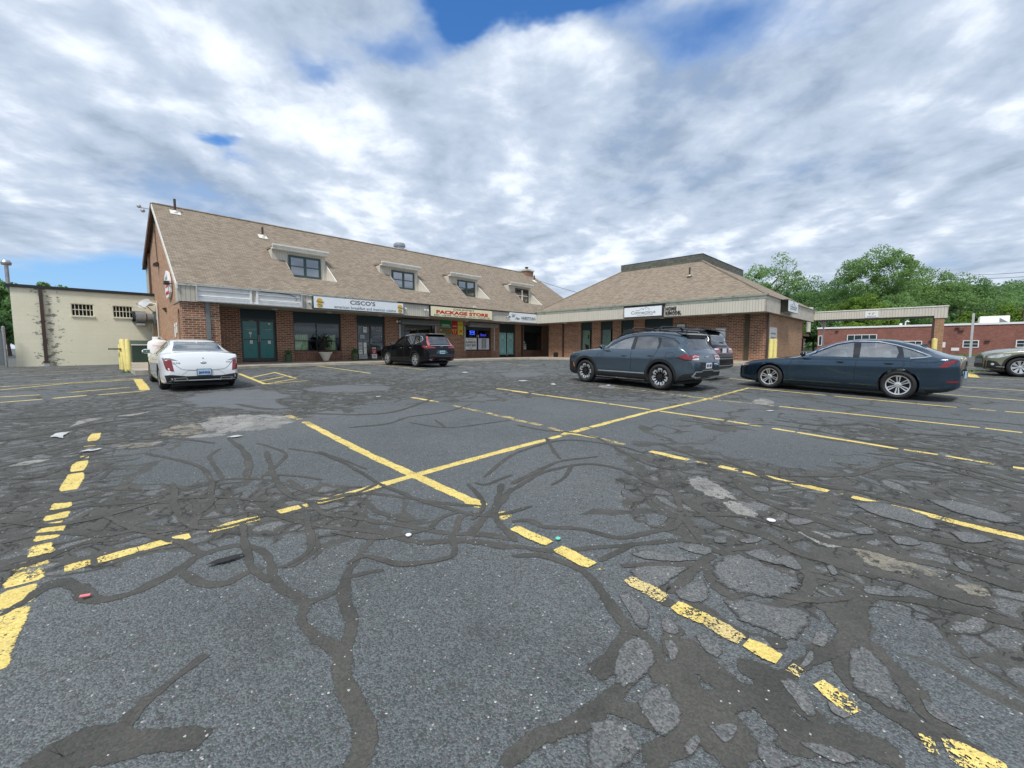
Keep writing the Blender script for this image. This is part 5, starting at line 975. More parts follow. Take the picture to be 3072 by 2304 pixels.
poster(-5.66, .94, .44, .90, M['poster_y'], [('EXTRA', .06, 0, .66, M['green'], .3), ('.99', .2, .0, .24, M['darkred'], .26)], 'yellow beer poster nearest the shuttered shop window')
poster(-4.63, -.05, 1.06, .80, M['white'], [('SUPERIOR', .15, 0, .50, M['letter_dark'], .92), ('LIGHT BEER', .15, 0, .30, M['letter_dark'], .92), ('Michelob', .05, 0, .68, M['letter_grey'], .5), ('ULTRA', .04, 0, .08, M['letter_dark'], .25), ('95 CAL  2.6 CARBS', .04, 0, .18, M['letter_grey'], .5)], 'white window poster reading SUPERIOR LIGHT BEER', y=.115)
o = poster(-3.42, -.05, 1.04, .80, simple('pale_poster', (.62, .63, .72), .5), [], 'pale window poster showing a tall slim beer can', y=.115)
m = MB(); m.box(-.20, -.012, .08, .22, -.005, .76); m.build('can_frame', M['letter_grey'], o); m = MB(); m.box(-.12, -.018, .04, .14, -.013, .79); m.build('can', M['lgrey'], o); lettering('ULTRA', .11, M['letter_dark'], o, (.01, -.03, .40), width=.5).rotation_euler = (0, math.pi / 2, 0)
m = MB(); m.ball((.01, -.02, .70), .04, 8, (1, .2, 1)); m.build('can_badge', M['letter_dark'], o)
nm = glow('blue_neon', (.05, .12, 1.0), 2.6); nm2 = glow('violet_neon', (.06, .05, .6), 1.1)
o = frame_A('neon_sign', 'bright blue neon beer sign in the package store window', 'neon sign', -4.42, oA + .2, 1.0); m = MB(); m.tube([(-.22, 0, .24), (.22, 0, .24), (.16, 0, .13), (.22, 0, .02), (-.22, 0, .02), (-.16, 0, .13), (-.22, 0, .24)], .014, 6); m.build('tube', nm, o); lettering('Bud Light', .08, nm, o, (0, -.01, .13), width=.30, bold=.01)
o = frame_A('neon_sign', 'dim violet neon script in the right half of the package store window', 'neon sign', -3.4, oA + .2, .88); lettering('Samuel', .2, nm2, o, (0, 0, .12), width=.6, shear=.4, bold=.01)
poster(-3.98, .80, .2, .18, M['lgrey'], [], 'small grey card between the two neon signs', y=.13)
poster(-12.45, .92, .22, .30, M['paper'], [('OPEN', .05, 0, .2, M['letter_grey'], .15)], 'white hours sheet high on the left cafe door', y=.095)
poster(-12.62, .58, .26, .20, M['lgrey'], [('BREAKFAST', .03, 0, .1, M['letter_grey'], .18)], 'grey card below the hours sheet on the cafe door', y=.095)
for a, z, w, h, mt, t, lab in [(-12.74, -.02, .24, .38, 'lgrey', 'MENU', 'grey menu sheet on the left cafe door'), (-12.47, -.30, .18, .66, 'paper', 'EGGS', 'tall white menu strip on the left cafe door'), (-12.74, -.30, .24, .26, 'paper', 'BAKED', 'white BAKED sheet on the left cafe door'), (-12.60, -.56, .50, .24, 'lgrey', 'NO PETS', 'wide low notice at the foot of the left cafe door')]:
    poster(a, z, w, h, M[mt], [(t, .05, 0, h * .55, M['letter_grey'], w * .7)], lab, y=.093 if w < .4 else .088)
poster(-11.93, -.28, .28, .26, M['darkred'], [('HELP WANTED', .05, 0, .16, M['white'], .2), ('NOW', .05, 0, .07, M['white'], .12)], 'red notice on the right cafe door', y=.093)
poster(-11.91, -.55, .32, .25, M['paper'], [('SORRY', .04, 0, .17, M['letter_grey'], .2), ('CLOSED', .04, 0, .1, M['letter_grey'], .2)], 'white notice under the red one on the cafe door', y=.093)
poster(-11.93, -.01, .24, .10, M['lgrey'], [('PUSH', .03, 0, .05, M['letter_grey'], .1)], 'narrow pale card above the red notice', y=.093)
for t_, h_, z_, w_ in [('152', .07, 1.22, .2), ("CISCO'S", .09, 1.05, .42), ('american breakfast', .04, .90, .62), ('& mexican cuisine', .04, .72, .58)]: lettering(t_, h_, M['lgrey'], d2, (-11.66, oA + .093, z_ + EYE), width=w_)
poster(.92, -.04, .30, .26, M['paper'], [('HAIR', .06, 0, .15, M['letter_dark'], .2)], 'lower white card in the salon corner window', y=.09)
poster(.92, .26, .30, .14, M['lgrey'], [('OPEN', .05, 0, .07, M['letter_grey'], .2)], 'middle card of three in the salon corner window', y=.09)
poster(.84, .46, .16, .12, M['paper'], [('TV', .04, 0, .06, M['letter_grey'], .08)], 'smallest top card in the salon corner window', y=.09)

# ------------------------------------------------------------------ plants in pots
def leaves(m, c, r, n, size, zmin=0):
    for _ in range(n):
        d = Vector((random.gauss(0, 1), random.gauss(0, 1), random.gauss(0, 1))); d.normalize(); p = Vector(c) + Vector((d.x * r[0], d.y * r[1], d.z * r[2])) * random.uniform(.3, 1)
        a = Vector((random.gauss(0, 1), random.gauss(0, 1), random.gauss(0, 1))).normalized() * size * random.uniform(.6, 1.2); b = a.cross(Vector((random.gauss(0, 1), random.gauss(0, 1), random.gauss(0, 1)))).normalized() * size * .5
        m.add([p - a, p - b, p + a, p + b], [(0, 1, 2, 3)])
def pot(a, b, prof, pm, lab, leaf, lr, n, lz, size, group=None):
    o = frame_A('potted_plant', lab, 'potted plant', a, b, -.615 if b > 1 else -.66, group)
    m = MB(); m.lathe(prof, 24); m.build('pot', pm, o, smooth=True)
    m = MB(); leaves(m, (0, 0, lz), lr, n, size); fo = m.build('foliage', leaf, o, clean=False)
    m = MB()
    for _ in range(6): m.tube([(0, 0, prof[-1][1] - .1), (random.uniform(-.1, .1) * lr[0] * 5, random.uniform(-.1, .1), lz + lr[2] * random.uniform(0, .8))], [.012, .004], 5)
    m.build('stem', M['bark'], o)
pot(-14.95, 1.35, [(.12, 0), (.17, .10), (.27, .34), (.33, .40), (.33, .44), (.28, .44), (.25, .38), (0, .38)], simple('cream_pot', (.66, .62, .54), .6), 'reddish leafy plant in a white bowl pot under the curtained window', M['plant_dark'], (.34, .3, .46), 420, .95, .06)
pot(-16.72, 1.45, [(.14, 0), (.18, .30), (.2, .34), (.17, .34), (.16, .3), (0, .3)], simple('green_pot', (.06, .10, .06), .6), 'small dark green pot with a low bush right of the teal doors', M['plant_green'], (.2, .18, .14), 160, .44, .04, 'small green pots by the cafe')
pot(-13.35, 1.40, [(.14, 0), (.19, .32), (.21, .36), (.18, .36), (.17, .3), (0, .3)], simple('olive_pot', (.08, .11, .05), .6), 'small olive pot with a spiky plant left of the cafe door', M['plant_green'], (.22, .2, .17), 170, .5, .05, 'small green pots by the cafe')

# ------------------------------------------------------------------ lights on the fascia and soffit
def flood(a, b, z, lab, f=frame_A, two=True):
    o = f('wall_lamp', lab, 'wall lamp', *( (a, b, z) if f is frame_A else (b, a, z)), group='small lamps fixed to the shopfronts')
    m = MB(); m.lathe([(.04, 0), (.05, .03), (0, .035)], 10, (0, -.03, 0), 'Y'); m.build('base', M['white'], o)
    for s_ in ((-.09, .09) if two else (0,)):
        m = MB(); m.lathe([(.02, 0), (.035, -.03), (.06, -.11), (.055, -.12), (0, -.11)], 12, (s_, -.05, .02), 'Y'); m.build('head', M['white'], o, smooth=True)
flood(-16.2, -.01, 2.18, 'small white lamp left of the CISCO\'S sign', two=False); flood(-11.1, -.01, 2.20, 'small lamp right of the CISCO\'S sign', two=False); flood(-9.75, -.01, 2.2, 'twin white lamp left of the PACKAGE STORE sign')
flood(-3.0, -.01, 2.2, 'small lamp left of the hairstyling sign', two=False); flood(-.6, -.01, 1.98, 'white globe lamp at the inner corner of the siding', lambda n, l, c, b, a, z, group=None: frame_B(n, l, c, b, a, z, group), False)
flood(-10.45, oA - .02, 1.6, 'twin white lamp on the brick left of the roller shutter')
flood(-6.0, -.12, 2.62, 'white lamp on the eave left of the Connecticut sign', lambda n, l, c, b, a, z, group=None: frame_B(n, l, c, b, a, z, group), False)
o = frame_A('gooseneck_lamp', 'dark gooseneck lamp on the siding right of the PACKAGE STORE sign', 'lamp', -4.3, 0, 2.2); m = MB(); m.tube([(0, 0, 0), (0, -.2, .05), (.3, -.6, .05), (.62, -.8, -.02)], .012, 6); m.build('arm', M['black'], o); m = MB(); m.lathe([(.02, .05), (.09, -.07), (.08, -.07), (0, .02)], 12, (.66, -.84, -.06)); m.build('shade', M['black'], o)
for i, (f_, p_) in enumerate([('A', -17.4), ('A', -14.9), ('A', -12.1), ('A', -9.0), ('A', -5.9), ('A', -2.6), ('B', -2.2), ('B', -9.4), ('B', -12.9)]):
    o = (frame_A if f_ == 'A' else frame_B)('soffit_light', 'round soffit lamp %s' % ['over the teal doors', 'over the curtained window', 'over the cafe door', 'over the first roller shutter', 'over the price posters', 'over the etched salon doors', 'near the inner corner of the right wing', 'under the Connecticut sign', 'near the near end of the right wing'][i], 'ceiling light', p_, .9 if f_ == 'A' else .6, 1.80, group='round lamps under the shop soffit')
    m = MB(); m.lathe([(.16, .06), (.16, .03), (.10, 0), (0, -.01)], 16); m.build('diffuser', M['lgrey'], o, smooth=True)

# ------------------------------------------------------------------ gable end equipment
def gab(name, lab, cat, y, z): return empty(name, W(-20.98, y, z), ROT - math.pi / 2, lab, cat)      # local -y points away from the gable, +x towards the lot
o = gab('exhaust_fan', 'big galvanised exhaust fan sticking out of the gable wall', 'exhaust fan', 7.3, 1.57)
m = MB(); m.box(-.28, -.12, -.3, .28, -.002, .3); m.build('wall_plate', M['dgrey'], o)
m = MB(); m.lathe([(.20, -.12), (.20, -.36), (.30, -.42), (.31, -.80), (.27, -.82), (.27, -.78), (0, -.76)], 24, (0, 0, 0), 'Y'); m.build('housing', M['grey_metal'], o, smooth=True)
m = MB(); m.lathe([(.29, -.82), (.29, -.92), (.25, -.93), (.25, -.83)], 24, (0, 0, 0), 'Y'); m.build('outlet_ring', M['blackgloss'], o, smooth=True)
m = MB(); m.box(-.2, -.78, -.42, .2, -.46, -.30); m.build('motor_box', M['lgrey'], o, bevel=.01); m = MB(); m.tube([(0, -.6, -.35), (0, -.05, -.9)], .015, 6); m.build('strut', M['lgrey'], o)
o = gab('conduit', 'rusty stained duct running down the gable below the fan', 'duct', 7.1, -.95); m = MB(); m.box(-.12, -.20, 0, .25, -.002, 2.2); m.build('duct', simple('stained_duct', (.22, .17, .11), .7, dirt=.6, scale=4), o); m = MB(); m.tube([(-.3, -.06, .1), (-.3, -.06, 2.0)], .04, 8); m.tube([(.7, -.05, .1), (.75, -.05, 1.9), (.75, -.05, 3.3)], .025, 6); m.build('pipe', M['white_trim'], o)
o = gab('conduit', 'white pipe elbow at mid height on the gable wall', 'pipe', 6.7, 1.45); m = MB(); m.tube([(.2, -.05, 0), (.2, -.05, .72), (.1, -.05, .76), (-.2, -.12, .78)], .035, 8); m.build('pipe', M['white_trim'], o); m = MB(); m.ball((-.3, -.25, .78), .14, 10, (1, 1.3, .8)); m.build('lamp_head', M['white_trim'], o, smooth=True)
o = gab('wall_lamp', 'dark hooded floodlight high on the gable', 'floodlight', 5.4, 3.95); m = MB(); m.prism([(-.15, -.20, -.07), (-.15, -.20, .03), (-.15, -.02, .15), (-.15, -.02, -.08)], (.30, 0, 0)); m.build('hood', M['brown'], o); m = MB(); m.box(-.14, -.19, -.10, .14, -.05, -.075); m.build('lens', M['lgrey'], o); m = MB(); m.tube([(0, -.03, .2), (-.35, -.03, 2.1)], .02, 5); m.build('cable', M['brown'], o)
o = gab('wall_lamp', 'brown floodlight over the curved gable sign', 'floodlight', 2.1, 2.75); m = MB(); m.box(-.16, -.26, -.07, .12, -.08, .08); m.build('housing', M['brown'], o, bevel=.02); m = MB(); m.tube([(.1, -.15, 0), (.35, -.02, -.05)], .025, 6); m.build('arm', M['brown'], o)
o = gab('wall_lamp', 'tiny triangular lamp on the gable left of the arch', 'lamp', 3.97, 1.75); m = MB(); m.prism([(-.1, -.14, .08), (-.1, -.01, .12), (-.1, -.01, -.1)], (.2, 0, 0)); m.build('hood', M['brown'], o)
o = empty('wall_lamp', W(-21.2, 5.3, 6.45), ROT - math.pi / 2, 'pair of grey floodlights at the gable peak', 'floodlight'); m = MB(); m.ball((0, -.35, .05), .09, 8); m.ball((0, -.22, -.12), .09, 8); m.tube([(0, 0, 0), (0, -.3, 0)], .02, 5); m.build('head', M['lgrey'], o, smooth=True)
o = empty('satellite_dish', W(-21.3, 6.6, 2.1), ROT, 'grey satellite dish mounted at the back of the gable wall', 'satellite dish')
m = MB(); n_ = 20; vs = [(0, 0, 0)]; fs = []
for j in range(1, 6):
    for i in range(n_): w_ = 2 * math.pi * i / n_; r_ = .46 * j / 5; vs.append((r_ * math.cos(w_), -.55 * r_ * r_, r_ * math.sin(w_)))
for i in range(n_): fs.append((0, 1 + i, 1 + (i + 1) % n_))
for j in range(4):
    for i in range(n_): fs.append((1 + j * n_ + i, 1 + (j + 1) * n_ + i, 1 + (j + 1) * n_ + (i + 1) % n_, 1 + j * n_ + (i + 1) % n_))
m.add(vs, fs); dd = m.build('dish', M['lgrey'], o, smooth='all'); dd.rotation_euler = (R(-35), 0, R(-50)); dd.location = (-.25, -.15, .1)
m = MB(); m.tube([(.3, .1, -.5), (.1, .0, -.3), (-.22, -.1, .05)], .03, 6); m.tube([(-.2, -.1, -.25), (-.75, -.75, .0)], .018, 5); m.build('mast', M['dgrey'], o); m = MB(); m.cbox((-.8, -.8, .05), (.1, .16, .1)); m.build('receiver', M['lgrey'], o); o.scale = (.62, .62, .62)

# ------------------------------------------------------------------ bollards, tank, dumpster
def gpos(a, b): x, y, _ = W(a, b); return (x, y, gz(x, y) - .02)
bol = None
for i, (p, h, lab) in enumerate([((160, 1435), 1.0, 'shortest yellow bollard, farthest left of the four'), ((205, 1440), 1.22, 'second yellow bollard from the left, with a rusty bracket'), ((290, 1490), 1.22, 'third yellow bollard, leaning left of the front one'), ((335, 1500), 1.22, 'front yellow bollard of the four by the concrete walk')]):
    x, y = G(*px('n1', *p))
    o = empty('bollard', (x, y, gz(x, y) - .02), 0, lab, 'bollard', 'yellow bollards left of the shops')
    rb = (.045, .06, .07, .072)[i]; m = MB(); m.lathe([(rb, 0), (rb, h), (rb * .8, h + .03), (0, h + .04)], 18); m.build('post', M['yellow'], o, smooth=True)
    if i == 1: m = MB(); m.box(-.45, -.03, .82, .1, -.11, .88); m.build('bracket', M['bark'], o)
    if i == 2: o.rotation_euler = (0, R(-4), 0)
o = empty('propane_tank', gpos(-21.25, 4.6), ROT, 'white propane tank on legs behind the white sedan', 'gas tank')
m = MB(); m.lathe([(.0, .30), (.30, .32), (.48, .42), (.52, .55), (.52, 1.22), (.46, 1.36), (.30, 1.44), (0, 1.46)], 28); m.build('body', M['white'], o, smooth=True)
m = MB(); m.lathe([(.28, 1.42), (.28, 1.62), (.26, 1.62), (.26, 1.45)], 20); m.build('collar', M['white'], o, smooth=True); m = MB(); m.box(-.05, -.3, 1.52, .05, -.275, 1.57); m.build('valve_opening', M['black'], o)
for w_ in (.6, 2.6, 4.6): m = MB(); m.tube([(.35 * math.cos(w_), .35 * math.sin(w_), .4), (.55 * math.cos(w_), .55 * math.sin(w_), 0)], .06, 8); m.build('leg', M['white'], o)
lettering('Propane', .09, M['red'], o, (-.12, -.54, 1.12), width=.4)
o.scale = (.8, .8, .84)
o = empty('dumpster', gpos(-21.22, 6.3), ROT, 'green dumpster between the yellow bollards and the gas tank', 'dumpster')
m = MB(); m.prism([(-.9, -.55, .14), (-.9, -.7, .95), (-.9, .6, 1.2), (-.9, .5, .14)], (1.75, 0, 0)); m.build('body', M['green_bin'], o, bevel=.02); m = MB(); m.box(-.92, -.73, .95, .88, -.68, 1.0); m.build('rim', M['white_trim'], o)
m = MB(); m.box(.45, -.6, 1.25, .75, -.3, 1.42); m.build('lid_bag', M['blue'], o, bevel=.05)
for x_ in (-.7, .6): m = MB(); m.lathe([(.08, -.04), (.08, .04)], 12, (x_, -.5, .08), 'X'); m.build('wheel', M['black'], o)
o = empty('lean_to_roof', W(-21.45, 7.2, .0), ROT, 'low dark sloping cover over the dumpster against the cream wall', 'lean-to roof')
m = MB(); m.prism([(-.7, -.5, .12), (-.7, .28, .34), (-.7, .28, .40), (-.7, -.5, .18)], (2.6, 0, 0)); m.build('roof', M['bark'], o)
# leaning yellow posts by the end wall, yellow post by the brick column
for a, b, tx, lab in ((.1, -15.3, 3, 'left yellow post leaning against its neighbour by the end wall'), (.95, -15.3, -1, 'right yellow post upright by the tan brick end wall')):
    o = empty('bollard', gpos(a, b), ROT, lab, 'bollard', 'yellow posts beside the right wing'); m = MB(); m.lathe([(.10, 0), (.10, 1.42), (0, 1.45)], 14); m.build('post', M['yellow'], o, smooth=True); o.rotation_euler = (0, R(tx * 1.6), ROT)
o = empty('bollard', gpos(11.7, -21.15), ROT, 'single yellow post in front of the canopy\'s brick column', 'bollard'); m = MB(); m.lathe([(.13, 0), (.13, 1.5), (0, 1.55)], 14); m.build('post', M['yellow'], o, smooth=True)
# meters in the recess under the right roof end
o = empty('meter_cabinet', W(10.6, -14.52, -.2), ROT, 'dark meter boxes and white pipes in the recess under the roof end', 'meters'); m = MB(); m.box(-.5, -.35, 0, 0, -.02, .9); m.build('box', M['blackgloss'], o)
m = MB(); [m.tube([(.1, -.2, z_), (1.0, -.2, z_ - .02)], .025, 6) for z_ in (.35, .6, .85)]; m.build('pipe', M['white_trim'], o); m = MB(); m.box(-.6, -.4, 1.05, 1.1, -.3, 1.2); m.build('shelf', M['brown_trim'], o)
o = empty('downpipe', gpos(14.5, -15.3), ROT, 'thin white standing pipe left of the red brick building', 'pipe'); m = MB(); m.tube([(0, 0, 0), (0, 0, 2.9)], .045, 8); m.build('pipe', M['white'], o)
o = empty('roof_vent', W(15.5, -14.2, 2.3), ROT, 'white flared vent pipe rising behind the canopy corner', 'vent'); m = MB(); m.lathe([(.14, -1), (.14, .45), (.24, .6), (.24, .85), (0, .86)], 14); m.build('pipe', M['white_trim'], o, smooth=True)
o = empty('wall_bracket_lamp', W(13.2, -15.6, 1.55), ROT, 'white box lamp under the canopy soffit', 'lamp'); m = MB(); m.prism([(-.2, 0, 0), (.2, 0, 0), (.15, 0, .35), (-.15, 0, .35)], (0, .25, 0)); m.build('housing', M['white_trim'], o)
# light pole and small poles by the red brick building
x, y = ray(2912, 1046).x / ray(2912, 1046).y * 38, 38
o = empty('lamp_post', (x, y, gz(x, y)), 0, 'grey square steel post standing in front of the red brick wall', 'post'); m = MB(); m.box(-.08, -.08, 0, .08, .08, 3.85); m.build('shaft', M['lgrey'], o); o.rotation_euler = (0, 0, ROT)
# fence at the far left
o = empty('chain_fence', gpos(-26.6, 7.2), ROT, 'grey gate post and chain link at the left edge of the cream wall', 'fence')
for x_ in (.55, .1): m = MB(); m.lathe([(.05, 0), (.05, 1.75), (0, 1.8)], 10, (x_, 0, 0)); m.build('post', M['grey_metal'], o, smooth=True)
m = MB(); m.box(.16, -.02, .1, .5, .02, 1.5); m.build('gate_panel', M['dgrey'], o); m = MB(); m.tube([(-4, 0, 1.7), (.1, 0, 1.7)], .025, 6)
for i in range(26): m.tube([(-4 + i * .16, 0, .1), (-4 + i * .16 + .5, 0, 1.7)], .004, 3); m.tube([(-4 + i * .16 + .5, 0, .1), (-4 + i * .16, 0, 1.7)], .004, 3)
m.build('wire_mesh', M['lgrey'], o)
# grass tufts
def grass(name, spots, n, h, lab=None):
    m = MB()
    for (x0, y0, rx, ry) in spots:
        for _ in range(n):
            x = x0 + random.gauss(0, rx); y = y0 + random.gauss(0, ry); z = gz(x, y); a = random.uniform(0, 6.28); w_ = h * .12; l = random.uniform(.3, 1) * h
            m.add([(x - w_ * math.cos(a), y - w_ * math.sin(a), z), (x + w_ * math.cos(a), y + w_ * math.sin(a), z), (x + random.gauss(0, .3) * l, y + random.gauss(0, .3) * l, z + l)], [(0, 1, 2)])
    tag(m.build(name, simple(name + '_blade', (.13, .20, .045), .8, var=.4, scale=4), clean=False), kind='stuff')
gs = []
for i in range(40): x, y, _ = W(39.5 + random.uniform(-2.5, 1), -16 - i * .55); gs.append((x, y, .7, .5))
grass('grass', gs, 120, .25)
x1, y1 = G(*px('n1', 365, 1500)); x2, y2 = G(*px('n6', 200, 1270)); grass('weeds', [(x1, y1, .12, .12), (x2, y2, .35, .3)], 140, .14)
# ------------------------------------------------------------------ vehicles
M['tyre'] = simple('tyre_rubber', (.018, .018, .019), .8, bump=.2); M['wheel_dark'] = simple('wheel_black', (.010, .010, .011), .35); M['alloy'] = simple('alloy', (.62, .63, .64), .25, .7, var=.04)
M['chrome'] = simple('chrome', (.75, .76, .78), .08, 1.0, var=.02); M['clad'] = simple('black_cladding', (.012, .013, .014), .55)
M['tail_red'] = simple('tail_lamp_red', (.20, .008, .012), .12, coat=.8, var=.3, scale=22); M['tail_clear'] = simple('tail_lamp_clear', (.65, .62, .62), .12, coat=.8); M['amber'] = simple('amber_lens', (.55, .16, .06), .2, coat=.6)
M['headlamp'] = simple('headlamp_lens', (.42, .48, .50), .06, coat=1.0, var=.5, scale=16); M['cabin'] = simple('cabin_dark', (.022, .023, .025), .8); M['seat_grey'] = simple('seat_cloth', (.11, .115, .12), .85); M['seat_light'] = simple('seat_light', (.30, .31, .30), .8)
M['plate'] = simple('plate_face', (.42, .62, .80), .4, var=.06); M['plate_w'] = simple('plate_face_white', (.70, .74, .78), .4, var=.04)
M['carglass'] = glassmat('car_glass', (.52, .66, .62), .95, .34); M['tintglass'] = glassmat('tinted_glass', (.08, .10, .11), .95, .22); M['mirror'] = simple('mirror_glass', (.10, .17, .14), .05, coat=1)
def pchip(xs, ys, x):
    xs = np.array(xs, float); ys = np.array(ys, float); h = np.diff(xs); d = np.diff(ys) / h; m = np.zeros(len(xs))
    for i in range(1, len(xs) - 1):
        if d[i - 1] * d[i] > 0: w1 = 2 * h[i] + h[i - 1]; w2 = h[i] + 2 * h[i - 1]; m[i] = (w1 + w2) / (w1 / d[i - 1] + w2 / d[i])
    m[0] = d[0]; m[-1] = d[-1]
    i = np.clip(np.searchsorted(xs, x) - 1, 0, len(h) - 1); t = (x - xs[i]) / h[i]
    return (2 * t**3 - 3 * t**2 + 1) * ys[i] + (t**3 - 2 * t**2 + t) * h[i] * m[i] + (-2 * t**3 + 3 * t**2) * ys[i + 1] + (t**3 - t**2) * h[i] * m[i + 1]
def cv(c, f): return float(pchip([p[0] for p in c], [p[1] for p in c], np.array(f)))
def sst(x): x = min(1, max(0, x)); return x * x * (3 - 2 * x)
def section(S, f):
    zb, zs, zt, w, wr = (cv(S[k], f) for k in ('zb', 'zs', 'zt', 'w', 'wr')); zt = max(zt, zs + .012); h = zs - zb
    lo = [(0, zb), (.45 * w, zb), (.84 * w, zb), (.93 * w, zb + .02), (.965 * w, zb + .07), (.985 * w, zb + .2 * h), (.992 * w, zb + .38 * h), (.988 * w, zb + .50 * h), (w, zb + .66 * h), (1.002 * w, zb + .76 * h), (.992 * w, zs - .10 * h), (.975 * w, zs - .02), (.955 * w, zs)]
    g = zt - zs; t = sst((g - .10) / .25); up = []
    wb = .955 * w; m = 12
    for i in range(1, m + 1):
        s = i / m
        y1 = wb * (1 - s); z1 = zs + g * (1 - (y1 / wb) ** 2.6)
        key = [(0, wb, zs), (.10, wb * .985, zs + .03), (.45, wb + (wr - wb) * .72, zs + (g - .10) * .72), (.62, wr, zt - .085), (.70, wr - .035, zt - .045), (.78, wr - .11, zt - .022), (.88, wr * .5, zt - .006), (1, 0, zt)]
        for a, b in zip(key, key[1:]):
            if a[0] <= s <= b[0] + 1e-9: u = (s - a[0]) / (b[0] - a[0]); y2 = a[1] + (b[1] - a[1]) * u; z2 = a[2] + (b[2] - a[2]) * u; break
        up.append((y1 + (y2 - y1) * t, z1 + (z2 - z1) * t))
    return lo + up
def loft(S, L, fs):
    vs = []; rings = []
    for f in fs:
        s = section(S, f); ring = [(y, z) for y, z in s] + [(-y, z) for y, z in s[-2:0:-1]]; rings.append(len(ring)); vs += [(-f, y, z) for y, z in ring]
    n = rings[0]; F = []
    for i in range(len(fs) - 1):
        for j in range(n): F.append((i * n + j, (i + 1) * n + j, (i + 1) * n + (j + 1) % n, i * n + (j + 1) % n))
    F.append(tuple(range(n))); F.append(tuple(range((len(fs) - 1) * n, len(fs) * n))[::-1])
    return vs, F
def boolcut(me_obj, cut):
    """subtract mesh object cut from me_obj; faces made by the cut take material slot 1"""
    md = me_obj.modifiers.new('b', 'BOOLEAN'); md.operation = 'DIFFERENCE'; md.solver = 'EXACT'; md.object = cut; md.use_self = False
    dg = bpy.context.evaluated_depsgraph_get(); dg.update(); new = bpy.data.meshes.new_from_object(me_obj.evaluated_get(dg)); me_obj.modifiers.clear(); old = me_obj.data; me_obj.data = new; bpy.data.meshes.remove(old)
    cm = cut.data; bpy.data.objects.remove(cut); bpy.data.meshes.remove(cm)
def cutter(verts, faces):
    me = bpy.data.meshes.new('c'); me.from_pydata([tuple(v) for v in verts], [], faces); me.materials.append(M['cabin']); me.materials.append(M['cabin'])
    bm = bmesh.new(); bm.from_mesh(me); bmesh.ops.recalc_face_normals(bm, faces=bm.faces); [setattr(f, 'material_index', 1) for f in bm.faces]; bm.to_mesh(me); bm.free()
    o = bpy.data.objects.new('c', me); COL.objects.link(o); return o
def prismv(pts, d):
    n = len(pts); P = [Vector(p) for p in pts]; d = Vector(d); return P + [p + d for p in P], [tuple(range(n))[::-1], tuple(range(n, 2 * n))] + [(i, (i + 1) % n, n + (i + 1) % n, n + i) for i in range(n)]
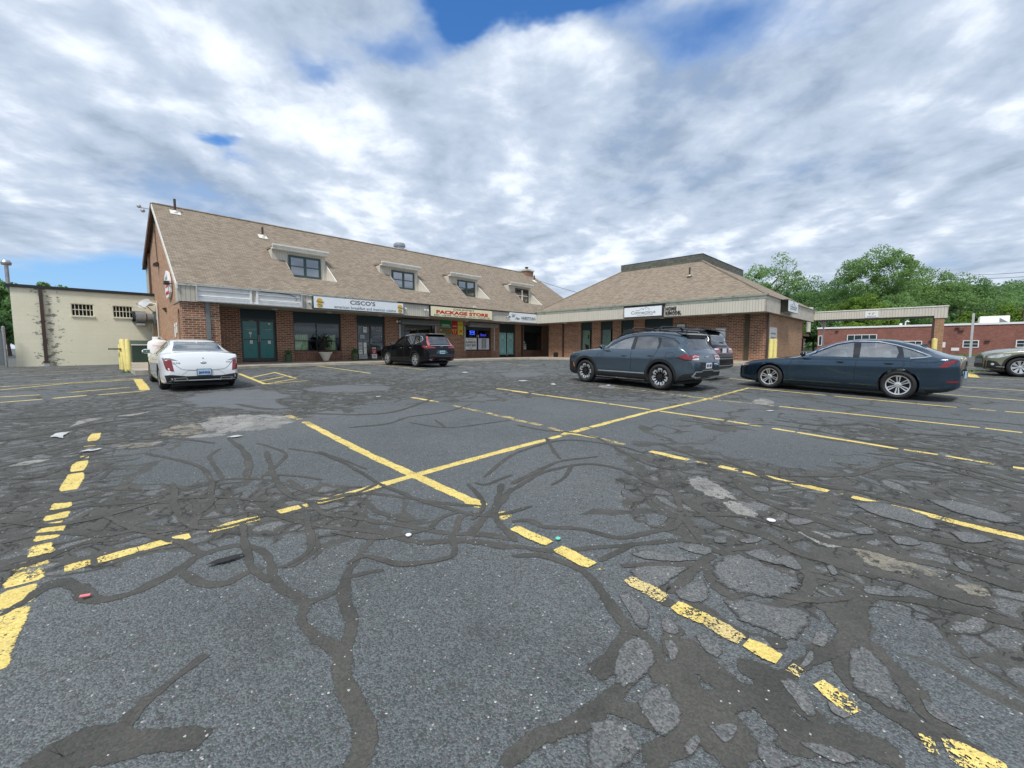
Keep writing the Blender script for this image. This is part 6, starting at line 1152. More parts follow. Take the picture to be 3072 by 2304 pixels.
class Car:
    def __init__(s, S, name, label, cat, paint, loc, rz, simple_=False, group=None):
        s.S = S; L = s.L = S['L']; s.root = empty(name, (0, 0, 0), 0, label, cat, group)
        fs = sorted(set([0, .02, .05, .09, .14, .2, .28] + [round(x, 3) for x in np.arange(.36, L - .35, .085)] + [L - .28, L - .2, L - .14, L - .09, L - .05, L - .02, L]))
        vs, F = loft(S, L, fs); me = bpy.data.meshes.new('body'); me.from_pydata(vs, [], F); me.materials.append(paint); me.materials.append(M['cabin'])
        bm = bmesh.new(); bm.from_mesh(me); bmesh.ops.recalc_face_normals(bm, faces=bm.faces); bm.to_mesh(me); bm.free()
        s.bvh = BVHTree.FromPolygons(vs, F); s.body = bpy.data.objects.new('body', me); COL.objects.link(s.body); s.body.parent = s.root
        s.wf, s.wr_, s.R = S['fo'], S['fo'] + S['wb'], S['R']
        W_ = cv(S['w'], L / 2); s.W = W_
        for f in (s.wf, s.wr_):
            for sd in (1, -1):
                n = 32; r = s.R + S.get('gap', .045); P = [(-f + r * math.cos(2 * math.pi * i / n), sd * (W_ - .42), s.R + .01 + r * math.sin(2 * math.pi * i / n)) for i in range(n)]
                boolcut(s.body, cutter(*prismv(P, (0, sd * .8, 0))))
        c0, c1 = S['cabin']                                            # hollow the glasshouse
        ci = []
        for f in np.linspace(c0, c1, 12):
            sec = section(S, f); zs = cv(S['zs'], f); zt = cv(S['zt'], f); w = cv(S['w'], f); wr = cv(S['wr'], f)
            t_ = max(zt - .055, zs + .02); y1 = w * .955 - .07; y2 = min(wr - .075, y1); zc = max(zs, min(t_ - .03, zt - .13))
            ring = [(y1, zs - .38), (y1, zs + .0), (y2, zc), (y2 - .10, t_), (-y2 + .10, t_), (-y2, zc), (-y1, zs + .0), (-y1, zs - .38)]; ci.append([(-f, y, z) for y, z in ring])
        n = 8; V = [p for r in ci for p in r]; FF = [(i * n + j, (i + 1) * n + j, (i + 1) * n + (j + 1) % n, i * n + (j + 1) % n) for i in range(len(ci) - 1) for j in range(n)] + [tuple(range(n)), tuple(range((len(ci) - 1) * n, len(ci) * n))[::-1]]
        boolcut(s.body, cutter(V, FF))
        for w_ in S['sidewin']: boolcut(s.body, cutter(*prismv([(-f, 1.3, z) for f, z in w_[0]], (0, -2.6, 0))))
        if 'ws' in S: boolcut(s.body, cutter(*prismv([(-S['ws'][0] , y, z) for y, z in S['ws'][2]], (-(S['ws'][1] - S['ws'][0]), 0, 0))))
        boolcut(s.body, cutter(*prismv([(-S['rw'][0], y, z) for y, z in S['rw'][2]], (-(S['rw'][1] - S['rw'][0]), 0, 0))))
        me = s.body.data; me.polygons.foreach_set('use_smooth', [True] * len(me.polygons)); me.set_sharp_from_angle(angle=R(32))
        # glass
        for poly, gm in S['sidewin']:
            for sd in (1, -1): s.patch('window_glass', M[gm], poly, 'L' if sd > 0 else 'R', -.008)
        if 'ws' in S: s.patch('windscreen', M['carglass'], S['ws'][2], 'F', -.006)
        s.patch('rear_window', M[S['rw'][3]], S['rw'][2], 'B', -.006)
        # cabin: seats and dash
        fl = .55 if S['H'] < 1.55 else .75
        for i, (f, y) in enumerate([(S['seats'][0], .36), (S['seats'][0], -.36), (S['seats'][1], .36), (S['seats'][1], -.36)]):
            m = MB(); z = S['zseat']; m.cbox((-f, y, z - .22), (.46, .46, .16)); m.cbox((-f - .26, y, z + .10), (.14, .44, .62), Matrix.Rotation(R(12), 3, 'Y')); m.cbox((-f - .33, y, z + .48), (.10, .26, .19), Matrix.Rotation(R(12), 3, 'Y')); m.build('seat', M[S.get('seatmat', 'seat_grey')], s.root, smooth=True, bevel=.03)
        m = MB(); m.cbox((-(c0 + .42), 0, S['zseat'] + .08), (.5, 1.3, .22)); m.build('dashboard', M['cabin'], s.root, bevel=.04)
        m = MB(); n = 16; m.tube([(-(S['seats'][0] - .42) + .05 * math.cos(2 * math.pi * i / n), .36 + .17 * math.sin(2 * math.pi * i / n), S['zseat'] + .22 + .17 * math.cos(2 * math.pi * i / n)) for i in range(n + 1)], .014, 5, False); m.build('steering_wheel', M['black'], s.root)
        m = MB(); m.box(-L + .5, -W_ + .25, cv(S['zb'], L / 2) - .05, -.5, W_ - .25, cv(S['zb'], L / 2) + .02); m.build('underbody', M['black'], s.root)
        s.wheels()
        s.root.location = loc; s.root.rotation_euler = (S.get('tilt', 0), 0, rz)
    def hit(s, view, a, b):
        if view == 'L': o, d = Vector((-a, 3, b)), Vector((0, -1, 0))
        elif view == 'R': o, d = Vector((-a, -3, b)), Vector((0, 1, 0))
        elif view == 'B': o, d = Vector((-s.L - 2, a, b)), Vector((1, 0, 0))
        elif view == 'F': o, d = Vector((2, a, b)), Vector((-1, 0, 0))
        elif view == 'T': o, d = Vector((-a, b, 4)), Vector((0, 0, -1))
        r = s.bvh.ray_cast(o, d); return r[0], r[1]
    def patch(s, name, mat, poly, view, off=.004, step=.05, parent=None, thick=0):
        P = []
        for a, b in zip(poly, poly[1:] + poly[:1]):
            n = max(1, int(math.hypot(b[0] - a[0], b[1] - a[1]) / step)); P += [(a[0] + (b[0] - a[0]) * i / n, a[1] + (b[1] - a[1]) * i / n) for i in range(n)]
        n = len(P); x0 = min(p[0] for p in P); x1 = max(p[0] for p in P); y0 = min(p[1] for p in P); y1 = max(p[1] for p in P); inner = []
        def inside(q):
            c = False
            for (ax, ay), (bx, by) in zip(P, P[1:] + P[:1]):
                if (ay > q[1]) != (by > q[1]) and q[0] < (bx - ax) * (q[1] - ay) / (by - ay) + ax: c = not c
            return c
        x = x0 + step / 2
        while x < x1:
            y = y0 + step / 2
            while y < y1:
                if inside((x, y)) and min(math.hypot(x - p[0], y - p[1]) for p in P) > step * .35: inner.append((x, y))
                y += step
            x += step
        r = delaunay_2d_cdt([Vector(p) for p in P + inner], [], [list(range(n))], 1, 1e-5)
        vs = []; ok = []
        for q in r[0]:
            h, nr = s.hit(view, q.x, q.y)
            if h is None: vs.append((0, 0, 0)); ok.append(False)
            else:
                dv = {'L': Vector((0, 1, 0)), 'R': Vector((0, -1, 0)), 'B': Vector((-1, 0, 0)), 'F': Vector((1, 0, 0)), 'T': Vector((0, 0, 1))}[view]
                if nr.dot(dv) < 0: nr = -nr
                vs.append(h + nr * off); ok.append(True)
        m = MB(); m.add(vs, [tuple(f) for f in r[2] if all(ok[i] for i in f)]); return m.build(name, mat, parent or s.root, smooth='all')
    def line(s, name, mat, pts, view, w=.012, off=.003, parent=None):
        V = [Vector(p) for p in pts]; out = []
        for a, b in zip(V, V[1:]): n = max(1, int((b - a).length / .05)); out += [a + (b - a) * i / n for i in range(n)]
        out.append(V[-1]); vs = []; ok = []
        for i, p in enumerate(out):
            t = (out[min(i + 1, len(out) - 1)] - out[max(i - 1, 0)]).normalized(); nn = Vector((-t.y, t.x)) * w / 2
            for q in (p + nn, p - nn):
                h, nr = s.hit(view, q.x, q.y)
                if h is None: vs.append((0, 0, 0)); ok.append(False)
                else:
                    dv = {'L': Vector((0, 1, 0)), 'R': Vector((0, -1, 0)), 'B': Vector((-1, 0, 0)), 'F': Vector((1, 0, 0)), 'T': Vector((0, 0, 1))}[view]
                    if nr.dot(dv) < 0: nr = -nr
                    vs.append(h + nr * off); ok.append(True)
        m = MB(); fs = [(2 * i, 2 * i + 1, 2 * i + 3, 2 * i + 2) for i in range(len(out) - 1)]; m.add(vs, [f for f in fs if all(ok[j] for j in f)]); return m.build(name, mat, parent or s.root, smooth='all')
    def arch(s, mat, wdt=.07, name='arch_cladding', off=.006, r0=None):
        for f in (s.wf, s.wr_):
            for v in 'LR':
                r = (r0 or s.R + s.S.get('gap', .045)); P = []; Z0 = s.R + .01
                for i in range(25): t = R(-14 + 208 * i / 24); P.append((f + (r + .001) * math.cos(t), Z0 + (r + .001) * math.sin(t)))
                for i in range(25)[::-1]: t = R(-14 + 208 * i / 24); P.append((f + (r + wdt) * math.cos(t), Z0 + (r + wdt) * math.sin(t)))
                s.patch(name, mat, P, v, off)
    def wheels(s):
        S = s.S; st = S['rim']; R_ = s.R; rr = S['rr']; proto = None
        root = bpy.data.objects.new('wheel', None)
        m = MB(); m.lathe([(rr * .985, -.10), (rr * .985, .08), (rr * .93, .03), (rr * .9, -.02), (0, -.03)], 32, (0, 0, 0), 'Y'); m.lathe([(.0, .012), (.15, .012), (.15, .0), (.0, .0)], 20, (0, 0, 0), 'Y'); wh = m.build('wheel', M['wheel_dark'], None, smooth=True)
        m = MB(); m.lathe([(rr, -.11), (R_ - .02, -.11), (R_, -.09), (R_, .08), (R_ - .02, .105), ((R_ + rr) / 2, .118), (rr + .01, .10), (rr - .002, .085), (rr - .002, -.11)], 40, (0, 0, 0), 'Y'); ty = m.build('tyre', M['tyre'], wh, smooth=True)
        m = MB(); mats = [M['alloy'], M['wheel_dark']]
        y0, y1 = .075, .095
        def bar(a0, r0, a1, r1, w0, w1, yy0=y0, yy1=y1, dip=.02):
            p0 = Vector((r0 * math.cos(a0), 0, r0 * math.sin(a0))); p1 = Vector((r1 * math.cos(a1), 0, r1 * math.sin(a1))); t = (p1 - p0).normalized(); nn = Vector((-t.z, 0, t.x))
            a, b, c, d = p0 + nn * w0 / 2, p1 + nn * w1 / 2, p1 - nn * w1 / 2, p0 - nn * w0 / 2
            m.add([(p.x, yy0 - .02, p.z) for p in (a, b, c, d)] + [(a.x, yy1 - dip, a.z), (b.x, yy1, b.z), (c.x, yy1, c.z), (d.x, yy1 - dip, d.z)], [(0, 1, 2, 3), (7, 6, 5, 4), (0, 4, 5, 1), (1, 5, 6, 2), (2, 6, 7, 3), (3, 7, 4, 0)])
        if st == 'twin6':
            for i in range(6):
                a = R(90 + 60 * i)
                for s_ in (-1, 1): bar(a + s_ * .30, .05, a + s_ * .15, rr * .95, .020, .030)
                bar(a, rr * .84, a, rr * .93, .07, .09, y0, y1 - .004, 0)
            m.lathe([(rr * .90, .06), (rr * .90, .093), (rr * 1.0, .10), (rr * 1.0, .06)], 40, (0, 0, 0), 'Y', False); m.lathe([(.07, .05), (.07, .085), (.03, .095), (0, .095)], 20, (0, 0, 0), 'Y')
        elif st == 'petal7':
            m.cur = 0
            for i in range(7):
                a = R(90 + 360 / 7 * i)
                for s_ in (-1, 1): bar(a + s_ * .22, rr * .60, a + s_ * .26, rr * .90, .035, .05)
                bar(a - .25, rr * .93, a + .25, rr * .93, .045, .045, y0, y1, 0)
            m.cur = 1
            for i in range(7):
                a = R(90 + 360 / 7 * i)
                for s_ in (-1, 1): bar(a + s_ * .30, .05, a + s_ * .27, rr * .92, .035, .02, .05, .08)
            m.lathe([(rr * .965, .06), (rr * .965, .09), (rr, .095), (rr, .06)], 40, (0, 0, 0), 'Y', False); m.lathe([(.07, .05), (.07, .085), (0, .09)], 20, (0, 0, 0), 'Y')
        elif st == 'five':
            for i in range(5):
                a = R(90 + 72 * i)
                for s_ in (-1, 1): bar(a + s_ * .16, .05, a + s_ * .24, rr * .95, .04, .045)
            m.lathe([(rr * .93, .06), (rr * .93, .09), (rr, .095), (rr, .06)], 40, (0, 0, 0), 'Y', False); m.lathe([(.06, .05), (.06, .085), (0, .09)], 20, (0, 0, 0), 'Y')
        else:
            for i in range(8): a = R(90 + 45 * i); bar(a, .05, a + .06, rr * .95, .035, .11)
            m.lathe([(rr * .91, .06), (rr * .91, .09), (rr, .095), (rr, .06)], 40, (0, 0, 0), 'Y', False); m.lathe([(.06, .05), (.06, .085), (0, .09)], 20, (0, 0, 0), 'Y')
        ri = m.build('rim', mats, wh, smooth=False)
        first = True
        for f in (s.wf, s.wr_):
            for sd in (1, -1):
                o = wh if first else copy_tree(wh); first = False
                o.parent = s.root; o.location = (-f, sd * (s.W - .125), R_); o.rotation_euler = (0, .25 if f == s.wf else 0, 0) if sd > 0 else (0, .4, math.pi)
    def mirror(s, mat, f, z, w=.20):
        for sd in (1, -1):
            y = sd * (cv(s.S['w'], f) * .97); m = MB(); m.ball((0, 0, 0), .1, 12, (.75, 1.05, .72)); o = m.build('mirror', mat, s.root, smooth='all'); o.location = (-f, y + sd * .13, z + .03); o.rotation_euler = (0, 0, sd * .2)
            m = MB(); m.cbox((-.066, 0, .0), (.012, .17, .105)); m.build('mirror_glass', M['mirror'], o, bevel=.003)
            m = MB(); m.tube([(0, -sd * .06, -.03), (.02, -sd * .15, -.07)], .022, 6); m.build('mirror_arm', mat, o)
    def handles(s, fs, z, mat):
        for f, dz in fs:
            for v in 'LR': h, _ = s.hit(v, f, z + dz); sd = 1 if v == 'L' else -1; m = MB(); m.ball((h.x, h.y + sd * .022, h.z), .10, 10, (1.0, .13, .16)); m.build('door_handle', mat, s.root, smooth='all'); s.patch('handle_recess', M['cabin'], [(f - .06, z + dz - .03), (f + .06, z + dz - .03), (f + .05, z + dz - .012), (f - .05, z + dz - .012)], v, .003)
    def plate(s, text, z, mat, y=0, w=.31, back=None, pm=None):
        h, _ = s.hit('B', y, z); m = MB(); m.cbox((h.x - .02, y, z), (.012, w, .155)); o = m.build('number_plate', mat, s.root)
        if text: lettering(text, .075, simple('plate_letters', (.03, .05, .16), .5), s.root, (h.x - .03, y, z), -math.pi / 2, width=w * .8, bold=.02)
    def badge(s, text, y, z, hgt, w, mat=None, bold=.01):
        h, _ = s.hit('B', y, z); lettering(text, hgt, mat or M['chrome'], s.root, (h.x - .012, y, z), -math.pi / 2, width=w, bold=bold, name='badge')
def mir(poly): return [(-a, b) for a, b in poly][::-1]
def place(c_front, c_rear, W, wb, fo, rear_fixed=True, az=None):
    """car origin (front bumper centre on the ground) and heading from the near-side tyre contacts"""
    a, b = Vector(c_front), Vector(c_rear); d = (a - b).normalized()
    if az is not None: d = Vector((math.sin(R(az)), math.cos(R(az))))
    right = Vector((d.y, -d.x)); mid = (a + b) / 2 if not rear_fixed else b + d * wb / 2
    c = mid + right * (W - .12); front = c + d * (wb / 2 + fo)
    return (front.x, front.y), d
def setcar(S, cf, cr, fixed=False, az=None, sc=1.0):
    S['sc'] = sc; (x, y), d = place(cf, cr, max(v for _, v in S['w']) * sc, S['wb'] * sc, S['fo'] * sc, fixed, az); S = dict(S, fo=S['fo'] * sc, wb=S['wb'] * sc)
    zf = gz(x - d.x * S['fo'], y - d.y * S['fo']); q = S['fo'] + S['wb']; zr = gz(x - d.x * q, y - d.y * q)
    pitch = math.atan2(zf - zr, S['wb']); z0 = zf + math.tan(pitch) * S['fo']
    return (x, y, z0 + .005), math.atan2(d.y, d.x), pitch
def shorten(S, f0, k):
    g = lambda f: f if f < f0 else f0 + (f - f0) * k
    for q in ('zt', 'zs', 'zb', 'w', 'wr'): S[q] = [(g(f), v) for f, v in S[q]]
    S['L'] = g(S['L']); return S
def fix(car, pitch): car.root.scale = (car.S.get('sc', 1),) * 3; car.root.rotation_euler = (0, -pitch, car.root.rotation_euler[2])

# ---- dark blue saloon
SA = dict(L=4.97, H=1.45, fo=.95, wb=2.83, R=.335, rr=.235, rim='twin6', gap=.05, zseat=.72, seats=(2.35, 3.25), seatmat='seat_light',
  zt=[(0, .58), (.04, .66), (.15, .73), (.5, .81), (1.0, .89), (1.5, .955), (1.75, 1.07), (2.15, 1.26), (2.55, 1.395), (3.0, 1.45), (3.4, 1.435), (3.9, 1.33), (4.3, 1.18), (4.6, 1.085), (4.82, 1.06), (4.90, 1.045), (4.94, .95), (4.97, .70)],
  zs=[(0, .52), (.04, .60), (.15, .67), (.5, .76), (1.0, .84), (1.5, .90), (2.5, .935), (3.6, .965), (4.3, .985), (4.75, .99), (4.90, .97), (4.94, .88), (4.97, .62)],
  zb=[(0, .24), (.2, .19), (.6, .17), (4.1, .17), (4.5, .20), (4.8, .26), (4.97, .34)],
  w=[(0, .60), (.06, .72), (.2, .83), (.45, .895), (.95, .925), (2.5, .93), (4.0, .93), (4.5, .89), (4.8, .81), (4.93, .72), (4.97, .66)],
  wr=[(0, .7), (1.5, .78), (2.2, .66), (2.6, .61), (3.4, .60), (4.0, .64), (4.5, .74), (4.97, .66)],
  cabin=(1.62, 4.25),
  sidewin=[([(1.86, .965), (2.15, 1.13), (2.45, 1.27), (2.72, 1.335), (2.80, 1.338), (2.86, .97)], 'carglass'), ([(2.99, .972), (2.95, 1.342), (3.25, 1.345), (3.50, 1.315), (3.64, 1.27), (3.72, 1.11), (3.70, .99)], 'carglass'), ([(3.84, 1.0), (3.76, 1.235), (3.95, 1.17), (4.16, 1.075), (4.20, 1.045), (4.10, 1.02)], 'carglass')],
  ws=(.9, 2.5, [(-.66, .98), (.66, .98), (.50, 1.355), (-.50, 1.355)]), rw=(3.6, 5.2, [(-.54, 1.12), (.54, 1.12), (.46, 1.36), (-.46, 1.36)], 'carglass'))
shorten(SA, 4.3, .74)
pA = carpaint('deep_blue_paint', (.030, .064, .102), .75, .15)
loc, rz_, pt = setcar(SA, G(2303, 1163.6), G(2700, 1198), sc=.965); c = Car(SA, 'parked_car', 'dark blue four-door saloon parked side-on at the right', 'car', pA, loc, rz_); fix(c, pt)
for v in 'LR':
    c.line('window_trim', M['chrome'], [(1.78, .965), (2.08, 1.13), (2.42, 1.30), (2.72, 1.368), (3.0, 1.378), (3.3, 1.37), (3.65, 1.29), (3.95, 1.19), (4.2, 1.08), (4.300, 1.035), (4.12, 1.0), (3.95, .985)], v, .022, .005)
    c.patch('pillar_trim', M['blackgloss'], [(2.865, .965), (2.985, .967), (2.945, 1.35), (2.805, 1.345)], v, .004); c.patch('pillar_trim', M['blackgloss'], [(3.71, .985), (3.83, .995), (3.75, 1.24), (3.65, 1.275), (3.73, 1.11)], v, .004)
    for P in ([(1.42, .24), (1.40, .60), (1.50, .84), (1.70, .945)], [(2.93, .21), (2.93, .7), (2.955, .955)], [(3.22, .22), (3.42, .40), (3.62, .62), (3.86, .80), (3.84, .98)]): c.line('door_seam', M['black'], P, v, .010)
    c.line('character_line', M['black'], [(1.5, .885), (2.6, .905), (3.6, .915), (4.448, .91)], v, .009); c.line('sill_seam', M['black'], [(1.42, .235), (3.2, .235)], v, .02)
    c.line('sill_highlight', pA, [(1.45, .33), (3.2, .31)], v, .02, .006)
    c.line('fuel_flap', M['black'], [(4.0, .80), (4.22, .80), (4.26, .84), (4.26, .93), (4.22, .96), (4.0, .955), (3.97, .92), (3.97, .84), (4.0, .80)], v, .006)
    c.patch('tail_lamp', M['tail_red'], [(4.433, .80), (4.581, .80), (4.670, .90), (4.766, .905), (4.777, .955), (4.670, .965), (4.537, .92)], v, .006); c.patch('head_lamp', M['headlamp'], [(.05, .60), (.30, .645), (.36, .66), (.22, .675), (.06, .66)], v, .006); c.patch('side_marker', M['amber'], [(.20, .63), (.34, .65), (.35, .665), (.22, .67)], v, .008)
    c.patch('reflector', M['tail_red'], [(4.581, .455), (4.759, .46), (4.766, .50), (4.596, .49)], v, .006); c.patch('bumper_lower', M['black'], [(.02, .26), (.45, .20), (.50, .235), (.05, .31)], v, .004); c.patch('bumper_lower', M['clad'], [(4.25, .19), (4.766, .30), (4.774, .36), (4.522, .27), (4.25, .25)], v, .004)
c.patch('grille', M['blackgloss'], [(-.5, .42), (.5, .42), (.55, .60), (-.55, .60)], 'F', .006)
for P in ([(.35, .82), (.72, .82), (.70, .90), (.35, .90)],): c.patch('tail_lamp', M['tail_red'], P, 'B', .006); c.patch('tail_lamp', M['tail_red'], mir(P), 'B', .006)
c.mirror(M['blackgloss'], 1.80, .99); c.handles([(2.62, 0), (3.58, .005)], .84, M['blackgloss']); c.plate('', .62, M['plate'])
m = MB(); m.prism([(-3.95, -.008, 1.30), (-4.12, -.008, 1.26), (-4.10, -.008, 1.33)], (0, .016, 0)); m.build('antenna', pA, c.root)
blue_car = c

# ---- grey crossover
SB = dict(L=4.66, H=1.66, fo=.89, wb=2.755, R=.365, rr=.25, rim='petal7', gap=.06, zseat=.92, seats=(2.2, 3.05), seatmat='seat_grey',
  zt=[(0, .80), (.05, .90), (.2, 1.0), (.6, 1.08), (1.1, 1.13), (1.3, 1.16), (1.7, 1.36), (2.1, 1.53), (2.5, 1.62), (3.0, 1.655), (3.6, 1.635), (4.10, 1.57), (4.22, 1.52), (4.36, 1.28), (4.47, 1.12), (4.55, 1.06), (4.60, .98), (4.64, .80), (4.66, .62)],
  zs=[(0, .72), (.05, .83), (.2, .93), (.6, 1.01), (1.3, 1.07), (2.4, 1.08), (3.2, 1.11), (3.8, 1.18), (4.1, 1.20), (4.3, 1.16), (4.47, 1.06), (4.55, 1.0), (4.60, .92), (4.64, .74), (4.66, .56)],
  zb=[(0, .30), (.2, .24), (.6, .22), (3.8, .22), (4.2, .27), (4.5, .33), (4.66, .40)],
  w=[(0, .66), (.06, .78), (.2, .86), (.45, .91), (.9, .935), (2.3, .93), (3.7, .935), (4.15, .91), (4.45, .85), (4.6, .78), (4.66, .70)],
  wr=[(0, .8), (1.3, .82), (2.0, .69), (2.5, .645), (3.5, .63), (4.1, .61), (4.3, .64), (4.5, .72), (4.66, .7)],
  cabin=(1.5, 4.18),
  sidewin=[([(1.72, 1.125), (1.95, 1.27), (2.25, 1.41), (2.48, 1.47), (2.60, 1.48), (2.62, 1.12)], 'carglass'), ([(2.74, 1.125), (2.72, 1.49), (3.1, 1.50), (3.38, 1.48), (3.50, 1.30), (3.50, 1.16)], 'tintglass'), ([(3.60, 1.18), (3.52, 1.46), (3.8, 1.43), (4.0, 1.36), (4.12, 1.25), (4.0, 1.23)], 'tintglass')],
  ws=(.7, 2.3, [(-.70, 1.19), (.70, 1.19), (.56, 1.50), (-.56, 1.50)]), rw=(3.9, 5.0, [(-.60, 1.14), (.60, 1.14), (.54, 1.44), (-.54, 1.44)], 'tintglass'))
shorten(SB, 4.0, .84)
pB = carpaint('slate_grey_paint', (.078, .115, .148), .7, .24)
loc, rz_, pt = setcar(SB, G(1690 + 255 / 4.022, 960 + 745 / 4.022), G(1690 + 1215 / 4.022, 960 + 850 / 4.022), sc=.945); c = Car(SB, 'parked_car', 'slate grey crossover with roof bars parked beside the black SUV', 'car', pB, loc, rz_); fix(c, pt)
c.arch(M['clad'], .075)
for v in 'LR':
    c.patch('sill_cladding', M['clad'], [(1.36, .23), (3.20, .23), (3.24, .40), (1.34, .38)], v, .005); c.line('sill_trim', M['alloy'], [(1.45, .43), (3.15, .44)], v, .028, .010); c.line('side_step', M['chrome'], [(1.38, .26), (3.15, .26)], v, .03, .03); c.line('window_trim', M['black'], [(1.62, 1.12), (1.9, 1.29), (2.25, 1.44), (2.6, 1.51), (3.1, 1.53), (3.5, 1.51), (3.9, 1.44), (4.126, 1.30)], v, .02, .004)
    for P in ([(1.36, .42), (1.36, .8), (1.46, 1.02)], [(2.68, .42), (2.66, .8), (2.68, 1.10)], [(3.28, .75), (3.45, .95), (3.55, 1.12), (3.54, 1.25)]): c.line('door_seam', M['black'], P, v, .010)
    c.patch('pillar_trim', M['blackgloss'], [(2.63, 1.12), (2.735, 1.123), (2.715, 1.495), (2.605, 1.488)], v, .004); c.patch('pillar_trim', M['blackgloss'], [(3.51, 1.16), (3.59, 1.18), (3.51, 1.47), (3.39, 1.485), (3.51, 1.30)], v, .004)
    c.line('fuel_flap', M['black'], [(3.85, .90), (4.017, .90), (4.050, .94), (4.067, 1.03), (4.017, 1.06), (3.88, 1.06), (3.82, 1.02), (3.81, .94), (3.85, .90)], v, .007)
    c.patch('tail_lamp', M['tail_red'], [(4.168, .93), (4.353, .885), (4.504, .885), (4.504, 1.01), (4.336, 1.03)], v, .006); c.patch('tail_lamp', M['black'], [(4.067, .925), (4.252, .885), (4.378, .85), (4.487, .85), (4.487, .88), (4.353, .884), (4.168, .928)], v, .007)
    c.patch('head_lamp', M['headlamp'], [(.02, .80), (.12, .82), (.16, .90), (.06, .88)], v, .006); c.patch('bumper_cladding', M['clad'], [(.01, .36), (.42, .26), (.44, .42), (.30, .62), (.10, .74), (.02, .72)], v, .005); c.patch('side_marker', M['amber'], [(.38, .48), (.42, .50), (.36, .64), (.33, .62)], v, .008)
    c.patch('bumper_cladding', M['clad'], [(4.151, .30), (4.538, .40), (4.538, .52), (4.336, .48), (4.185, .40)], v, .005)
for sg_ in (1, -1):
    f_ = (lambda p: p) if sg_ > 0 else mir
    c.patch('tail_lamp', M['tail_red'], f_([(.42, .93), (.76, .90), (.80, 1.0), (.36, 1.03)]), 'B', .008); c.patch('tail_lamp_clear', M['tail_clear'], f_([(.46, .87), (.76, .87), (.76, .90), (.44, .925)]), 'B', .009); c.line('tail_lamp_bar', M['tail_clear'], f_([(.44, .96), (.62, .98), (.74, .94)]), 'B', .018, .011)
    c.line('bumper_trim', M['alloy'], f_([(.30, .55), (.66, .55), (.74, .44), (.60, .40), (.36, .40)]), 'B', .035, .014); c.patch('bumper_vent', M['black'], f_([(.34, .43), (.62, .43), (.68, .50), (.36, .53)]), 'B', .010)
c.patch('bumper_cladding', M['clad'], [(-.72, .42), (.72, .42), (.70, .56), (.30, .58), (-.30, .58), (-.70, .56)], 'B', .006); c.patch('plate_recess', M['black'], [(-.34, .64), (.34, .64), (.40, .80), (-.40, .80)], 'B', .004)
c.line('bumper_trim', M['alloy'], [(-.30, .585), (.30, .585)], 'B', .03, .014)
c.plate('BK 407', .71, M['plate_w'], -.05); c.badge('KIA', 0, .955, .055, .20, M['alloy'], .03); c.badge('SPORTAGE', .48, .83, .03, .26, M['alloy']); c.mirror(M['blackgloss'], 1.66, 1.14); c.handles([(2.42, 0), (3.32, .03)], .93, pB)
for y in (.60, -.60):
    z = [cv(SB['zt'], f) for f in (1.85, 2.2, 2.8, 3.4, 3.9, 4.08)]; m = MB(); m.tube([(-f, y, zz + dz) for f, zz, dz in zip((1.85, 2.1, 2.8, 3.4, 3.9, 4.1), z, (-.03, .02, .035, .035, .02, -.03))], .018, 6); m.build('roof_rail', M['black'], c.root, smooth=True)
for f in (2.45, 3.40):
    zz = cv(SB['zt'], f) + .035; m = MB(); m.tube([(-f, .61, zz - .03), (-f, .60, zz + .06), (-f, .50, zz + .10), (-f, 0, zz + .115), (-f, -.50, zz + .10), (-f, -.60, zz + .06), (-f, -.61, zz - .03)], [.03, .035, .024, .022, .024, .035, .03], 8); m.build('roof_crossbar', M['black'], c.root, smooth=True)
m = MB(); m.prism([(-4.017, -.62, 1.575), (-4.252, -.58, 1.535), (-4.252, .58, 1.535), (-4.017, .62, 1.575)], (0, 0, .028)); m.build('spoiler', pB, c.root, bevel=.01); m = MB(); m.prism([(-4.118, -.5, 1.53), (-4.239, -.5, 1.532), (-4.239, .5, 1.532), (-4.118, .5, 1.53)], (0, 0, -.06)); m.build('spoiler_underside', M['black'], c.root)
m = MB(); m.prism([(-3.75, -.008, 1.63), (-3.92, -.008, 1.61), (-3.90, -.008, 1.68)], (0, .016, 0)); m.build('antenna', M['black'], c.root)

